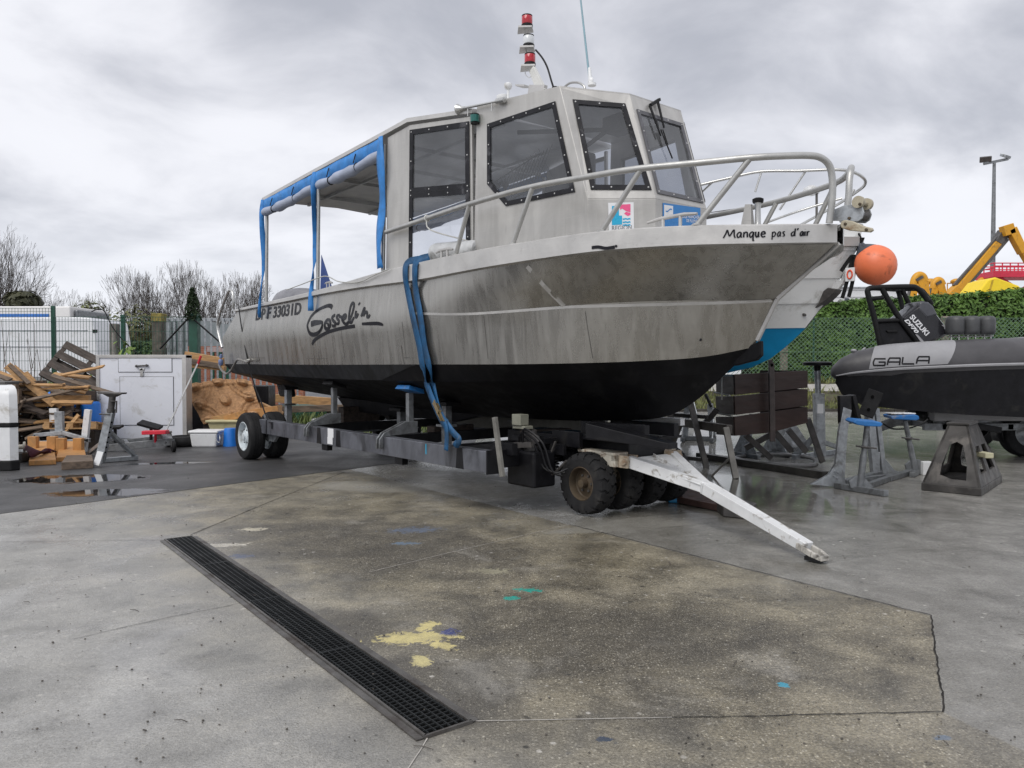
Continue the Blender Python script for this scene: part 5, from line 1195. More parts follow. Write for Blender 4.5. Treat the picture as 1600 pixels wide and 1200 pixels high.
sk.loft(rows).build('rubbing_strake', m_hypl, rib, src=Matrix.Identity(4), smooth=30)
ul = MB(); rows = []
for px, yb, in ((1303, 600), (1312, 618), (1340, 634), (1400, 641), (1500, 649), (1620, 654), (1760, 650)):
    c, r = tube_at(min(px, 1890)); kz = at(px, yb, c.y).z
    rows.append([c+V((0, -r*.9, -r*.35)), c+V((0, -r*.55, min(-r*.8, kz-c.z+.02))), V((c.x+.2, c.y+.25, kz)), V((c.x+.8, c.y+1.3, kz)), c+V((1, 1.55+r*.5, -r*.8)), c+V((1, 1.55+r*.9, -r*.3))])
ul.loft(rows); ul.add(rows[0], [tuple(range(6))]); ul.build('hull', m_black, rib, src=Matrix.Identity(4), smooth=40)
ks = MB(); a, b_ = at(1440, 650, 13.2), at(1760, 662, 13.2); ks.bx(a.x, b_.x, 12.8, 13.6, a.z-.06, a.z+.1); ks.build('keel', m_hypl, rib, src=Matrix.Identity(4), bevel=.03)
dkk = MB(); a, b_ = at(1400, 540, 13.2), at(1760, 532, 13.2); dkk.bx(a.x, b_.x, 12.62, 13.9, a.z-.12, a.z-.02); dkk.build('deck', m_hypl, rib, src=Matrix.Identity(4))
lk = MB(); P = [at(*q, 12.45) for q in ((1554, 541), (1562, 532), (1640, 527), (1640, 537))]; lk.prism(P, (0, .45, .03)); lk.build('locker_lid', m_hypl, rib, src=Matrix.Identity(4), bevel=.02)
ic = MB(); P = [at(*q, 12.5) for q in ((1484, 540), (1492, 533), (1556, 530), (1560, 537))]; ic.prism(P, (0, .5, .0)); ic.build('seat_base', m_gel, rib, src=Matrix.Identity(4), bevel=.02)
# roll bar
YN, YF = 12.75, 13.75
rb = MB()
def fr_(pts, Y, r=.045): rb.tube(catmull([tuple(at(*q, Y)) for q in pts], 5), r, 10)
fr_(((1377, 548), (1368, 505), (1357, 463), (1356, 453), (1362, 450), (1378, 449), (1420, 448), (1432, 450), (1442, 459), (1450, 470)), YN)
fr_(((1378, 450), (1384, 462), (1406, 498), (1440, 542)), YN)
fr_(((1404, 458), (1404, 453), (1410, 452), (1436, 452), (1446, 460), (1456, 476)), YF, .04); fr_(((1410, 453), (1418, 470), (1432, 496)), YF, .04); fr_(((1404, 456), (1412, 490), (1418, 520)), YF, .04)
for a, b_ in (((1358, 467), (1380, 465)), ((1368, 502), (1404, 500))): rb.tube([at(*a, YN), at(*b_, YN)], .035, 8)
rb.tube([at(1360, 450, YN), at(1407, 453, YF)], .04, 8); rb.tube([at(1424, 448, YN), at(1440, 454, YF)], .04, 8)
ra = rb.build('roll_bar', m_rub, rib, src=Matrix.Identity(4), smooth=50)
pp = MB(); P = [at(*q, YN+.02) for q in ((1369, 503), (1405, 501), (1441, 543), (1378, 546))]; pp.prism(P, (.5, .8, 0)); pp.build('console', m_black, rib, src=Matrix.Identity(4), bevel=.03)
pp = MB(); P = [at(*q, YN-.01) for q in ((1385, 516), (1402, 515), (1403, 519), (1388, 520))]; pp.prism(P, (0, .03, 0)); pp.build('handle', m_rub, ra, src=Matrix.Identity(4), bevel=.01)
# outboard
YO_ = 12.7
P = [(1408, 497), (1425, 484), (1434, 478), (1437, 472), (1443, 470.5), (1452, 472), (1459, 478), (1466, 492), (1478, 508), (1482, 524), (1462, 534), (1446, 541), (1438, 541)]
oc = MB(); prof = [at(*q, YO_) for q in P]; cen = sum(prof, V())/len(prof)
rings = [[cen+(p-cen)*s_+V((0, d_, 0)) for p in prof] for d_, s_ in ((0, .86), (.03, .97), (.10, 1.0), (.40, 1.0), (.47, .97), (.5, .86))]
oc.loft([r + [r[0]] for r in rings]); oc.add(rings[0], [tuple(range(len(P)))]); oc.add(rings[-1], [tuple(range(len(P)))])
cow = oc.build('outboard_cowling', M('black_gloss_cowling', (.018, .018, .022), .28, var=.3, bump=.02, coat=.3), rib, src=Matrix.Identity(4), smooth=50)
cp_ = MB(); P2 = [(1437, 472), (1443, 470), (1452, 472), (1459, 478), (1466, 492), (1448, 497), (1436, 484)]; pf = [at(*q, YO_-.012) for q in P2]; cp_.prism(pf, (0, .52, 0)); cp_.build('cowling_cap', M('grey_cowling', (.07, .072, .085), .35, bump=.02), cow, src=Matrix.Identity(4), bevel=.03)
tx = MB(); Yf = YO_-.004
a = at(1421, 496, Yf); b_ = at(1447, 525, Yf); ux = (b_-a).normalized(); uy = V((ux.z, 0, -ux.x)); uy = uy if uy.z > 0 else -uy
text_on(tx, 'SUZUKI', a, ux, uy, (b_-a).length, .085, bold=.03)
a2 = at(1413, 500.5, Yf); b2 = at(1432, 522, Yf); text_on(tx, 'DF70', a2, (b2-a2).normalized(), uy, (b2-a2).length, .06, shear=.3, bold=.035)
tx.build('lettering', m_wst, cow, src=Matrix.Identity(4))
tx = MB(); P = [at(*q, Yf) for q in ((1430, 522), (1434, 523), (1447, 537), (1444, 541))]; tx.add(P, [(0, 1, 2, 3)]); P = [at(*q, Yf-.012) for q in ((1471, 508), (1476, 507), (1479, 514))]; tx.add(P, [(0, 1, 2)]); tx.build('flash_mark', m_hypl, cow, src=Matrix.Identity(4))
# three backrest bolsters
for x0 in (1480, 1504.5, 1528.5):
    c0 = at(x0+12, 508.5, 12.6); hw_, hh = 12.6*12.6/FPX, 14.5*12.6/FPX
    bl = MB(); rows = []
    for z, s_ in ((-1, .80), (-.9, .93), (-.6, 1), (.5, 1), (.8, .93), (.95, .75), (1.0, .5)):
        rows.append([c0+V((math.cos(a)*hw_*s_, math.sin(a)*.16*s_, z*hh)) for a in [k*math.pi/10 for k in range(20)]])
    bl.loft(rows, True); bl.add(rows[0], [tuple(range(20))]); bl.add(rows[-1], [tuple(range(20))])
    bl.build('backrest', M('grey_bolster_vinyl', (.06, .062, .066), .5, var=.15), rib, src=Matrix.Identity(4), smooth=55)
sf = MB()
for px in (1486, 1498, 1512, 1524, 1538, 1548): sf.tube([at(px, 521, 12.6), at(px, 533, 12.6)], .012, 6)
sf.tube([at(1482, 526, 12.6), at(1552, 525, 12.6)], .014, 6); sf.build('backrest_frame', m_stain, rib, src=Matrix.Identity(4))
mv = MB(); mv.ball(at(1334, 548, 12.5), .05, 8, 6, (1, 1, .6)); mv.lathe([(.02, 0), (.05, .05), (.0, .06)], at(1352, 549, 12.5), (-.6, 0, .6), 8); mv.build('valve_cap', m_hypl, rib, src=Matrix.Identity(4), smooth=50)
# road trailer
rt = T('road_trailer', 'galvanised road trailer under the grey inflatable boat', 'trailer', tuple(gnd(1560, 715)))
I4 = Matrix.Identity(4)
b1 = MB(); a, b_ = at(1430, 664, 13.2), at(1800, 664, 13.2); b1.bx(a.x, b_.x+.5, 12.9, 12.98, a.z-.07, a.z+.05); b1.bx(a.x, b_.x+.5, 13.9, 13.98, a.z-.07, a.z+.05); b1.bx(a.x+.3, a.x+.4, 12.9, 13.98, a.z-.06, a.z+.04); b1.bx(a.x+1.4, a.x+1.5, 12.9, 13.98, a.z-.06, a.z+.04); b1.build('chassis', m_galvd, rt, src=I4, bevel=.006)
b1 = MB(); b1.bar(at(1372, 668, 13.4), at(1432, 646, 13.4), .07, .16); b1.build('rear_ramp', m_galvd, rt, src=I4, bevel=.006)
for px in (1455, 1505): b1 = MB(); c = at(px, 652, 12.95); b1.lathe([(.03, -.35), (.09, -.33), (.09, .33), (.03, .35)], c+V((0, .4, 0)), (0, 1, 0), 12); b1.bx(c.x-.03, c.x+.03, c.y, c.y+.05, c.z-.2, c.z); b1.build('keel_roller', m_rub, rt, src=I4, smooth=40)
b1 = MB(); b1.bx(at(1478, 650, 12.85).x, at(1520, 650, 12.85).x, 12.8, 12.86, .55, .68); b1.bar(at(1520, 665, 12.8), at(1562, 672, 12.8), .12, .1); b1.build('mudguard_stay', m_black, rt, src=I4, bevel=.01)
wc = at(1601, 675, 13.62); wr = wc.z
whl = MB(); tyre(whl, wc, wr, .26, .24, 40); o = whl.build('wheel', m_tyre, rt, src=I4, smooth=35)
k = MB(); k.lathe([(.245, -.125), (.235, -.13), (.225, -.09), (.20, -.03), (.15, -.05), (.11, -.09), (.07, -.10), (.06, -.14), (0, -.14)], wc, (0, 1, 0), 30, False); k.build('rim', m_galv, o, src=I4, smooth=35)
tyre(MB(), wc, wr, .26, .24)
w2_ = MB(); wc2 = wc+V((0, 1.5, 0)); wc2.z = wr+zg(wc2.x, wc2.y)*0+.0; tyre(w2_, wc2, wr, .26, .24, 30); w2_.build('wheel', m_tyre, rt, src=I4, smooth=35)
mg_ = MB(); rows = []
for k in range(15):
    th = R(200-k*15); rows.append([wc+V((math.cos(th)*(wr+.07), y, math.sin(th)*(wr+.07)*.95)) for y in (-.17, .16)])
mg_.loft(rows).build('mudguard', m_black, rt, src=I4, smooth=50, solid=.012)
MB().bar(wc+V((0, 0, 0)), wc2, .08).build('axle', m_dsteel, rt, src=I4)

# ================================================================== stands on the wet concrete
def frustum_stand(BL, BR, BB, topz, label, m, name='block_stand', k=(.24, .60), shift=(-.02, .05)):
    """hollow tapered steel block: front edge BL-BR on the ground, BB the right rear foot"""
    ux = (BR-BL); w = ux.length; ux.normalize(); uy = (BB-BR); d = uy.length; uy.normalize()
    c = BL+ux*w/2+uy*d/2; c.z = 0
    t_ = T(name, label, 'boat stand', (c.x, c.y, 0))
    def pt(a, b_, z): s = z/topz; return c+ux*(a*lerp(w, w*k[0]/.68, s)/2+shift[0]*s)+uy*(b_*lerp(d, k[1], s)/2+shift[1]*s)+V((0, 0, z))
    zb = .10; I4 = Matrix.Identity(4)
    bs = MB(); bs.hexa([pt(-1, -1, 0), pt(1, -1, 0), pt(1, 1, 0), pt(-1, 1, 0)], [pt(-1, -1, .0)+V((0, 0, zb)), pt(1, -1, .0)+V((0, 0, zb)), pt(1, 1, 0)+V((0, 0, zb)), pt(-1, 1, 0)+V((0, 0, zb))]); bs.build('plinth', m, t_, src=I4, bevel=.012)
    fr = MB()
    def f(a, b_, z): s = (z-zb)/(topz-zb); return c+ux*(a*lerp(w*.98, w*k[0]/.68, s)/2+shift[0]*s)+uy*(b_*lerp(d*.97, k[1], s)/2+shift[1]*s)+V((0, 0, z))
    for b_ in (-1, 1):
        out = [f(-1, b_, zb), f(1, b_, zb), f(1, b_, topz), f(-1, b_, topz)]
        o8 = [f(-1, b_, zb), f(0, b_, zb), f(1, b_, zb), f(1, b_, (zb+topz)/2), f(1, b_, topz), f(0, b_, topz), f(-1, b_, topz), f(-1, b_, (zb+topz)/2)]
        i8 = [f(-.46, b_, .21), f(0, b_, .17), f(.52, b_, .17), f(.58, b_, .34), f(.44, b_, .58), f(.05, b_, .62), f(-.34, b_, .58), f(-.50, b_, .34)]
        fr.plate_hole(o8, i8, uy*(-b_)*.035)
    for a in (-1, 1):
        for b0, b1_ in ((-1, 0), (0, 1)):
            def ff(bb, z): return f(a, lerp(b0, b1_, bb), z)
            fr.plate_hole([ff(0, zb), ff(1, zb), ff(1, topz), ff(0, topz)], [ff(.26 if b0 < 0 else .14, .24), ff(.86 if b0 < 0 else .74, .24), ff(.84 if b0 < 0 else .70, .56), ff(.30 if b0 < 0 else .16, .56)], ux*(-a)*.035)
    fr.build('body', m, t_, src=I4, bevel=.005)
    tp_ = MB(); tp_.hexa([f(-1.12, -1.06, topz), f(1.12, -1.06, topz), f(1.12, 1.06, topz), f(-1.12, 1.06, topz)], [f(-1.12, -1.06, topz)+V((0, 0, .03)), f(1.12, -1.06, topz)+V((0, 0, .03)), f(1.12, 1.06, topz)+V((0, 0, .03)), f(-1.12, 1.06, topz)+V((0, 0, .03))]); tp_.build('top_plate', m, t_, src=I4, bevel=.006)
    return t_, f
m_blk = M('dark_moulded_stand', (.055, .052, .050), .42, .15, var=.4, scale=5, bump=.06, dirt=(.13, .12, .11), dirt_amt=.35)
bst, f = frustum_stand(gnd(1439, 766), gnd(1533, 776), gnd(1566, 754), .83, 'dark hollow tapered block stand on the right, beside the blue topped props', m_blk)
tape = MB(); a = f(1.0, -.05, .44); tape.bx(a.x-.06, a.x+.05, a.y-.16, a.y+.16, a.z-.03, a.z+.04); tape.build('tape', M('cream_tape', (.42, .40, .27), .6), bst, src=I4, bevel=.01)
frustum_stand(gnd(993, 708), gnd(1022, 713), gnd(1036, 700), .62, 'grey hollow tapered block stand seen under the bow behind the front tyres', m_galvd)

def v_stand(px, Y, rz, label, s=1.0, name='cradle_stand', group=None, h=1.0):
    """two uprights on a base, each carrying a rubber pad tilted inwards"""
    c = at(px, 600, Y); c.z = zg(c.x, c.y)
    t_ = T(name, label, 'boat stand', tuple(c), rz, group)
    ba = MB(); ba.bx(-.42*s, .42*s, -.05, .05, 0, .09); ba.bx(-.46*s, -.36*s, -.34, .34, 0, .075); ba.bx(.36*s, .46*s, -.34, .34, 0, .075); ba.build('base', m_galvd, t_, bevel=.005)
    for k in (-1, 1):
        u_ = MB(); u_.bar((k*.40*s, 0, .05), (k*.32*s, 0, h), .13, .09, up=(0, 1, 0), w2=.11)
        u_.prism([V((k*.41*s, -.30, .08)), V((k*.41*s, .30, .08)), V((k*.41*s, .06, .45)), V((k*.41*s, -.06, .45))], (k*.02, 0, 0))
        for q in range(4): u_.lathe([(.014, 0), (.014, .012)], (k*(.40*s+.05), -.03+.06*(q % 2), .2+.07*(q//2)), (k, 0, 0), 6)
        up_ = u_.build('upright', m_galv, t_, bevel=.004)
        pd = MB(); pd.bar((k*.36*s, 0, h-.06), (k*.19*s, 0, h+.20), .16, .05, up=(1, 0, 0)); pd.build('rubber_pad', m_rub, up_, bevel=.006)
    return t_
vs1 = T('cradle_stand', 'galvanised cradle stand with two uprights and tilted black pads, left of the blue topped props', 'boat stand', tuple(gnd(1345, 750)))
def w_(px, py, Y): return at(px, py, Y)
Yl, Yr = 10.1, 11.2
u_ = MB(); u_.prism([w_(*q, Yl) for q in ((1267, 757), (1306, 761), (1322, 763), (1320, 745), (1325, 672), (1331, 641), (1318, 636), (1311, 675), (1306, 725), (1295, 742), (1281, 750))], (.0, .06, 0)); 
for px, py in ((1304, 736), (1309, 738), (1303, 744), (1308, 747)): u_.lathe([(.014, 0), (.014, .015)], w_(px, py, Yl), (0, -1, 0), 8)
lu_ = u_.build('upright', m_galv, vs1, src=I4, bevel=.004)
u_ = MB(); u_.bar(w_(1320, 662, Yl+.05), w_(1319, 612 if False else 618, Yl+.05), .15, .09, up=(0, 1, 0)); u_.build('top_block', m_black, lu_, src=I4, bevel=.006)
u_ = MB(); u_.bar(w_(1329, 617, Yl+.12), w_(1338, 655, Yl+.12), .22, .05, up=(1, 0, 0)); u_.build('rubber_pad', m_rub, lu_, src=I4, bevel=.006)
u_ = MB(); u_.bar(w_(1368, 742, Yr), w_(1358, 648, Yr), .10, .12, up=(0, 1, 0)); u_.bar(w_(1380, 740, Yr), w_(1368, 638, Yr), .06, .12, up=(0, 1, 0)); u_.prism([w_(*q, Yr+.02) for q in ((1376, 745), (1424, 742), (1398, 735), (1378, 710))], (0, .05, 0)); u_.prism([w_(*q, Yr-.05) for q in ((1366, 736), (1374, 738), (1376, 706), (1366, 712))], (0, .04, 0))
ru_ = u_.build('upright', m_galv, vs1, src=I4, bevel=.004)
u_ = MB(); u_.bar(w_(1352, 650, Yr-.12), w_(1369, 611, Yr-.12), .21, .06, up=(.5, 1, 0)); pd_ = u_.build('rubber_pad', m_rub, ru_, src=I4, bevel=.008)
u_ = MB()
for px, py in ((1357, 640), (1363, 620)): u_.lathe([(.022, 0), (.022, .012)], w_(px, py, Yr-.155), (0, -1, .25), 10)
u_.build('bolt_hole', m_dpit, pd_, src=I4)
u_ = MB(); u_.bar(w_(1318, 755, Yl+.1), w_(1375, 740, Yr), .09, .09); u_.bar(w_(1322, 768, 9.9) if False else w_(1330, 752, Yl+.4), w_(1424, 741, Yr+.05), .07, .08); u_.build('base', m_galvd, vs1, src=I4, bevel=.005)
def blue_prop(foot, head, pad, label, base, Y, m_pad, capm):
    t_ = T('prop_stand', label, 'boat stand', tuple(gnd(*foot)), group='blue topped screw props')
    p0, p1 = at(*foot, Y), at(*head, Y)
    po = MB(); mid = p0.lerp(p1, .55); po.tube([p0, mid], .042, 14); po.tube([mid, p1], .034, 14); pst = po.build('post', m_galvd, t_, src=I4, smooth=40)
    pi = MB(); q = p0.lerp(p1, .66); pi.tube([q+V((-.13, -.05, .02)), q+V((.13, -.05, -.01))], .012, 6); pi.lathe([(.05, -.015), (.05, .015)], q, (p1-p0), 12); pi.build('locking_pin', m_dsteel, pst, src=I4)
    pa = MB(); P = [at(*q_, Y-.12) for q_ in pad]; pa.prism(P, (0, .26, .015)); pdo = pa.build('pad', m_pad, t_, src=I4, bevel=.012)
    if capm: 
        pc = MB(); Z_ = max(p.z for p in P)+.004; x0, x1 = min(p.x for p in P)+.02, max(p.x for p in P)-.04; pc.bx(x0, x1, P[0].y+.03, P[0].y+.22, Z_, Z_+.018); pc.build('cap', capm, pdo, src=I4, bevel=.006)
    bs = MB()
    for a, b_, w in base: bs.bar(gnd(*a)+V((0, 0, .04)), gnd(*b_)+V((0, 0, .04)), w, .07)
    bs.prism([at(*q_, Y) for q_ in ((foot[0]-16, foot[1]-14), (foot[0]-6, foot[1]-22), (foot[0]+6, foot[1]-22), (foot[0]+22, foot[1]-5), (foot[0]+16, foot[1]+2), (foot[0]-14, foot[1]-4))], (0, .04, 0))
    bs.build('base', m_galvd, t_, src=I4, bevel=.005)
blue_prop((1343, 766), (1355, 664), ((1333, 660), (1338, 656), (1377, 660), (1380, 663), (1376, 667), (1352, 666), (1340, 664)), 'screw prop with a plain blue pad, the nearer of the two beside the cradle stand', [((1306, 763), (1385, 776), .09), ((1343, 768), (1388, 752), .07)], 9.75, m_bpad, None)
blue_prop((1431, 740), (1414, 657), ((1392, 650), (1394, 655), (1432, 657), (1437, 655), (1436, 650), (1430, 648)), 'screw prop with a white capped blue pad, left of the dark block stand', [((1388, 752), (1440, 736), .09), ((1425, 746), (1440, 738), .07)], 11.3, m_bpad, m_wplas)
# tall screw prop with a round plate
tpz = T('prop_stand', 'tall galvanised prop with a round black top plate, right of the brown plank crate', 'boat stand', tuple(gnd(1280, 716)))
Y = 13.0
f = MB(); f.lathe([(.02, 0), (.22, .01), (.235, .04), (.235, .06), (.2, .075), (0, .08)], at(1277, 572, Y), (0, 0, 1), 28, False); f.lathe([(.05, -.08), (.06, 0)], at(1277, 572, Y), (0, 0, 1), 12); f.build('top_plate', m_black, tpz, src=I4, smooth=40)
f = MB(); f.tube([at(1277, 575, Y), at(1279, 640, Y)], .05, 14); f.lathe([(.062, 0), (.062, .1)], at(1277.5, 624, Y), (0, 0, 1), 12); f.lathe([(.06, 0), (.06, .03)], at(1277, 584, Y), (0, 0, 1), 12); f.build('screw_tube', m_galv, tpz, src=I4, smooth=40)
f = MB(); f.bar(at(1281, 713, Y), at(1279, 615, Y), .15, .15, up=(0, 1, 0)); pz = f.build('post', m_galv, tpz, src=I4, bevel=.006)
f = MB(); a = at(1279, 640, Y); f.bx(a.x-.05, a.x+.05, Y-.08, Y-.075, a.z-.06, a.z+.1); f.build('sticker', m_wst, pz, src=I4)
f = MB(); f.bar(gnd(1240, 716)+V((0, 0, .03)), at(1276, 680, Y), .05, .10); f.bar(at(1284, 690, Y+.05), gnd(1320, 706)+V((0, 0, .04)), .05, .08); f.bar(gnd(1240, 718)+V((0, 0, .04)), gnd(1316, 708)+V((0, 0, .04)), .08, .08); f.bar(at(1281, 710, Y), at(1296, 655, Y+1.3), .06, .06) if False else None; f.build('feet', m_galv, tpz, src=I4, bevel=.004)
# brown plank crate: planks on three sides round a steel post frame, on splayed legs
cr = T('plank_crate', 'dark brown slatted plank crate on splayed steel legs under the white bow', 'crate', tuple(gnd(1205, 730)))
YcL, YcR = 11.7, 12.0
for (l0, l1), (r0, r1) in (((585, 617), (579, 606)), ((619, 648.5), (608, 634)), ((651, 681), (636, 661))):
    P = [at(1147.5, l0, YcL), at(1260.5, r0, YcR), at(1260.5, r1, YcR), at(1149, l1, YcL)]
    if l0 == 651: P = [P[0], P[1], P[2], at(1205, 676, (YcL+YcR)/2), P[3]]
    MB().prism(P, (0, .045, 0)).build('plank', m_plank, cr, src=I4, bevel=.004)
    q = [at(1118, l0, YcL+.75), at(1146, l0, YcL+.02), at(1147, l1, YcL+.02), at(1119, l1-2, YcL+.75)]; MB().prism(q, (.04, .03, 0)).build('plank', m_plank, cr, src=I4, bevel=.004)
    q = [at(1262, r0, YcR+.02), at(1262, r0, YcR+.02)+V((-.45, .8, 0)), at(1262, r1, YcR+.02)+V((-.45, .8, 0)), at(1262, r1, YcR+.02)]; MB().prism(q, (-.04, .0, 0)).build('plank', m_plank, cr, src=I4)
f = MB(); f.bar(at(1207, 690, 11.7), at(1205, 567, 11.7), .085, .05, up=(0, 1, 0)); f.bar(at(1206, 574, 11.7), at(1203, 562, 11.7), .06, .05, up=(0, 1, 0)); f.build('post', M('brown_steel_post', (.07, .055, .05), .5, .2, var=.3), cr, src=I4, bevel=.01)
for a, b_ in (((1262, 654), (1285, 722)), ((1208, 672), (1236, 704)), ((1232, 672), (1260, 706)), ((1165, 680), (1205, 716)), ((1210, 676), (1165, 700)), ((1120, 640), (1098, 665))): MB().bar(at(*a, 12.05), at(*b_, 12.25), .09, .05, up=(0, 1, 0)).build('leg', m_dsteel, cr, src=I4, bevel=.004)
f = MB(); f.tube([at(1128, 625, 11.9), at(1128, 588, 11.9), at(1146, 587, 11.75)], .014, 6); 
for a, b_ in (((1116, 613), (1140, 618)), ((1116, 645), (1144, 650))): f.bar(at(*a, 12.3), at(*b_, 11.75), .03, .02)
f.build('hook_bar', M('pale_rod', (.40, .39, .36), .5, .3), cr, src=I4)
# splay legged trestle in front of it
trs = T('trestle', 'weathered steel trestle with splayed legs in front of the plank crate', 'trestle', tuple(gnd(1100, 735)))
f = MB(); f.bar(at(1060, 659, 12.9), at(1140, 671, 11.2), .09, .13); f.build('top_rail', M('greybrown_steel', (.10, .09, .08), .5, .3, var=.3), trs, src=I4, bevel=.005)
m_tr = M('pale_weathered_steel', (.21, .20, .18), .5, .35, var=.25)
for a, b_, Ya, Yb in (((1066, 656), (1041, 718), 12.9, gnd(1041, 718).y), ((1134, 668), (1150, 748), 11.2, gnd(1150, 748).y), ((1062, 658), (1048, 644), 12.9, 13.4), ((1140, 716), (1112, 744), 11.0, gnd(1112, 744).y)):
    w = .03 if a == (1140, 716) else .085
    MB().bar(at(*a, Ya), at(*b_, Yb), w, .06 if w > .05 else .03, up=(0, 1, 0)).build('leg' if w > .05 else 'brace', m_tr, trs, src=I4, bevel=.004)
f = MB(); f.bar(gnd(1092, 717)+V((0, 0, .06)), gnd(1290, 749)+V((0, 0, .06)), .14, .10); one('steel_channel', f, M('dark_channel', (.05, .048, .045), .45, .3, var=.4), 'long dark steel channel lying on the wet concrete in front of the plank crate', 'steel beam', bevel=.006)
hz2 = MB(); c = gnd(1215, 722); hz2.tube(catmull([(c.x+.62*math.cos(a)*(1+.08*math.sin(3*a)), c.y+.75*math.sin(a), .04+.01*math.sin(2*a)) for a in [2.3-k*.42 for k in range(17)]], 3), .032, 8); one('hose', hz2, M('grey_rubber_hose', (.15, .15, .15), .4), 'grey hose coiled flat on the concrete behind the steel channel', 'hose', smooth=50)
# more stands further back in the shade
v_stand(1188, 13.6, R(25), 'galvanised cradle stand folded low behind the legs of the plank crate', .8, h=.55)
v_stand(1092, 15.6, R(-20), 'galvanised cradle stand left of the plank crate, right of the bow bottom', .7, h=.75)
v_stand(1062, 19.5, R(10), 'small galvanised cradle stand far back near the grass verge', .8, h=.6)
v_stand(1235, 14.6, R(80), 'galvanised cradle stand turned sideways behind the tall round topped prop', .9, h=.55)
# litter under the drawbar
f = MB(); f.prism([gnd(*q)+V((0, 0, .01)) for q in ((1040, 783), (1046, 768), (1130, 772), (1140, 795), (1120, 800))], (0, 0, .07)); one('timber_offcut', f, M('dark_red_brown_board', (.055, .032, .028), .6, var=.4), 'dark red brown board lying on the ground behind the drawbar', 'board', bevel=.006)
f = MB(); f.prism([gnd(*q)+V((0, 0, .005)) for q in ((1120, 800), (1134, 790), (1182, 802), (1168, 812), (1130, 808))], (0, 0, .11)); one('rubber_block', f, m_dsteel, 'dark grey block under the middle of the white drawbar', 'block', bevel=.01)
f = MB(); f.prism([gnd(*q)+V((0, 0, .004)) for q in ((1044, 786), (1046, 775), (1062, 775), (1062, 787))], (0, 0, .10)); one('plastic_tub', f, M('bright_blue_tub', (.01, .20, .42), .4), 'small bright blue tub on the ground beside the front tyres', 'tub', bevel=.015)
f = MB(); c = gnd(1447, 742); f.bx(c.x-.07, c.x+.07, c.y-.05, c.y+.05, 0, .20); one('paint_tin', f, m_wplas, 'small white tin standing left of the dark block stand', 'tin', bevel=.01)
cbl = MB(); cbl.tube(catmull([tuple(at(*q, 11.4)) for q in ((1380, 662), (1395, 670), (1420, 669), (1440, 662), (1450, 655))], 5), .012, 6); one('cable', cbl, m_rub, 'thin dark cable sagging between the two blue topped props', 'cable')
# ================================================================== left side: clutter before the fence
m_cabw = M('white_laminate', (.70, .72, .78), .35, var=.04, scale=2, bump=.02, dirt=(.5, .5, .5), dirt_amt=.2)
m_line = M('panel_gap', (.05, .05, .055), .7)
YC = 16.3
def F(px, py, Y=YC): return at(px, py, Y)
kb = T('cabinet', 'large white cabinet with aluminium edging, a drawer and a door, against the fence', 'cabinet', (F(221, 600).x, YC+.4, 0))
x0, x1, z1 = F(151, 600).x, F(290, 600).x, F(200, 556).z
MB().bx(x0, x1, YC+.02, YC+.28, .06, z1).build('body', m_cabw, kb, src=I4, bevel=.006)
f = MB(); f.bx(x0-.012, x0+.06, YC, YC+.30, .05, z1+.015); f.bx(x1-.075, x1+.012, YC, YC+.30, .05, z1+.015); f.bx(x0-.012, x1+.012, YC-.002, YC+.31, z1-.045, z1+.02); f.build('edging', m_gun, kb, src=I4, bevel=.004)
def frame_(xa, xb, za, zb, name):
    d = MB(); d.bx(xa, xb, YC+.008, YC+.02, za, zb); o = d.build(name, m_cabw, kb, src=I4, bevel=.002)
    l = MB(); w = .009
    for a in ((xa-w, xb+w, za-w, za), (xa-w, xb+w, zb, zb+w), (xa-w, xa, za, zb), (xb, xb+w, za, zb)): l.bx(a[0], a[1], YC+.012, YC+.019, a[2], a[3])
    l.build('gap', m_line, o, src=I4); return o
dr_ = frame_(F(178, 0).x, F(262, 0).x, F(0, 581).z, F(0, 560).z, 'drawer'); do_ = frame_(F(180, 0).x, F(264, 0).x, F(0, 664).z, F(0, 589).z, 'door')
h = MB(); a, b_ = F(213, 572, YC-.03), F(229, 571, YC-.03); h.tube([a+V((-.01, .04, 0)), a, b_, b_+V((.01, .04, 0))], .018, 8); h.ball(a, .03, 8, 6); h.ball(b_, .03, 8, 6); h.build('handle', m_dsteel, dr_, src=I4, smooth=50)
h = MB(); c = F(221, 581, YC-.01); h.bx(c.x-.03, c.x+.03, c.y, c.y+.02, c.z-.10, c.z+.07); h.bx(c.x-.055, c.x+.055, c.y, c.y+.02, c.z+.03, c.z+.07); h.build('latch', m_stain, kb, src=I4, bevel=.005)
# pallets
def pallet(mat, m, label, group=None, L=1.2, W=.95, boards=5, name='pallet'):
    t_ = T(name, label, 'pallet', mat=mat, group=group); bw = W/boards*.72
    for i in range(boards):
        y = -W/2+bw/2+i*(W-bw)/(boards-1); MB().bx(-L/2, L/2, y-bw/2, y+bw/2, .118, .14).build('deck_board', m, t_, bevel=.002)
    for x in (-L/2+.05, 0, L/2-.05):
        MB().bx(x-.05, x+.05, -W/2, W/2, .098, .117).build('cross_board', m, t_)
        for y in (-W/2+.05, 0, W/2-.05): MB().bx(x-.07, x+.05, y-.05, y+.05, .022, .097).build('block', m, t_)
    for y in (-W/2+.05, 0, W/2-.05): MB().bx(-L/2, L/2, y-.05, y+.05, 0, .021).build('runner', m, t_)
    return t_
def palmat(c, rz, rx=0.0, ry=0.0): return Matrix.Translation(c) @ Matrix.Rotation(rz, 4, 'Z') @ Matrix.Rotation(ry, 4, 'Y') @ Matrix.Rotation(rx, 4, 'X')
rr = random.Random(11)
c = at(84, 600, 15.7); 
sA = ['second from the top', 'third from the top', 'fourth from the top', 'fifth from the top', 'at the bottom']
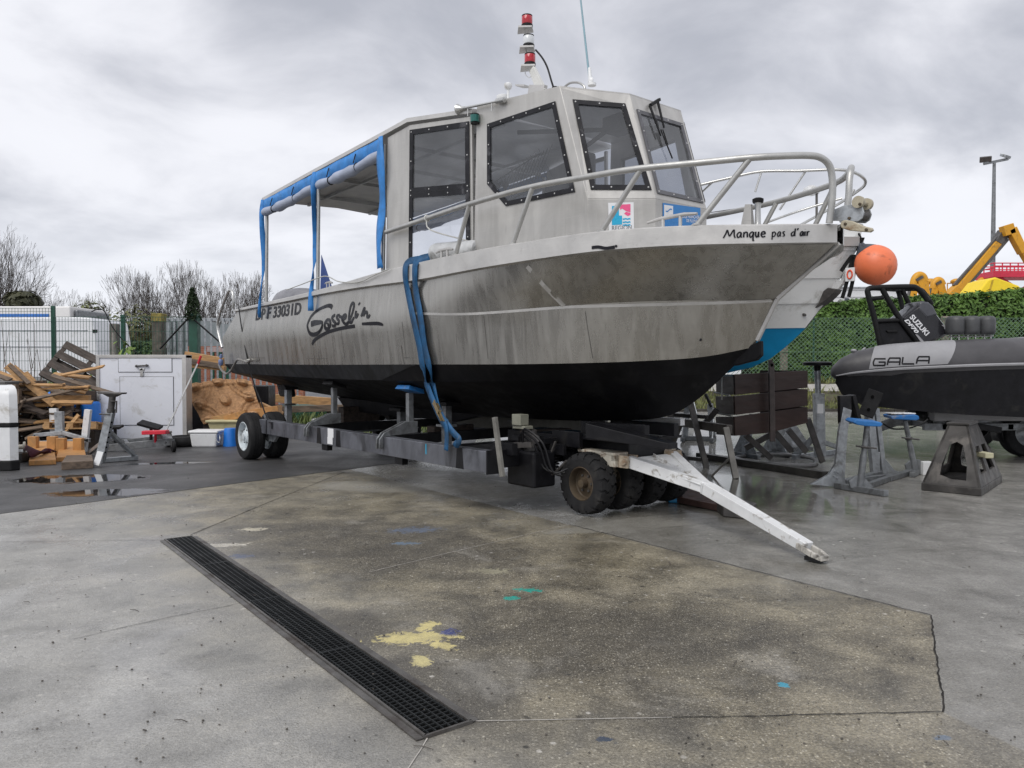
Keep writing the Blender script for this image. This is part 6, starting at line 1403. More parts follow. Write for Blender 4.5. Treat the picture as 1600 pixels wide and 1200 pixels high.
for k in range(6):
    lab = 'weathered pallet %s of the stack left of the white cabinet' % (['at the bottom', 'second from the bottom', 'third from the bottom', 'third from the top', 'second from the top', 'on top'][k])
    pallet(palmat((c.x+rr.uniform(-.05, .05), c.y+rr.uniform(-.05, .05), k*.145), rr.uniform(-.06, .06)), m_wood2 if k > 3 else m_woodd, lab, 'pallets stacked left of the cabinet')
c = at(4, 600, 15.2)
for k in range(9):
    if k == 8: lab = 'weathered pallet on top of the taller stack at the left edge'
    else: lab = 'dark pallet in the taller stack at the left edge, %s from its bottom' % (['first', 'second', 'third', 'fourth', 'fifth', 'sixth', 'seventh', 'eighth'][k])
    pallet(palmat((c.x+rr.uniform(-.06, .06), c.y, k*.146), rr.uniform(-.08, .08)), m_wood2 if k > 5 else m_woodd, lab, 'pallets in the taller left stack')
# dark pallet leaning by one corner
def planemat(p0, e1, e2):
    x = (e2).normalized(); y = (e1-x*e1.dot(x)).normalized(); z = x.cross(y); m = Matrix((x, y, z)).transposed().to_4x4(); m.translation = p0; return m
p00, p10, p01 = at(66, 590, 16.5), at(108, 537, 16.9), at(147, 631, 16.4)
e1, e2 = p10-p00, p01-p00
mm = planemat(p00+e1*.5+e2*.55, e1, e2)
if (mm.to_3x3() @ V((0, 0, 1))).y > 0: mm = planemat(p00+e1*.5+e2*.55, -e1, e2)
pallet(mm, m_woodd, 'dark wet pallet tilted up against the white cabinet', L=e2.length*1.12, W=e1.length, boards=4)
f = MB(); P = [at(*q, 16.15) for q in ((119, 606), (149, 612), (149, 668), (121, 660))]; f.prism(P, (0, .06, 0)); one('dark_board', f, m_woodd, 'dark upright timber panel between the tilted pallet and the cabinet', 'board', bevel=.006)
f = MB(); f.bx(at(60, 0, 15.35).x, at(137, 0, 15.35).x, 15.2, 15.3, .90, 1.02); f.bx(at(46, 0, 15.35).x, at(62, 0, 15.35).x, 15.2, 15.35, .90, 1.03); one('timber_offcut', f, m_wood, 'raw timber rail lying along the top of the pallet stack', 'timber', bevel=.006)
for k, (a, b_, w, lab) in enumerate((((11, 571), (86, 632), .16, 'broad raw plank sloping down from the taller pallet stack'), ((22, 572), (95, 637), .07, 'narrow raw batten sloping down beside the broad plank'), ((30, 596), (52, 640), .10, 'short raw board leaning under the sloping planks'))):
    f = MB(); f.bar(at(*a, 15.0+.1*k), at(*b_, 15.1+.1*k), w, .035, up=(.3, -1, .4)); one('timber_plank', f, m_wood, lab, 'plank', bevel=.004)
f = MB(); p, q = at(72, 616, 16.2), at(117, 626, 16.2); f.lathe([(0, 0), (.25, .0), (.27, .04), (.27, .30), (.285, .33), (.27, .36), (.27, .62), (.25, .68), (0, .68)], p+V((-.0, .1, -.18)), (q-p), 24, False); one('drum', f, m_blue, 'blue plastic drum lying behind the pallet stack', 'drum', smooth=40)
f = MB(); p = at(141, 680, 15.9); p.z = 0; f.lathe([(0, 0), (.19, 0), (.21, .04), (.21, .4), (.22, .43), (.21, .46), (.20, .82), (.17, .86), (0, .86)], p, (0, 0, 1), 24, False); one('drum', f, m_blue, 'blue plastic drum standing between the pallets and the cabinet', 'drum', smooth=40)
pallet(palmat((at(118, 670, 14.9).x, 14.95, .36), R(6), rx=R(-8)), m_wood, 'fresh orange pallet behind the grey posts in front of the pallet stack', L=.95, W=.6, boards=4)
f = MB(); f.bx(at(84, 0, 15.2).x, at(150, 0, 15.2).x, 14.95, 15.2, .0, .34); one('timber_block', f, m_woodd, 'dark timber baulk under the fresh orange pallet', 'timber', bevel=.01)
for k, (x0, x1, y0, y1, m_, lab) in enumerate(((80, 92, 638, 668, m_wmetal, 'white board standing behind the grey steel post'), (88, 101, 643, 694, m_galv, 'grey galvanised steel post with bolt holes'), (125, 135, 640, 694, m_wmetal, 'narrow off-white post right of the galvanised one'))):
    f = MB(); Y = 14.3+.5*(k == 0); a, b_ = at(x0, y0, Y), at(x1, y1, Y); f.bar(V(((a.x+b_.x)/2, Y, .0)), V(((a.x+b_.x)/2+(.1 if k == 2 else -.02), Y, a.z)), b_.x-a.x, .08, up=(0, 1, 0)); one('steel_post' if k else 'white_board', f, m_, lab, 'post', bevel=.005)
f = MB(); 
for a, b_ in (((54, 680), (98, 676)), ((54, 680), (60, 692)), ((60, 692), (140, 688)), ((98, 676), (140, 688)), ((15, 700), (110, 694)), ((15, 706), (70, 703))): f.bar(at(*a, 14.2), at(*b_, 14.2), .07, .07)
one('boat_cradle', f, m_galv, 'low galvanised frame lying in front of the pallets', 'frame', bevel=.004)
# blocks and boards in front
m_wo = M('orange_plywood', (.50, .25, .085), .6, var=.25, scale=5, stretch=(1, 5, 1), dirt=(.25, .15, .08), dirt_amt=.3)
wbk = T('timber_cradle', 'orange timber cradle of boards and upright blocks on the asphalt', 'cradle', tuple(gnd(85, 728)))
for a, b_, c_, d_ in ((45, 712, 88, 728), (88, 706, 135, 722)):
    Y = gnd(60, 722).y; P = [gnd(a, d_)+V((0, 0, .02)), gnd(b_ if False else c_, d_-2)+V((0, 0, .02)), gnd(c_-6, a and 708)+V((0, 0, .16)), gnd(a+8, 708)+V((0, 0, .16))]
    f = MB(); f.hexa([V((p.x, p.y, .004)) for p in P], [V((p.x, p.y, p.z+.06)) for p in P]); f.build('board', m_wo, wbk, src=I4, bevel=.006)
for px in (47, 77, 91, 118):
    p = gnd(px, 716); f = MB(); f.bx(p.x-.075, p.x+.075, p.y+.05, p.y+.15, .02, .31+.03*(px % 3)); f.build('block', m_wo, wbk, src=I4, bevel=.006)
f = MB(); P = [gnd(*q) for q in ((96, 735), (146, 732), (144, 722), (104, 723))]; f.prism([p+V((0, 0, .004)) for p in P], (0, 0, .12)); one('timber_block', f, m_wood2, 'thick weathered plank lying in front of the timber cradle', 'timber', bevel=.008)
f = MB(); 
rows = []
for i in range(14):
    u = i/13; p = gnd(lerp(42, 82, u), 722+3*math.sin(u*5)); rows.append([p+V((0, .14*math.cos(u*7)*.3-.12, .20-.12*u+.03*math.sin(u*11))), p+V((0, -.02, .26-.1*u+.03*math.sin(u*8+1))), p+V((0, .12, .23-.1*u))])
one('cloth', f.loft(rows), M('maroon_cloth', (.06, .012, .022), .9, var=.3), 'maroon cloth draped over the timber cradle', 'cloth', smooth=60, solid=.02)
f = MB(); p = gnd(28, 722); f.bx(p.x-.17, p.x+.13, p.y-.1, p.y+.15, .005, .16); one('rubber_block', f, m_dsteel, 'dark block beside the white housing at the left edge', 'block', bevel=.01)
f = MB(); f.lathe([(.05, -.1), (.085, -.1), (.085, -.07), (.04, -.06), (.04, .06), (.085, .07), (.085, .1), (.05, .1)], gnd(28, 722)+V((0, .02, .25)), (1, .5, 0), 16); one('cable_reel', f, M('cream_reel', (.5, .48, .42), .6), 'cream reel lying on the dark block', 'reel', smooth=40)
# white rounded housing cut by the left edge of the frame
wt_ = T('tank', 'white rounded plastic tank with a dark band and base at the left edge', 'tank', tuple(at(-30, 735, 11.7)))
Y = 11.7; xa, xb = at(-75, 0, Y).x, at(13, 0, Y).x
f = MB(); rows = []
for z, e_ in ((.16, .0), (.2, .0), (.62, .0), (.78, -.0), (1.15, -.02), (1.24, -.05), (1.29, -.12), (1.31, -.25)): 
    rows.append([V((xa-e_, Y-e_, z)), V((xb+e_*.8-.08, Y-e_, z)), V((xb+e_, Y+.08-e_, z)), V((xb+e_-.75, Y+.8, z)), V((xa-e_, Y+.8, z))])
f.loft(rows, True); f.add(rows[-1], [tuple(range(5))]); f.build('body', m_wplas, wt_, src=I4, smooth=40)
f = MB(); 
for o_, z0, z1, nm in ((.025, .0, .16, 'base'), (.012, .66, .74, 'band')):
    Q = [(xa-o_, Y-o_), (xb-.08+o_, Y-o_), (xb+o_, Y+.08), (xb-.75+o_, Y+.82), (xa-o_, Y+.82)]; f = MB(); f.hexa([V((x, y, z0)) for x, y in Q], [V((x, y, z1)) for x, y in Q]); f.build(nm, m_rub, wt_, src=I4, bevel=.02)
f = MB(); f.bx(xa, xb-.3, Y+.25, Y+.6, 1.312, 1.36); f.build('lid', m_dsteel, wt_, src=I4, bevel=.01)
# screw jack
YJ = 12.15
jk = T('screw_jack', 'grey steel boat jack with a white foot standing in front of the white cabinet', 'jack', tuple(gnd(165, 728)))
f = MB(); f.bar(at(156, 722, YJ), at(173, 644, YJ), .13, .10, up=(0, 1, 0), w2=.11); po = f.build('post', m_galv, jk, src=I4, bevel=.004)
f = MB()
for k in range(7): p = at(156, 722, YJ).lerp(at(173, 644, YJ), .2+.1*k)+V((.066, -.03, 0)); f.bx(p.x-.004, p.x+.004, p.y-.02, p.y+.02, p.z-.012, p.z+.012)
f.build('ratchet_hole', m_dpit, po, src=I4)
f = MB(); f.tube([at(172.5, 650, YJ), at(176, 618, YJ)], .05, 14); f.lathe([(.062, -.03), (.062, .03)], at(173.2, 642, YJ), (.1, 0, 1), 14); f.build('screw', m_dsteel, jk, src=I4, smooth=40)
f = MB(); f.hexa([at(158, 615, YJ)+V((0, -.1, 0)), at(193, 616, YJ)+V((0, -.1, 0)), at(193, 616, YJ)+V((0, .1, 0)), at(158, 615, YJ)+V((0, .1, 0))], [at(156, 611.5, YJ)+V((0, -.1, 0)), at(194, 613.5, YJ)+V((0, -.1, 0)), at(194, 613.5, YJ)+V((0, .1, 0)), at(156, 611.5, YJ)+V((0, .1, 0))]); f.hexa([at(171, 620, YJ)+V((0, -.05, 0)), at(181, 620, YJ)+V((0, -.05, 0)), at(181, 620, YJ)+V((0, .05, 0)), at(171, 620, YJ)+V((0, .05, 0))], [at(163, 615, YJ)+V((0, -.07, 0)), at(188, 616, YJ)+V((0, -.07, 0)), at(188, 616, YJ)+V((0, .07, 0)), at(163, 615, YJ)+V((0, .07, 0))]); f.build('head_plate', m_dsteel, jk, src=I4, bevel=.004)
f = MB(); f.tube([at(174, 627, YJ-.05), at(182, 627, YJ-.08), at(181.5, 645, YJ-.08)], .014, 8); f.tube([at(155, 647, YJ-.05), at(172, 648, YJ-.05)], .012, 6); f.build('crank', m_dsteel, jk, src=I4)
f = MB(); f.bar(at(162, 690, YJ+.05), gnd(140, 712)+V((0, 0, .05)), .06, .06); f.build('leg', m_galv, jk, src=I4, bevel=.004); f = MB(); f.bar(at(168, 672, YJ+.05), gnd(212, 719)+V((0, 0, .06)), .06, .06); f.bar(gnd(156, 724)+V((0, 0, .045)), gnd(215, 719)+V((0, 0, .045)), .09, .07); f.build('leg', m_galv, jk, src=I4, bevel=.004)
f = MB(); f.bar(gnd(151, 731)+V((0, 0, .04)), at(158, 706, YJ-.04), .10, .05, up=(0, 1, 0)); f.build('white_foot', m_wplas, jk, src=I4, bevel=.004)
# low dolly with a caster
YD = 14.3
dl = T('dolly', 'low grey steel dolly on casters with black pads and one red pad', 'dolly', tuple(gnd(235, 706)))
f = MB(); f.bar(at(150, 702, YD), at(268, 690, YD), .07, .13); f.bar(at(150, 696, YD+.8), at(262, 684, YD+.8), .07, .12); f.bar(at(266, 690, YD), at(262, 680, YD+.8), .09, .10); f.bar(at(200, 696, YD), at(195, 690, YD+.8), .07, .09); f.bar(at(262, 692, YD-.02), at(255, 676, YD+.1), .10, .03); f.build('frame', m_galvd, dl, src=I4, bevel=.005)
f = MB(); c = at(271, 697, YD-.05); c.z = .105; f.lathe([(.03, -.03), (.10, -.028), (.105, -.015), (.105, .015), (.10, .028), (.03, .03)], c, (.8, .6, 0), 20); ca = f.build('caster', m_rub, dl, src=I4, smooth=40)
f = MB(); f.bar(c+V((0, 0, 0)), c+V((-.03, .02, .14)), .07, .05); f.build('caster_fork', m_galvd, ca, src=I4)
f = MB(); f.bar(at(190, 667, YD+.3), at(168, 668, YD+.3), .18, .045, up=(0, -.2, 1)); f.tube([at(180, 670, YD+.3), at(180, 692, YD+.3)], .03, 8); f.build('pad', m_rub, dl, src=I4, bevel=.006); f = MB(); f.bar(at(218, 660, YD+.2), at(251, 669, YD+.2), .2, .05, up=(.2, -.3, 1)); f.tube([at(236, 668, YD+.2), at(236, 690, YD+.2)], .03, 8); f.build('pad', m_rub, dl, src=I4, bevel=.006)
f = MB(); f.bar(at(224, 676, YD-.1), at(262, 675, YD-.1), .16, .07, up=(0, 0, 1)); f.tube([at(243, 678, YD-.1), at(243, 693, YD)], .025, 8); f.build('red_pad', M('red_rubber', (.62, .025, .05), .5, var=.15), dl, src=I4, bevel=.02)
bm_ = T('squeegee', 'squeegee pole with a red grip leaning against the white cabinet', 'squeegee', tuple(at(260, 690, 15.0)))
f = MB(); f.tube([at(258, 676, 14.9), at(309, 568, YC-.03)], .017, 8); f.build('pole', m_stain, bm_, src=I4, smooth=40)
f = MB(); f.tube([at(308.6, 570, YC-.03), at(314, 556, YC-.03)], [.024, .028], 8); f.build('grip', M('red_grip', (.50, .02, .03), .5), bm_, src=I4, smooth=40)
f = MB(); f.tube([at(244, 679, 14.9), at(258, 676, 14.9), at(268, 675, 14.9)], .022, 8); f.bar(at(244, 684, 14.9), at(268, 680, 14.9), .03, .09, up=(0, 0, 1)); f.build('head', m_dsteel, bm_, src=I4)
f = MB(); p = gnd(284, 697); tyre(MB(), p, .3, .2, .15); f.lathe([(.17, 0), (.30, .02), (.34, .08), (.34, .13), (.30, .19), (.17, .21), (.16, .1), (.17, 0)], p, (0, 0, 1), 30, False); one('tyre', f, m_tyre, 'black tyre lying flat beside the white bucket', 'tyre', smooth=40)
bk = T('bucket', 'white square plastic bucket with a lid and wire handle', 'bucket', tuple(gnd(318, 699)))
p = gnd(318, 699)+V((0, .2, 0)); f = MB(); f.hexa([p+V((a*.24, b_*.19, 0)) for a, b_ in ((-1, -1), (1, -1), (1, 1), (-1, 1))], [p+V((a*.275, b_*.22, .28)) for a, b_ in ((-1, -1), (1, -1), (1, 1), (-1, 1))]); f.build('body', m_wplas, bk, src=I4, bevel=.03)
f = MB(); f.bx(p.x-.295, p.x+.295, p.y-.235, p.y+.235, .275, .33); f.build('lid', m_wplas, bk, src=I4, bevel=.02)
f = MB(); f.tube(catmull([(p.x+.28, p.y-.15, .28), (p.x+.34, p.y-.24, .20), (p.x+.33, p.y-.26, .10), (p.x+.25, p.y-.245, .17)], 4), .006, 5); f.build('handle', m_stain, bk, src=I4)
f = MB(); Y = 16.4; a, b_ = at(326, 660, Y), at(372, 688, Y); f.hexa([V((a.x+.1, Y, .0)), V((b_.x-.1, Y, .0)), V((b_.x-.1, Y+.4, .0)), V((a.x+.1, Y+.4, .0))], [V((a.x, Y-.06, a.z)), V((b_.x, Y-.06, a.z)), V((b_.x, Y+.46, a.z)), V((a.x, Y+.46, a.z))]); f.bx(a.x-.04, b_.x+.04, Y-.1, Y+.5, a.z, a.z+.05); one('tub', f, M('cream_plastic', (.52, .47, .27), .5, var=.1, dirt=(.3, .26, .15)), 'cream plastic tub with timber offcuts, behind the white bucket', 'tub', bevel=.015)
f = MB(); p = gnd(357, 698)+V((0, .12, 0)); f.lathe([(0, 0), (.15, 0), (.12, .34), (.11, .36), (0, .36)], p, (0, 0, 1), 24, False); one('bucket', f, m_blue, 'upturned blue bucket beside the rear trailer tyre', 'bucket', smooth=40)
# moulded wood pallet leaning, with its dished feet and curved ribs
Yp = 17.2
c00, c10, c11, c01 = at(318, 663, Yp-.5), at(412, 652, Yp-.5), at(393, 596, Yp), at(289, 606, Yp)
mp_r = []; NU, NV = 84, 52
for i in range(NU+1):
    r = []
    for j in range(NV+1):
        u, v = i/NU, j/NV; p = (c00*(1-u)+c10*u)*(1-v)+(c01*(1-u)+c11*u)*v; p = p+V((0, 0, .10*math.sin(math.pi*u)*v)); h = 0
        for fu, fv in ((.12, .5), (.5, .5), (.88, .55), (.14, .97), (.5, .98), (.86, .97), (.15, .06), (.52, .04), (.88, .08)): 
            d = math.hypot((u-fu)*1.55, v-fv); h += .12*max(0, min(1, (.135-d)/.05))
        for q in range(4):
            cu, cv = ((0, 0), (1, 0), (1, 1), (0, 1))[q]; d = math.hypot((u-cu)*1.45, (v-cv)*1.0); h += .040*math.exp(-((d-.52)/.028)**2)+.040*math.exp(-((d-.42)/.028)**2)
        h += .035*math.exp(-((abs(v-.5)-.40)/.03)**2)
        r.append(p+V((0, -h, h*.25)))
    mp_r.append(r)
f = MB().loft(mp_r); one('moulded_pallet', f, M('pressed_wood_fibre', (.36, .20, .095), .8, var=.35, scale=18, bump=.5, bscale=70, dirt=(.20, .11, .055), dirt_amt=.4, dirt_scale=9), 'brown pressed wood pallet with moulded feet leaning under the stern of the boat', 'pallet', smooth=50, solid=.03)
f = MB(); f.bx(at(292, 0, 18).x, at(420, 0, 18).x, 17.75, 18.3, .0, 1.15); one('skip', f, m_black, 'dark metal skip behind the pressed wood pallet', 'skip', bevel=.02)
for k, (a, b_, Y, w, m_, lab) in enumerate((((290, 556), (350, 566), 17.6, .20, m_wood, 'long raw board on top of the dark skip, uppermost'), ((290, 563), (345, 572), 17.5, .12, m_wood2, 'grey board under the raw board on the skip'), ((290, 570), (352, 576), 17.55, .10, m_wood, 'narrow raw board lowest on the skip'),
        ((326, 658), (364, 650), 16.7, .16, m_wood, 'short raw board lying in the cream tub'), ((352, 655), (385, 645), 16.6, .14, m_wo, 'orange board end beside the cream tub'), ((396, 650), (438, 644), 16.8, .30, m_wo, 'orange box board behind the rear trailer tyres'), ((405, 634), (440, 650), 17.2, .18, m_wood, 'raw board leaning behind the rear trailer tyres'), ((428, 622), (520, 628), 19.5, .20, m_wood, 'long raw timber under the stern of the boat'), ((440, 640), (560, 636), 19.2, .16, m_wood2, 'weathered timber lying below the long raw one'))):
    f = MB(); f.bar(at(*a, Y), at(*b_, Y), .16 if k != 5 else .3, w, up=(0, 0, 1)); one('timber_board', f, m_, lab, 'board', bevel=.005)
for px, Y, h in ((428, 19.5, .62), (520, 19.5, .62), (445, 19.2, .5), (555, 19.2, .5), (330, 16.9, .42), (365, 16.9, .42), (405, 16.9, .42), (435, 16.9, .42)):
    x = at(px, 600, Y).x; f = MB(); f.bx(x-.13, x+.13, Y-.15, Y+.15, 0, h); one('timber_block', f, m_woodd, 'dark timber block carrying loose boards under the stern', 'timber', 'dark blocks under the loose boards', bevel=.01)
for px, lab in ((470, 'dark green crate under the boat near the stern'), (535, 'dark green crate under the boat, right of the other one')):
    f = MB(); p = gnd(px, 665); f.bx(p.x-.5, p.x+.5, p.y, p.y+.5, 0, .55); one('crate', f, m_green, lab, 'crate', bevel=.02)
f = MB(); p = gnd(520, 672); f.bx(p.x-.55, p.x+.55, p.y, p.y+.4, 0, .28); one('storage_box', f, m_wplas, 'pale box on the ground under the boat', 'box', bevel=.02)

# ---- fences
YF = 18.4; zt = at(75, 481, YF).z
def mesh_fence(x0, x1, Y, ztop, posts, label, name='mesh_fence', ivy=()):
    t_ = T(name, label, 'fence', (x0, Y, 0))
    f = MB(); n = int((x1-x0)/.072)
    for i in range(n+1): x = lerp(x0, x1, i/n); f.bx(x-.0032, x+.0032, Y-.003, Y+.003, .05, ztop)
    z = .08
    while z < ztop: f.bx(x0, x1, Y-.011, Y-.004, z-.004, z+.004); z += .235
    f.bx(x0, x1, Y-.012, Y-.004, ztop-.012, ztop); f.build('mesh_panel', m_green, t_, src=I4)
    for x in posts: MB().bx(x-.045, x+.045, Y+.004, Y+.064, 0, ztop+.05).build('post', m_green, t_, src=I4, bevel=.004)
    return t_
mesh_fence(at(-90, 0, YF).x, at(74, 0, YF).x, YF, zt, [at(-90, 0, YF).x, at(75, 0, YF).x], 'green welded mesh fence in front of the white van')
zt2 = at(150, 495, YF).z
mf = mesh_fence(at(76, 0, YF).x, at(295, 0, YF).x, YF, zt2, [at(185, 0, YF).x], 'green welded mesh fence behind the white cabinet')
gp = T('gate_post', 'tall dark green gate post grown over with ivy, right of the cabinet', 'post', tuple(at(298, 0, 18.3)))
gx = at(298, 0, 18.3).x; f = MB(); f.bx(gx-.10, gx+.10, 18.25, 18.45, 0, at(0, 490, 18.3).z); f.build('post', m_green, gp, src=I4, bevel=.006)
f = MB(); zi = at(0, 460, 18.3).z
for i in range(420):
    a = rr.random(); z = lerp(at(0, 500, 18.3).z, zi+.15, a); r_ = .20*(1-a)**.8+.02; th = rr.uniform(0, 6.28); p = V((gx-.04+r_*math.cos(th)*rr.random()**.5, 18.33+r_*math.sin(th), z)); d = V((rr.uniform(-1, 1), rr.uniform(-1, 1), rr.uniform(-1, 1))).normalized()*.045; e_ = d.orthogonal().normalized()*.03; f.add([p-d, p+e_, p+d, p-e_], [(0, 1, 2, 3)])
f.build('ivy', M('dark_ivy', (.02, .035, .015), .7, var=.4), gp, src=I4, recalc=False)
f = MB()
for k, (a, b_) in enumerate((((297, 494), (250, 545)), ((297, 494), (344, 535)))): f.tube([at(*a, 18.2), at(*b_, 18.2)], .022, 6)
f.tube(catmull([tuple(at(*q, 18.2)) for q in ((143, 487), (153, 483), (163, 486), (170, 500), (180, 517), (200, 540), (215, 552))], 4), .014, 5)
f.build('stay_wire', m_rub, gp, src=I4)
# palisade
pf = T('railing_fence', 'pale grey steel railing fence by the stern of the boat', 'fence', tuple(at(330, 560, 22)))
f = MB(); Y = 22; za, zb_ = at(0, 497, Y).z, at(0, 502, Y).z; xa, xb = at(249, 0, Y).x, at(470, 0, Y).x; f.bx(xa, xb, Y-.03, Y+.03, zb_, za); f.bx(xa, xb, Y-.03, Y+.03, .3, .38); f.build('rail', m_galv, pf, src=I4)
f = MB(); x = xa
while x < xb: f.bx(x-.022, x+.022, Y-.07, Y-.031, .05, za-.02); x += .175
f.build('pickets', m_galv, pf, src=I4)
ps = T('gate_pillar', 'stone gate pillar with a lichen covered cap behind the cabinet', 'pillar', tuple(at(242, 0, 19.5)))
xp = at(242, 0, 19.5).x; f = MB(); f.bx(xp-.125, xp+.125, 19.4, 19.65, 0, at(0, 495, 19.5).z); f.build('shaft', M('mossy_stone', (.10, .09, .075), .9, var=.4, scale=6, bump=.3), ps, src=I4, bevel=.01)
f = MB(); f.bx(xp-.14, xp+.14, 19.38, 19.67, at(0, 503, 19.5).z, at(0, 490, 19.5).z); f.build('cap', M('yellow_lichen_stone', (.22, .18, .05), .9, var=.5, scale=12, dirt=(.1, .09, .06), dirt_amt=.5), ps, src=I4, bevel=.015)
cp_ = T('concrete_post', 'short grey concrete post left of the stone gate pillar', 'post', tuple(at(173, 0, 19.2)))
xp = at(173, 0, 19.2).x; f = MB(); f.bx(xp-.09, xp+.09, 19.1, 19.3, 0, at(0, 506, 19.2).z); f.build('shaft', M('old_concrete', (.16, .15, .135), .9, var=.35, bump=.3), cp_, src=I4, bevel=.015)
f = MB(); f.bx(xp-.012, xp+.05, 19.085, 19.099, .4, at(0, 520, 19.2).z); f.build('pale_face', M('pale_concrete', (.28, .26, .24), .9), cp_, src=I4)

# ---- vehicles and buildings beyond the left fence
m_van = M('white_van_paint', (.74, .75, .78), .3, var=.03, scale=1, bump=0, coat=.3, dirt=(.6, .6, .6), dirt_amt=.2)
Y = 22.0
vn = T('van', 'white panel van parked behind the left mesh fence', 'van', (at(60, 0, Y).x, Y+1, 0))
P = [(-150, 497), (120, 495.5), (141, 496.5), (145, 501), (150, 530), (152, 556), (153, 590), (-150, 590)]
f = MB(); pr = [at(*q, Y) for q in P]; f.hexa(pr, [p+V((0, 2.0, 0)) for p in pr]); f.v = [p for p in f.v]; f.build('body', m_van, vn, src=I4, bevel=.03)
f = MB(); f.bx(at(138.5, 0, Y).x, at(146, 0, Y).x, Y-.012, Y-.004, at(0, 520, Y).z, at(0, 515, Y).z); f.build('door_handle', m_rub, vn, src=I4)
f = MB(); 
for py in (515.5, 541): f.bx(at(-120, 0, Y).x, at(130, 0, Y).x, Y-.02, Y-.002, at(0, py+1, Y).z, at(0, py, Y).z)
f.build('side_moulding', M('van_moulding_grey', (.45, .46, .49), .4), vn, src=I4)  # plain grey for the raised side strips
for px in (20, 118):
    c = at(px, 0, Y); c.z = .36; c.y = Y+.02; f = MB(); tyre(f, c, .36, .2, .2, 28); w_o = f.build('wheel', m_tyre, vn, src=I4, smooth=40); f = MB(); f.lathe([(.2, -.08), (.1, -.04), (0, -.05)], c, (0, 1, 0), 20, False); f.build('rim', m_galv, w_o, src=I4, smooth=40)
Y = 25.0
tk = T('box_truck', 'white box lorry with a blue stripe behind the van', 'lorry', (at(0, 0, Y).x, Y+1, 0))
f = MB(); f.bx(at(-170, 0, Y).x, at(103, 0, Y).x, Y, Y+2.4, .7, at(0, 478.5, Y).z); bx_ = f.build('cargo_box', M('cream_white_panel', (.70, .69, .68), .4, var=.03, bump=0), tk, src=I4, bevel=.04)
f = MB(); f.bx(at(-170, 0, Y).x, at(70, 0, Y).x, Y-.02, Y-.004, at(0, 495, Y).z, at(0, 490.5, Y).z); f.build('blue_stripe', M('blue_stripe', (.03, .15, .48), .4), bx_, src=I4)
f = MB(); f.bx(at(103.5, 0, Y).x, at(110, 0, Y).x, Y+.2, Y+2.2, .7, at(0, 483, Y).z); f.build('cab', m_galvd, tk, src=I4, bevel=.05)
f = MB()
for px in (-60, 60): c = at(px, 0, Y); c.z = .42; c.y = Y+.2; tyre(f, c, .42, .25, .22, 24)
f.build('wheel', m_tyre, tk, src=I4, smooth=40)
Y = 40.0
hs_ = T('house', 'small house with a brown tiled roof beyond the hedge', 'house', (at(145, 0, Y).x, Y+3, 0))
f = MB(); f.bx(at(95, 0, Y).x, at(166, 0, Y).x, Y, Y+6, 0, at(0, 524, Y).z); f.build('wall', M('cream_render', (.50, .45, .38), .9), hs_, src=I4)
f = MB(); xa, xb, z0, z1 = at(92, 0, Y).x, at(168, 0, Y).x, at(0, 525, Y).z, at(0, 503, Y).z; f.hexa([V((xa, Y-.4, z0)), V((xb, Y-.4, z0)), V((xb, Y+6.4, z0)), V((xa, Y+6.4, z0))], [V((xa, Y+2.9, z1)), V((xb-.6, Y+2.9, z1)), V((xb-.6, Y+3.1, z1)), V((xa, Y+3.1, z1))])
for k in range(30): x = lerp(xa, xb-.3, k/29); f.tube([(x, Y-.42, z0+.02), (min(x, xb-.65), Y+2.9, z1+.03)], .09, 5)
f.build('roof', M('brown_roof_tiles', (.20, .13, .095), .85, var=.3, scale=3), hs_, src=I4)
f = MB(); f.bx(at(156, 0, Y).x, at(163, 0, Y).x, Y-.03, Y-.01, at(0, 540, Y).z, at(0, 529, Y).z); f.build('window', m_line, hs_, src=I4)
Y = 42.0
wt2 = T('box_truck', 'white lorry with dark windows beyond the railing fence', 'lorry', (at(318, 0, Y).x, Y+1, 0))
f = MB(); f.bx(at(303, 0, Y).x, at(326, 0, Y).x, Y, Y+2.4, .6, at(0, 506, Y).z); f.bx(at(326.5, 0, Y).x, at(340, 0, Y).x, Y, Y+2.2, .6, at(0, 522, Y).z); f.build('body', m_van, wt2, src=I4, bevel=.06)
f = MB(); f.bx(at(304, 0, Y).x, at(325, 0, Y).x, Y-.03, Y-.01, at(0, 541, Y).z, at(0, 526, Y).z); f.bx(at(329, 0, Y).x, at(339, 0, Y).x, Y-.03, Y-.01, at(0, 534, Y).z, at(0, 525, Y).z); f.build('window', M('dark_glass', (.03, .035, .04), .15), wt2, src=I4)
f = MB(); c = at(308, 0, Y); 
for px in (308, 333): c = at(px, 0, Y); c.z = .4; f.lathe([(.4, -.1), (.4, .1)], c, (0, 1, 0), 18)
f.build('wheel', m_tyre, wt2, src=I4)
Y = 30.0
bw = T('brick_wall', 'low red brick wall with dark shutters beyond the railing fence', 'wall', (at(320, 0, Y).x, Y, 0))
mbk = bpy.data.materials.new('red_brick'); mbk.use_nodes = True; t = mbk.node_tree
bt = N(t, 'ShaderNodeTexBrick', Vector=N(t, 'ShaderNodeMapping', Vector=N(t, 'ShaderNodeTexCoord').outputs['Object'], Rotation=(R(90), 0, 0)), Color1=(.34, .12, .065), Color2=(.24, .085, .05), Mortar=(.3, .27, .24), Scale=3.0, Mortar_Size=.012); t.links.new(bt.outputs[0], t.nodes['Principled BSDF'].inputs['Base Color']); t.nodes['Principled BSDF'].inputs['Roughness'].default_value = .9
f = MB(); f.bx(at(286, 0, Y).x, at(470, 0, Y).x, Y, Y+.3, 0, at(0, 541, Y).z); f.build('brickwork', mbk, bw, src=I4)
f = MB()
for a in (324, 336, 348): f.bx(at(a, 0, Y).x, at(a+6, 0, Y).x, Y-.05, Y-.01, .3, at(0, 550, Y).z)
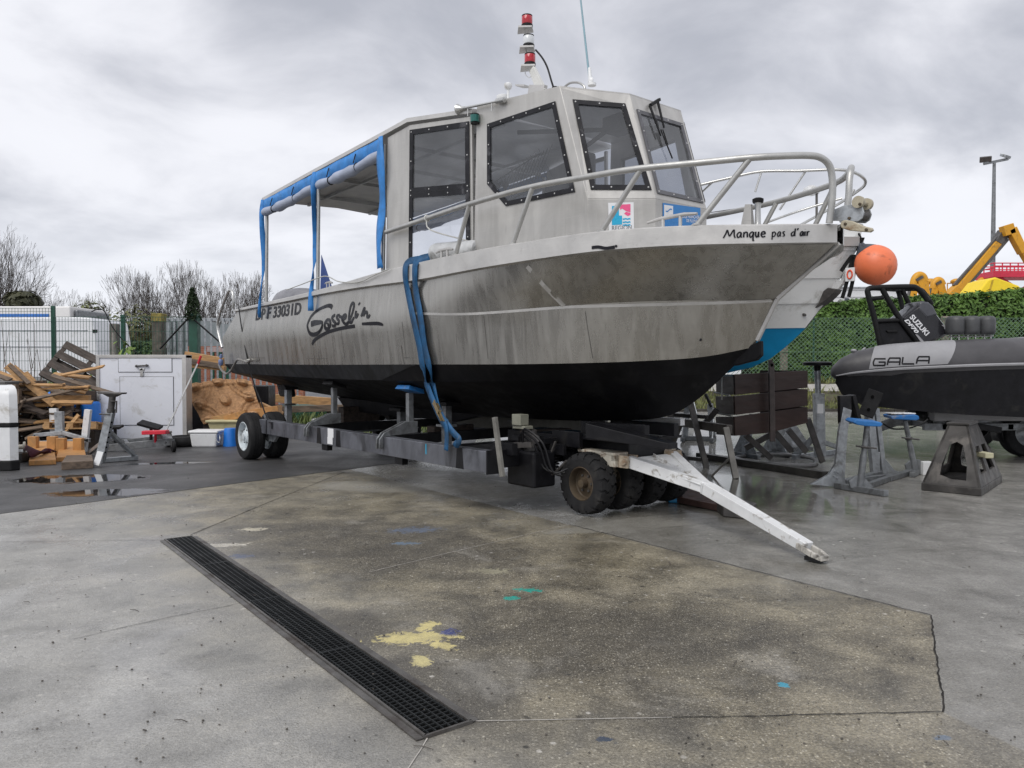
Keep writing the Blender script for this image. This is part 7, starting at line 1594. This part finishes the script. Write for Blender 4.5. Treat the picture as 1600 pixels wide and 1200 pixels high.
f.build('shutter', m_green, bw, src=I4)
f = MB(); f.bx(at(319, 0, Y).x, at(470, 0, Y).x, Y-.025, Y-.006, at(0, 550, Y).z, at(0, 542, Y).z); f.build('pale_band', M('pinkish_render', (.38, .29, .28), .9), bw, src=I4)
Y = 33.0
gb = T('glazed_shed', 'grey green glazed shed between the gate pillar and the gate post', 'shed', (at(272, 0, Y).x, Y+2, 0))
f = MB(); f.bx(at(250, 0, Y).x, at(300, 0, Y).x, Y, Y+4, 0, at(0, 499, Y).z); f.build('body', M('grey_green_glazing', (.16, .20, .20), .2, var=.2, scale=1), gb, src=I4)
f = MB()
for k in range(9): x = lerp(at(250, 0, Y).x, at(300, 0, Y).x, k/8); f.bx(x-.03, x+.03, Y-.05, Y-.01, 0, at(0, 499, Y).z)
f.build('glazing_bars', m_galvd, gb, src=I4)

# heap of broken boards between the pallet stacks
rr = random.Random(31)
for k in range(38):
    px, py = rr.uniform(-5, 132), rr.uniform(576, 672); Y = 15.0+rr.uniform(-.35, .25)+(660-py)*.004; a = rr.uniform(-.5, .5) if rr.random() < .75 else rr.uniform(.7, 1.2)*rr.choice((-1, 1)); L2 = rr.uniform(.25, .65); c = at(px, py, Y)
    d = V((math.cos(a), rr.uniform(-.3, .3), math.sin(a)*.8)); f = MB(); f.bar(c-d*L2, c+d*L2, rr.uniform(.07, .13), .03, up=(.2, -.5, 1))
    one('broken_board', f, rr.choice((m_wood, m_wood2, m_wood2, m_woodd, m_wood)), 'broken board in the heap of pallets and timber left of the white cabinet', 'board', 'broken boards heaped among the pallets', bevel=.003)
# ================================================================== vegetation
def leafmat(name, lo, hi, rough=.6):
    m = bpy.data.materials.new(name); m.use_nodes = True; t = m.node_tree; b = t.nodes['Principled BSDF']
    inf = N(t, 'ShaderNodeTexCoord').outputs['Object']
    n1 = noise(t, inf, .9, 3); n2 = noise(t, inf, 9, 3)
    c = mix(t, remap(t, math_(t, 'ADD', math_(t, 'MULTIPLY', n1, .5), math_(t, 'MULTIPLY', n2, .5)), .38, .62), lo, hi); t.links.new(c, b.inputs['Base Color']); b.inputs['Roughness'].default_value = rough
    return m
def leaves(mb, rnd, p, n, size, aspect=.5):
    n = V(n).normalized(); a = (n.orthogonal().normalized()); a = Matrix.Rotation(rnd.uniform(0, 6.28), 3, n) @ a; b_ = n.cross(a); s = size*rnd.uniform(.6, 1.3)
    mb.add([p-a*s, p+b_*s*aspect+n*s*.15, p+a*s, p-b_*s*aspect+n*s*.15], [(0, 1, 2, 3)])
def hedge(name, x0, x1, Y, thick, z0, ztop, n, label, m, seed=1, size=.09, wave=.06):
    """dense trimmed hedge: dark twiggy core and a skin of small leaves"""
    rnd = random.Random(seed); t_ = T(name, label, 'hedge', ((x0+x1)/2, Y, z0))
    def top(x): return ztop(x)+wave*mnoise.noise(V((x*1.1, seed, 0)))+wave*.5*mnoise.noise(V((x*4, seed, 3)))
    f = MB(); rows = []
    k = int((x1-x0)/.5)+1
    for i in range(k+1):
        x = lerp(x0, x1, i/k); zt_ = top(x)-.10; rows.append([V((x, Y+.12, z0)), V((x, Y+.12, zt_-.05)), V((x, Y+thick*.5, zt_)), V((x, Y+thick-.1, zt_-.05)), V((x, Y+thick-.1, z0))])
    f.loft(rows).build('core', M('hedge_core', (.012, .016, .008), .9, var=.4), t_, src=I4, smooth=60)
    f = MB()
    for i in range(n):
        x = rnd.uniform(x0, x1); zt_ = top(x); q = rnd.random()
        if q < .72:
            z = lerp(z0, zt_, rnd.random()**.8); bul = .10*mnoise.noise(V((x*1.3, z*1.3, seed)))+.05*mnoise.noise(V((x*4, z*4, seed))); p = V((x, Y+.04-bul+rnd.uniform(-.05, .12), z)); nn = V((rnd.uniform(-.8, .8), -1, rnd.uniform(-.2, 1.0)))
        else:
            p = V((x, Y+rnd.uniform(0, thick), zt_+rnd.gauss(-.02, .04))); nn = V((rnd.uniform(-.8, .8), rnd.uniform(-.8, .4), 1))
        leaves(f, rnd, p, nn, size)
    f.build('leaves', m, t_, src=I4, recalc=False)
    return t_
m_hl = leafmat('hedge_leaf', (.03, .075, .012), (.11, .21, .03)); m_hd = leafmat('dark_hedge_leaf', (.022, .045, .012), (.05, .10, .02))
YH_ = 24.3
hx0, hx1 = at(1180, 0, YH_).x, at(1760, 0, YH_).x
zL, zR = at(0, 476, YH_).z, at(0, 454, YH_).z; xL, xR_ = at(1255, 0, YH_).x, at(1600, 0, YH_).x
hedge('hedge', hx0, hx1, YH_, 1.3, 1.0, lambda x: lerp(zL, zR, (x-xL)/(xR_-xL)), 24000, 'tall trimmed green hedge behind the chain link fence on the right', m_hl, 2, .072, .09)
hedge('hedge', at(150, 0, 26).x, at(236, 0, 26).x, 26, 1.0, 0, lambda x: at(0, 537, 26).z, 1800, 'low dark green hedge behind the gate pillar on the left', m_hd, 5, .10)
# chain link
YK = 23.4
cl = T('chain_link_fence', 'green chain link fence with concrete posts in front of the tall hedge', 'fence', (at(1240, 0, YK).x, YK, 1.1))
x0, x1 = at(1190, 0, YK).x, at(1740, 0, YK).x; zk0, zk1 = 1.0, at(0, 497, YK).z
f = MB(); hgt = zk1-zk0; st_ = .125; x = x0-hgt
while x < x1:
    for s in (1, -1):
        a, b_ = (V((x, YK-.006*s, zk0)), V((x+hgt, YK-.006*s, zk1))) if s > 0 else (V((x+hgt, YK-.006*s, zk0)), V((x, YK-.006*s, zk1)))
        f.bar(a, b_, .012, .006, up=(0, 1, 0))
    x += st_
for z in (zk0+.05, (zk0+zk1)/2, zk1): f.bx(x0-1, x1+1, YK-.012, YK+.012, z-.006, z+.006)
f.build('wire_mesh', M('green_wire', (.12, .20, .13), .5, var=.2), cl, src=I4)
for px in (1231, 1486, 1700): x = at(px, 0, YK).x; f = MB(); f.bx(x-.10, x+.10, YK+.02, YK+.16, .8, zk1+.06); f.build('concrete_post', M('speckled_concrete', (.22, .19, .16), .9, var=.4, scale=14, bump=.3), cl, src=I4, bevel=.015)
for px in (1277, 1400, 1560): x = at(px, 0, YK).x; f = MB(); f.bx(x-.022, x+.022, YK+.02, YK+.06, .8, zk1+.04); f.build('steel_post', m_green, cl, src=I4)
# verge: soil sheet, a pale gravel band, rough grass
m_soil = M('verge_soil', (.06, .052, .035), .95, var=.5, scale=2, bump=.4, dirt=(.08, .10, .03), dirt_amt=.5)
m_grv = M('pale_gravel', (.36, .345, .32), .9, var=.25, scale=9, bump=.4, bscale=30)
def sheet(x0, x1, y0, y1, dz, n=40, k=8):
    return MB().loft([[V((lerp(x0, x1, i/n), lerp(y0, y1, j/k), zg(lerp(x0, x1, i/n), lerp(y0, y1, j/k))+dz)) for j in range(k+1)] for i in range(n+1)])
tag(sheet(1.6, 40, 20.4, 23.9, .012).build('verge', m_soil, smooth=60), kind='structure')
tag(sheet(1.6, 40, 22.15, 22.85, .020, k=3).build('gravel_path', m_grv, smooth=60), kind='structure')
kb_ = MB(); n = 44
for i in range(n): x = 2.6+i*.75; z = zg(x, 20.35); kb_.bx(x, x+.74, 20.28, 20.42, z-.05, z+.07)
tag(kb_.build('kerb', M('dark_wet_kerb', (.05, .046, .04), .7, var=.4), bevel=.01), kind='structure')
gm_ = leafmat('rough_grass', (.07, .085, .02), (.20, .21, .06)); f = MB(); rnd = random.Random(9)
for i in range(9000):
    x = rnd.uniform(1.8, 18); y = rnd.choice((rnd.uniform(20.45, 22.2), rnd.uniform(20.45, 22.1), rnd.uniform(22.8, 23.9))); 
    if mnoise.noise(V((x*.9, y*.9, 0))) < -.28: continue
    z = zg(x, y); h = rnd.uniform(.08, .22)*(1.3 if rnd.random() < .1 else 1); a = rnd.uniform(0, 6.28); d = V((math.cos(a), math.sin(a), 0)); w = V((-d.y, d.x, 0))*.012
    f.add([V((x, y, z))-w, V((x, y, z))+w, V((x, y, z+h*.6))+d*h*.2+w*.7, V((x, y, z+h))+d*h*.5], [(0, 1, 2, 3)])
tag(f.build('grass', gm_, recalc=False), 'rough wet grass along the verge at the foot of the chain link fence', 'grass', kind='stuff')
f = MB()
for i in range(5200):
    x = rnd.uniform(-13, -.5); y = rnd.uniform(17.9, 21.5); h = rnd.uniform(.1, .5)*(1 if mnoise.noise(V((x*.8, y, 4))) > -.1 else .3); a = rnd.uniform(0, 6.28); d = V((math.cos(a), math.sin(a), 0)); w = V((-d.y, d.x, 0))*rnd.uniform(.015, .04)
    f.add([V((x, y, 0))-w*.4, V((x, y, 0))+w*.4, V((x, y, h*.6))+d*h*.25+w, V((x, y, h))+d*h*.5], [(0, 1, 2, 3)])
tag(f.build('weeds', leafmat('weed_leaf', (.05, .08, .015), (.16, .20, .05)), recalc=False), 'weeds and long grass along the foot of the left fence', 'weeds', kind='stuff')
def shrub(c, h, r, n, label, m, size=.07, name='shrub', stems=7):
    rnd = random.Random(int(c[0]*100)); t_ = T(name, label, 'plant', tuple(c)); s = MB(); f = MB(); c = V(c)
    for k in range(stems):
        a = rnd.uniform(0, 6.28); e_ = c+V((math.cos(a)*r*rnd.random(), math.sin(a)*r*rnd.random(), h*rnd.uniform(.6, 1))); m_ = c.lerp(e_, .5)+V((0, 0, h*.08)); s.tube([c, m_, e_], [.012, .009, .004], 4)
        for q in range(n//stems): p = c.lerp(e_, rnd.uniform(.35, 1))+V((rnd.gauss(0, .06), rnd.gauss(0, .06), rnd.gauss(0, .05)))*(r/.3); leaves(f, rnd, p, V((rnd.uniform(-1, 1), rnd.uniform(-1, .5), rnd.uniform(.2, 1))), size)
    s.build('stem', M('shrub_stem', (.06, .045, .03), .8), t_, src=I4); f.build('leaves', m, t_, src=I4, recalc=False); return t_
m_wl = leafmat('bright_weed_leaf', (.09, .15, .02), (.22, .32, .06)); m_ev = leafmat('evergreen_leaf', (.020, .024, .008), (.06, .06, .02))
c = at(206, 552, 17.4); shrub((c.x, 17.4, .6), c.z-.2, .45, 90, 'bright green leafy shoot rising behind the white cabinet', m_wl, .10)
c = at(65, 0, 16.6); shrub((c.x, 16.8, .1), 1.25, .5, 260, 'green weeds growing up through the pallet stack', m_wl, .06)
c = at(100, 0, 17.9); shrub((c.x, 17.9, .1), 1.5, .7, 260, 'green shrub behind the tilted dark pallet', m_wl, .06)
for px, hh in ((10, 1.6), (48, 1.9), (62, 1.3)):
    pass
bt_ = T('bare_shrub', 'thin leafless saplings in front of the left mesh fence', 'plant', tuple(at(40, 600, 17.9))); f = MB()
for px, top, dx in ((8, 500, -6), (22, 520, 8), (48, 505, 6), (50, 530, -8), (66, 545, -8)):
    a = at(px, 600, 17.9); a.z = .5; b_ = at(px+dx, top, 17.9); f.tube([a, a.lerp(b_, .5)+V((.05, 0, 0)), b_], [.012, .009, .004], 4); f.tube([a.lerp(b_, .5), at(px-dx, top+15, 17.9)], [.007, .003], 4)
f.build('stem', M('bare_twig', (.10, .08, .065), .8), bt_, src=I4)
# bare trees: recursive branching, tapered three-sided limbs and fine twigs
m_bark = M('winter_bark', (.075, .062, .052), .9, var=.3); m_twig = M('winter_twig', (.075, .062, .054), .9, var=.25)
def bare_tree(px, top_py, Y, label, seed, spread=.5, trunk=.16, stems=1, depth=6, gen=2.6, name='bare_tree', up=.12, m_t=None):
    rnd = random.Random(seed); base = at(px, 600, Y); base.z = 0; H = at(px, top_py, Y).z*1.10
    t_ = T(name, label, 'tree', tuple(base), group='bare trees beyond the left fence'); tr = MB(); tw = MB()
    def grow(p, d, L, r, k):
        pts = [p]; rs = [r]; n = 3
        for i in range(n):
            d = (d+V((rnd.gauss(0, .09), rnd.gauss(0, .09), rnd.gauss(.02, .05)+up*.35))).normalized(); pts.append(pts[-1]+d*L/n); rs.append(max(.0065, lerp(r, r*.62, (i+1)/n)))
        (tr if k > depth-3 else tw).tube(pts, rs, 5 if k > depth-3 else 3, caps=False)
        if k == 0: return
        m = rnd.choice((2, 2, 3)) if k < depth else 3
        for q in range(m):
            a = rnd.uniform(.22, .60)*spread*2; ax = d.orthogonal().normalized(); ax = Matrix.Rotation(rnd.uniform(0, 6.28), 3, d) @ ax
            grow(pts[-1], (d+ax*math.tan(a)*.8).normalized(), L*rnd.uniform(.62, .85), rs[-1]*.74, k-1)
        if k > 2:
            for q in range(2):
                i = rnd.choice((1, 2)); ax = Matrix.Rotation(rnd.uniform(0, 6.28), 3, d) @ d.orthogonal().normalized(); grow(pts[i], (d*.75+ax*.75*spread*1.6).normalized(), L*rnd.uniform(.5, .7), rs[i]*.5, k-2)
    for s in range(stems):
        d = V((rnd.gauss(0, .13), rnd.gauss(0, .13), 1)) if stems > 1 else V((rnd.gauss(0, .03), 0, 1)); grow(base+V((rnd.gauss(0, .2), 0, 0)) if stems > 1 else base, d.normalized(), H*.28, trunk, depth)
    zmax = max(p.z for p in tw.v); s_ = H/zmax
    for mb in (tr, tw): mb.v = [V((base.x+(p.x-base.x)*s_*.62, base.y+(p.y-base.y)*s_*.62, p.z*s_)) for p in mb.v]
    tr.build('trunk', m_bark, t_, src=I4, smooth=60, recalc=False); tw.build('crown', m_t or m_twig, t_, src=I4, recalc=False)
bare_tree(6, 368, 38, 'large bare tree at the left edge above the white van', 21, .62, .26, 4, 6, name='bare_tree')
bare_tree(80, 448, 47, 'smaller hazy bare tree right of the large one', 22, .7, .12, 2, 6)
bare_tree(128, 470, 38, 'small bare tree with a greenish haze of buds above the tiled house', 23, .65, .10, 2, 5, m_t=M('budding_twig', (.13, .13, .055), .9))
bare_tree(192, 440, 36, 'bare tree with long leaning limbs left of the gate pillar', 24, .60, .13, 2, 6)
bare_tree(233, 424, 42, 'tall fan shaped bare tree right behind the gate pillar', 25, .46, .15, 5, 6)
bare_tree(312, 427, 41, 'tall fan shaped bare tree behind the ivy covered gate post', 26, .48, .14, 5, 6)
bare_tree(350, 440, 46, 'bare tree nearest the stern of the boat', 27, .5, .13, 4, 6)
bare_tree(394, 440, 50, 'bare tree seen just above the stern of the boat', 28, .55, .13, 4, 6)
bare_tree(272, 492, 52, 'low bare tree between the two fan shaped ones', 29, .6, .10, 3, 5)
def bush(px, py, Y, rx, rz, n, label, m, size=.16):
    rnd = random.Random(px); c = at(px, py, Y); t_ = T('evergreen_bush', label, 'bush', (c.x, c.y, 0)); f = MB(); k = MB()
    for i in range(n):
        v = V((rnd.gauss(0, 1), rnd.gauss(0, 1), rnd.gauss(0, 1))).normalized(); rr_ = rnd.uniform(.55, 1)*(1+.3*mnoise.noise(v*2.2+V((px, 0, 0)))); p = c+V((v.x*rx*rr_, v.y*rx*rr_, v.z*rz*rr_)); leaves(f, rnd, p, v+V((0, 0, .3)), size)
    k.tube([(c.x, c.y, 0), (c.x, c.y, c.z)], [.15, .08], 6); 
    for q in range(6): a = rnd.uniform(0, 6.28); k.tube([(c.x, c.y, c.z-rz*.8), c+V((math.cos(a)*rx*.7, math.sin(a)*rx*.7, rnd.uniform(-.3, .5)*rz))], [.06, .02], 5)
    k.build('trunk', m_bark, t_, src=I4); f.build('crown', m, t_, src=I4, recalc=False)
bush(36, 472, 37, .8, .55, 2200, 'dark evergreen bush under the large bare tree', m_ev)
bush(205, 520, 34, 1.9, 1.2, 900, 'sparse green brown thicket behind the low hedge', leafmat('thicket_leaf', (.05, .05, .018), (.12, .13, .04)), .13); bush(140, 488, 36, .8, .6, 260, 'thin green bush beside the tiled roof', leafmat('spring_leaf', (.08, .10, .03), (.16, .18, .06)), .12)

# ================================================================== beyond the hedge on the right
m_yel = M('yellow_machine_paint', (.62, .30, .015), .45, var=.1, scale=1, dirt=(.3, .16, .03), dirt_amt=.3); m_yel2 = M('bright_yellow_paint', (.85, .62, .02), .45, var=.06); m_redp = M('red_lift_paint', (.62, .03, .07), .45, var=.1)
def boom(px0, name_label, pts, Y, w=.5):
    pass
Y = 38
bl_ = T('boom_lift', 'yellow boom lift with its long arm raised above the hedge on the right', 'boom lift', (at(1500, 0, Y).x, Y, 1.1))
f = MB(); P = [at(1478, 470, Y), at(1497, 452, Y), at(1566, 372, Y)]; f.bar(P[0], P[1], .52, .6, up=(0, 1, 0)); f.bar(P[1], P[2], .40, .45, up=(0, 1, 0)); f.build('main_arm', m_yel, bl_, src=I4, bevel=.02)
f = MB(); d = (P[2]-P[1]).normalized(); nn = V((d.z, 0, -d.x)); f.bar(P[1]+nn*.18+V((0, -.2, 0)), P[2]+nn*.16+V((0, -.2, 0)), .12, .16, up=(0, 1, 0)); f.bar(P[1]-nn*.28, P[2]-nn*.22, .10, .2, up=(0, 1, 0)); f.bar(at(1558, 381, Y), at(1569, 362, Y), .42, .5, up=(0, 1, 0)); f.build('arm_trim', m_dsteel, bl_, src=I4)
f = MB(); f.bar(at(1566, 362, Y-.3), at(1582, 357, Y-.3), .5, .4, up=(0, 1, 0)); f.bar(at(1579, 358, Y-.3), at(1598, 395, Y-.3), .42, .4, up=(0, 1, 0), w2=.34); f.bar(at(1597, 392, Y-.3), at(1625, 440, Y-.3), .3, .3, up=(0, 1, 0)); f.build('jib', m_yel, bl_, src=I4, bevel=.02)
f = MB(); f.bx(at(1466, 0, Y).x, at(1492, 0, Y).x, Y-.6, Y+.8, 1.1, at(0, 462, Y).z); f.build('turret', m_yel, bl_, src=I4, bevel=.05)
def folded(px, label, s=1.0, flip=1, Y=36):
    t_ = T('boom_lift', label, 'boom lift', (at(px, 0, Y).x, Y, 1.1), group='folded boom lifts behind the hedge')
    q = lambda dx, dy: at(px+dx*s*flip, 468+dy*s, Y)
    f = MB(); f.bar(q(-14, 2), q(-8, -26), .30, .3, up=(0, 1, 0)); f.bar(q(-2, -36), q(8, 4), .30, .34, up=(0, 1, 0), w2=.2); f.bar(q(5, -34), q(14, 4), .22, .3, up=(0, 1, 0)); f.build('arm', m_yel, t_, src=I4, bevel=.02)
    f = MB(); f.tube(catmull([tuple(q(*z)) for z in ((-11, -22), (-8, -34), (-2, -40), (5, -38), (9, -30))], 5), .17, 10); f.build('knuckle', m_yel, t_, src=I4, smooth=50)
    f = MB(); f.bar(q(-20, 6), q(-10, -28), .2, .2, up=(0, 1, 0)); f.bar(q(-9, -31), q(2, -37), .12, .42, up=(0, 1, 0)); f.build('ram', m_dsteel, t_, src=I4)
    f = MB(); f.bx(q(-8*flip, 0).x, q(16*flip, 0).x, Y-.5, Y+.6, 1.1, q(0, 0).z-.1); f.build('turret', m_yel, t_, src=I4, bevel=.05)
    return t_
folded(1437, 'folded yellow boom lift nearest the orange buoy', .95); folded(1466, 'folded yellow boom lift left of the raised arm', .75, 1, 37); folded(1536, 'folded dark yellow boom lift right of the raised arm, by the yellow hood', .75, -1, 41)
for px, lab in ((1459, 'small yellow work basket left of the raised arm'), (1502, 'small yellow work basket right of the raised arm')):
    Yb = 39.5; f = MB(); a, b_ = at(px-8, 440, Yb), at(px+8, 470, Yb); z0 = b_.z
    for x in (a.x, (a.x+b_.x)/2, b_.x):
        for y in (0, .8): f.tube([(x, Yb+y, z0-.6), (x, Yb+y, a.z)], .03, 5)
    for z in (a.z, lerp(a.z, z0, .5), z0):
        for y in (0, .8): f.tube([(a.x, Yb+y, z), (b_.x, Yb+y, z)], .03, 5)
    f.bx(a.x, b_.x, Yb, Yb+.8, z0-.1, z0); f.ball(((a.x+b_.x)/2, Yb+.4, a.z+.05), .32, 10, 6, (1, 1, .5)); f.bx(a.x+.1, b_.x-.1, Yb+.1, Yb+.7, 1.1, z0-.1)
    one('work_basket', f, m_yel, lab, 'work platform', loc=(at(px, 0, Yb).x, Yb, 1.1))
Y = 34
yh = T('machine_hood', 'bright yellow sloping machine hood above the hedge at the right', 'machine', (at(1565, 0, Y).x, Y, 1.1))
f = MB(); P = [at(*q, Y) for q in ((1518, 480), (1529, 456), (1544, 437), (1556, 433), (1592, 446), (1604, 458), (1606, 480))]; f.prism(P, (0, 1.6, .0)); f.build('hood', m_yel2, yh, src=I4, bevel=.06)
f = MB(); f.bx(at(1522, 0, Y).x, at(1604, 0, Y).x, Y+.1, Y+1.5, 1.1, at(0, 478, Y).z); f.build('chassis', m_dsteel, yh, src=I4)
f = MB(); P = [at(*q, Y-.01) for q in ((1550, 437), (1553, 437), (1548, 455), (1530, 478), (1527, 478), (1545, 455))]; f.prism(P, (0, .02, 0)); f.build('fold_line', M('ochre_fold', (.5, .33, .02), .5), yh, src=I4)
Y = 40
sl = T('scissor_lift', 'red scissor lift platform with railings at the right edge', 'scissor lift', (at(1590, 0, Y).x, Y, 1.1))
f = MB(); xa, xb = at(1559, 0, Y).x, at(1660, 0, Y).x; z0, z1 = at(0, 433, Y).z, at(0, 426, Y).z; f.bx(xa, xb, Y, Y+1.6, z0, z1+.1); f.build('platform', m_redp, sl, src=I4, bevel=.02)
f = MB(); zt_ = at(0, 411, Y).z
for y in (0.02, 1.58):
    for k in range(9): x = lerp(xa+.04, xb, k/8); f.tube([(x, Y+y, z1), (x, Y+y, zt_)], .035, 5)
    for z in (zt_, (zt_+z1)/2+.1): f.tube([(xa, Y+y, z), (xb, Y+y, z)], .03, 5)
for z in (zt_, (zt_+z1)/2): f.tube([(xa, Y, z), (xa, Y+1.6, z)], .03, 5)
f.build('railing', m_redp, sl, src=I4)
f = MB(); zb_ = 1.3; n = 3; xm = (xa+xb)/2
for k in range(n):
    za, zc = lerp(zb_, z0, k/n), lerp(zb_, z0, (k+1)/n)
    for y in (.2, 1.4): f.bar((xa+.5, Y+y, za), (xb-.1, Y+y, zc), .16, .1, up=(0, 1, 0)); f.bar((xa+.5, Y+y+.12, zc), (xb-.1, Y+y+.12, za), .16, .1, up=(0, 1, 0))
f.bx(xa+.3, xb, Y, Y+1.6, 1.1, 1.5); f.build('scissor_arms', m_redp, sl, src=I4)
Y = 45
ft = T('floodlight_mast', 'tall grey floodlight mast with two lamp heads on the right', 'light mast', (at(1550, 0, Y).x, Y, 1.1))
f = MB(); p1 = at(1553.5, 254, Y); p0 = V((p1.x, Y, 1.1)); f.tube([p0, p0.lerp(p1, .5), p1], [.17, .14, .085], 10); f.build('pole', m_galvd, ft, src=I4, smooth=50)
f = MB(); f.bar(at(1537, 256, Y), at(1575, 248.5, Y), .12, .14); f.build('cross_arm', m_galvd, ft, src=I4)
f = MB(); f.hexa([at(*q, Y-.25) for q in ((1532.5, 252), (1548, 251), (1548.5, 246.5), (1534, 254))], [at(*q, Y+.3) for q in ((1531, 247), (1546, 244), (1547, 242), (1531, 246))]); f.v = f.v; f = MB(); c = at(1540, 249, Y); mm = Matrix.Translation(c) @ Matrix.Rotation(R(-25), 4, 'Z') @ Matrix.Rotation(R(28), 4, 'X'); f.bx(-.30, .30, -.08, .08, -.16, .16, mm); f.build('lamp_head', m_dsteel, ft, src=I4, bevel=.02)
f = MB(); c = at(1571, 244, Y); mm = Matrix.Translation(c) @ Matrix.Rotation(R(35), 4, 'Z') @ Matrix.Rotation(R(-62), 4, 'X'); f.bx(-.32, .32, -.08, .08, -.18, .18, mm); f.build('lamp_head', m_galv, ft, src=I4, bevel=.02)
Y = 55
wh = T('warehouse', 'long white cladded warehouse beyond the hedge', 'building', (at(1360, 0, Y).x, Y+5, 1.1))
f = MB(); xa, xb = at(1270, 0, Y).x, at(1436, 0, Y).x; zt_ = at(0, 451, Y).z; f.bx(xa, xb, Y, Y+12, 1.1, zt_)
for k in range(12): z = lerp(1.5, zt_-.1, k/11); f.bx(xa-.05, xb+.05, Y-.05, Y-.01, z, z+.10)
f.build('wall', M('white_cladding', (.62, .63, .65), .5, var=.05, scale=.5, bump=0), wh, src=I4)
f = MB(); f.bx(xa-.1, xb+.1, Y-.1, Y+12.1, zt_, zt_+.12); f.build('roof', m_galv, wh, src=I4)
for a in (1295, 1324): f = MB(); f.bx(at(a, 0, Y).x, at(a+6, 0, Y).x, Y-.09, Y-.052, at(0, 478, Y).z, at(0, 466, Y).z); f.build('window', M('dark_window', (.05, .06, .07), .2), wh, src=I4)
f = MB(); p = at(1303, 0, 50).x; f.tube([(at(1304, 0, 50).x, 50, 1.1), (at(1303.5, 0, 50).x, 50, at(0, 405, 50).z)], [.06, .03], 6); one('flag_pole', f, m_galv, 'thin pale pole above the warehouse', 'pole')
# far ground cover closing the horizon
f = MB(); rnd = random.Random(4)
for i in range(70):
    x = -150+i*4.4+rnd.uniform(-1, 1)
    if -6 < x < 40: pass
    f.ball((x, 140+rnd.uniform(-5, 5), 1.0), 1, 8, 5, (4.5, 3, rnd.uniform(2.2, 4.0)))
tag(f.build('far_trees', leafmat('far_foliage', (.06, .065, .055), (.10, .105, .085)), smooth=60), 'low far off tree line at the horizon', 'tree line', kind='stuff')
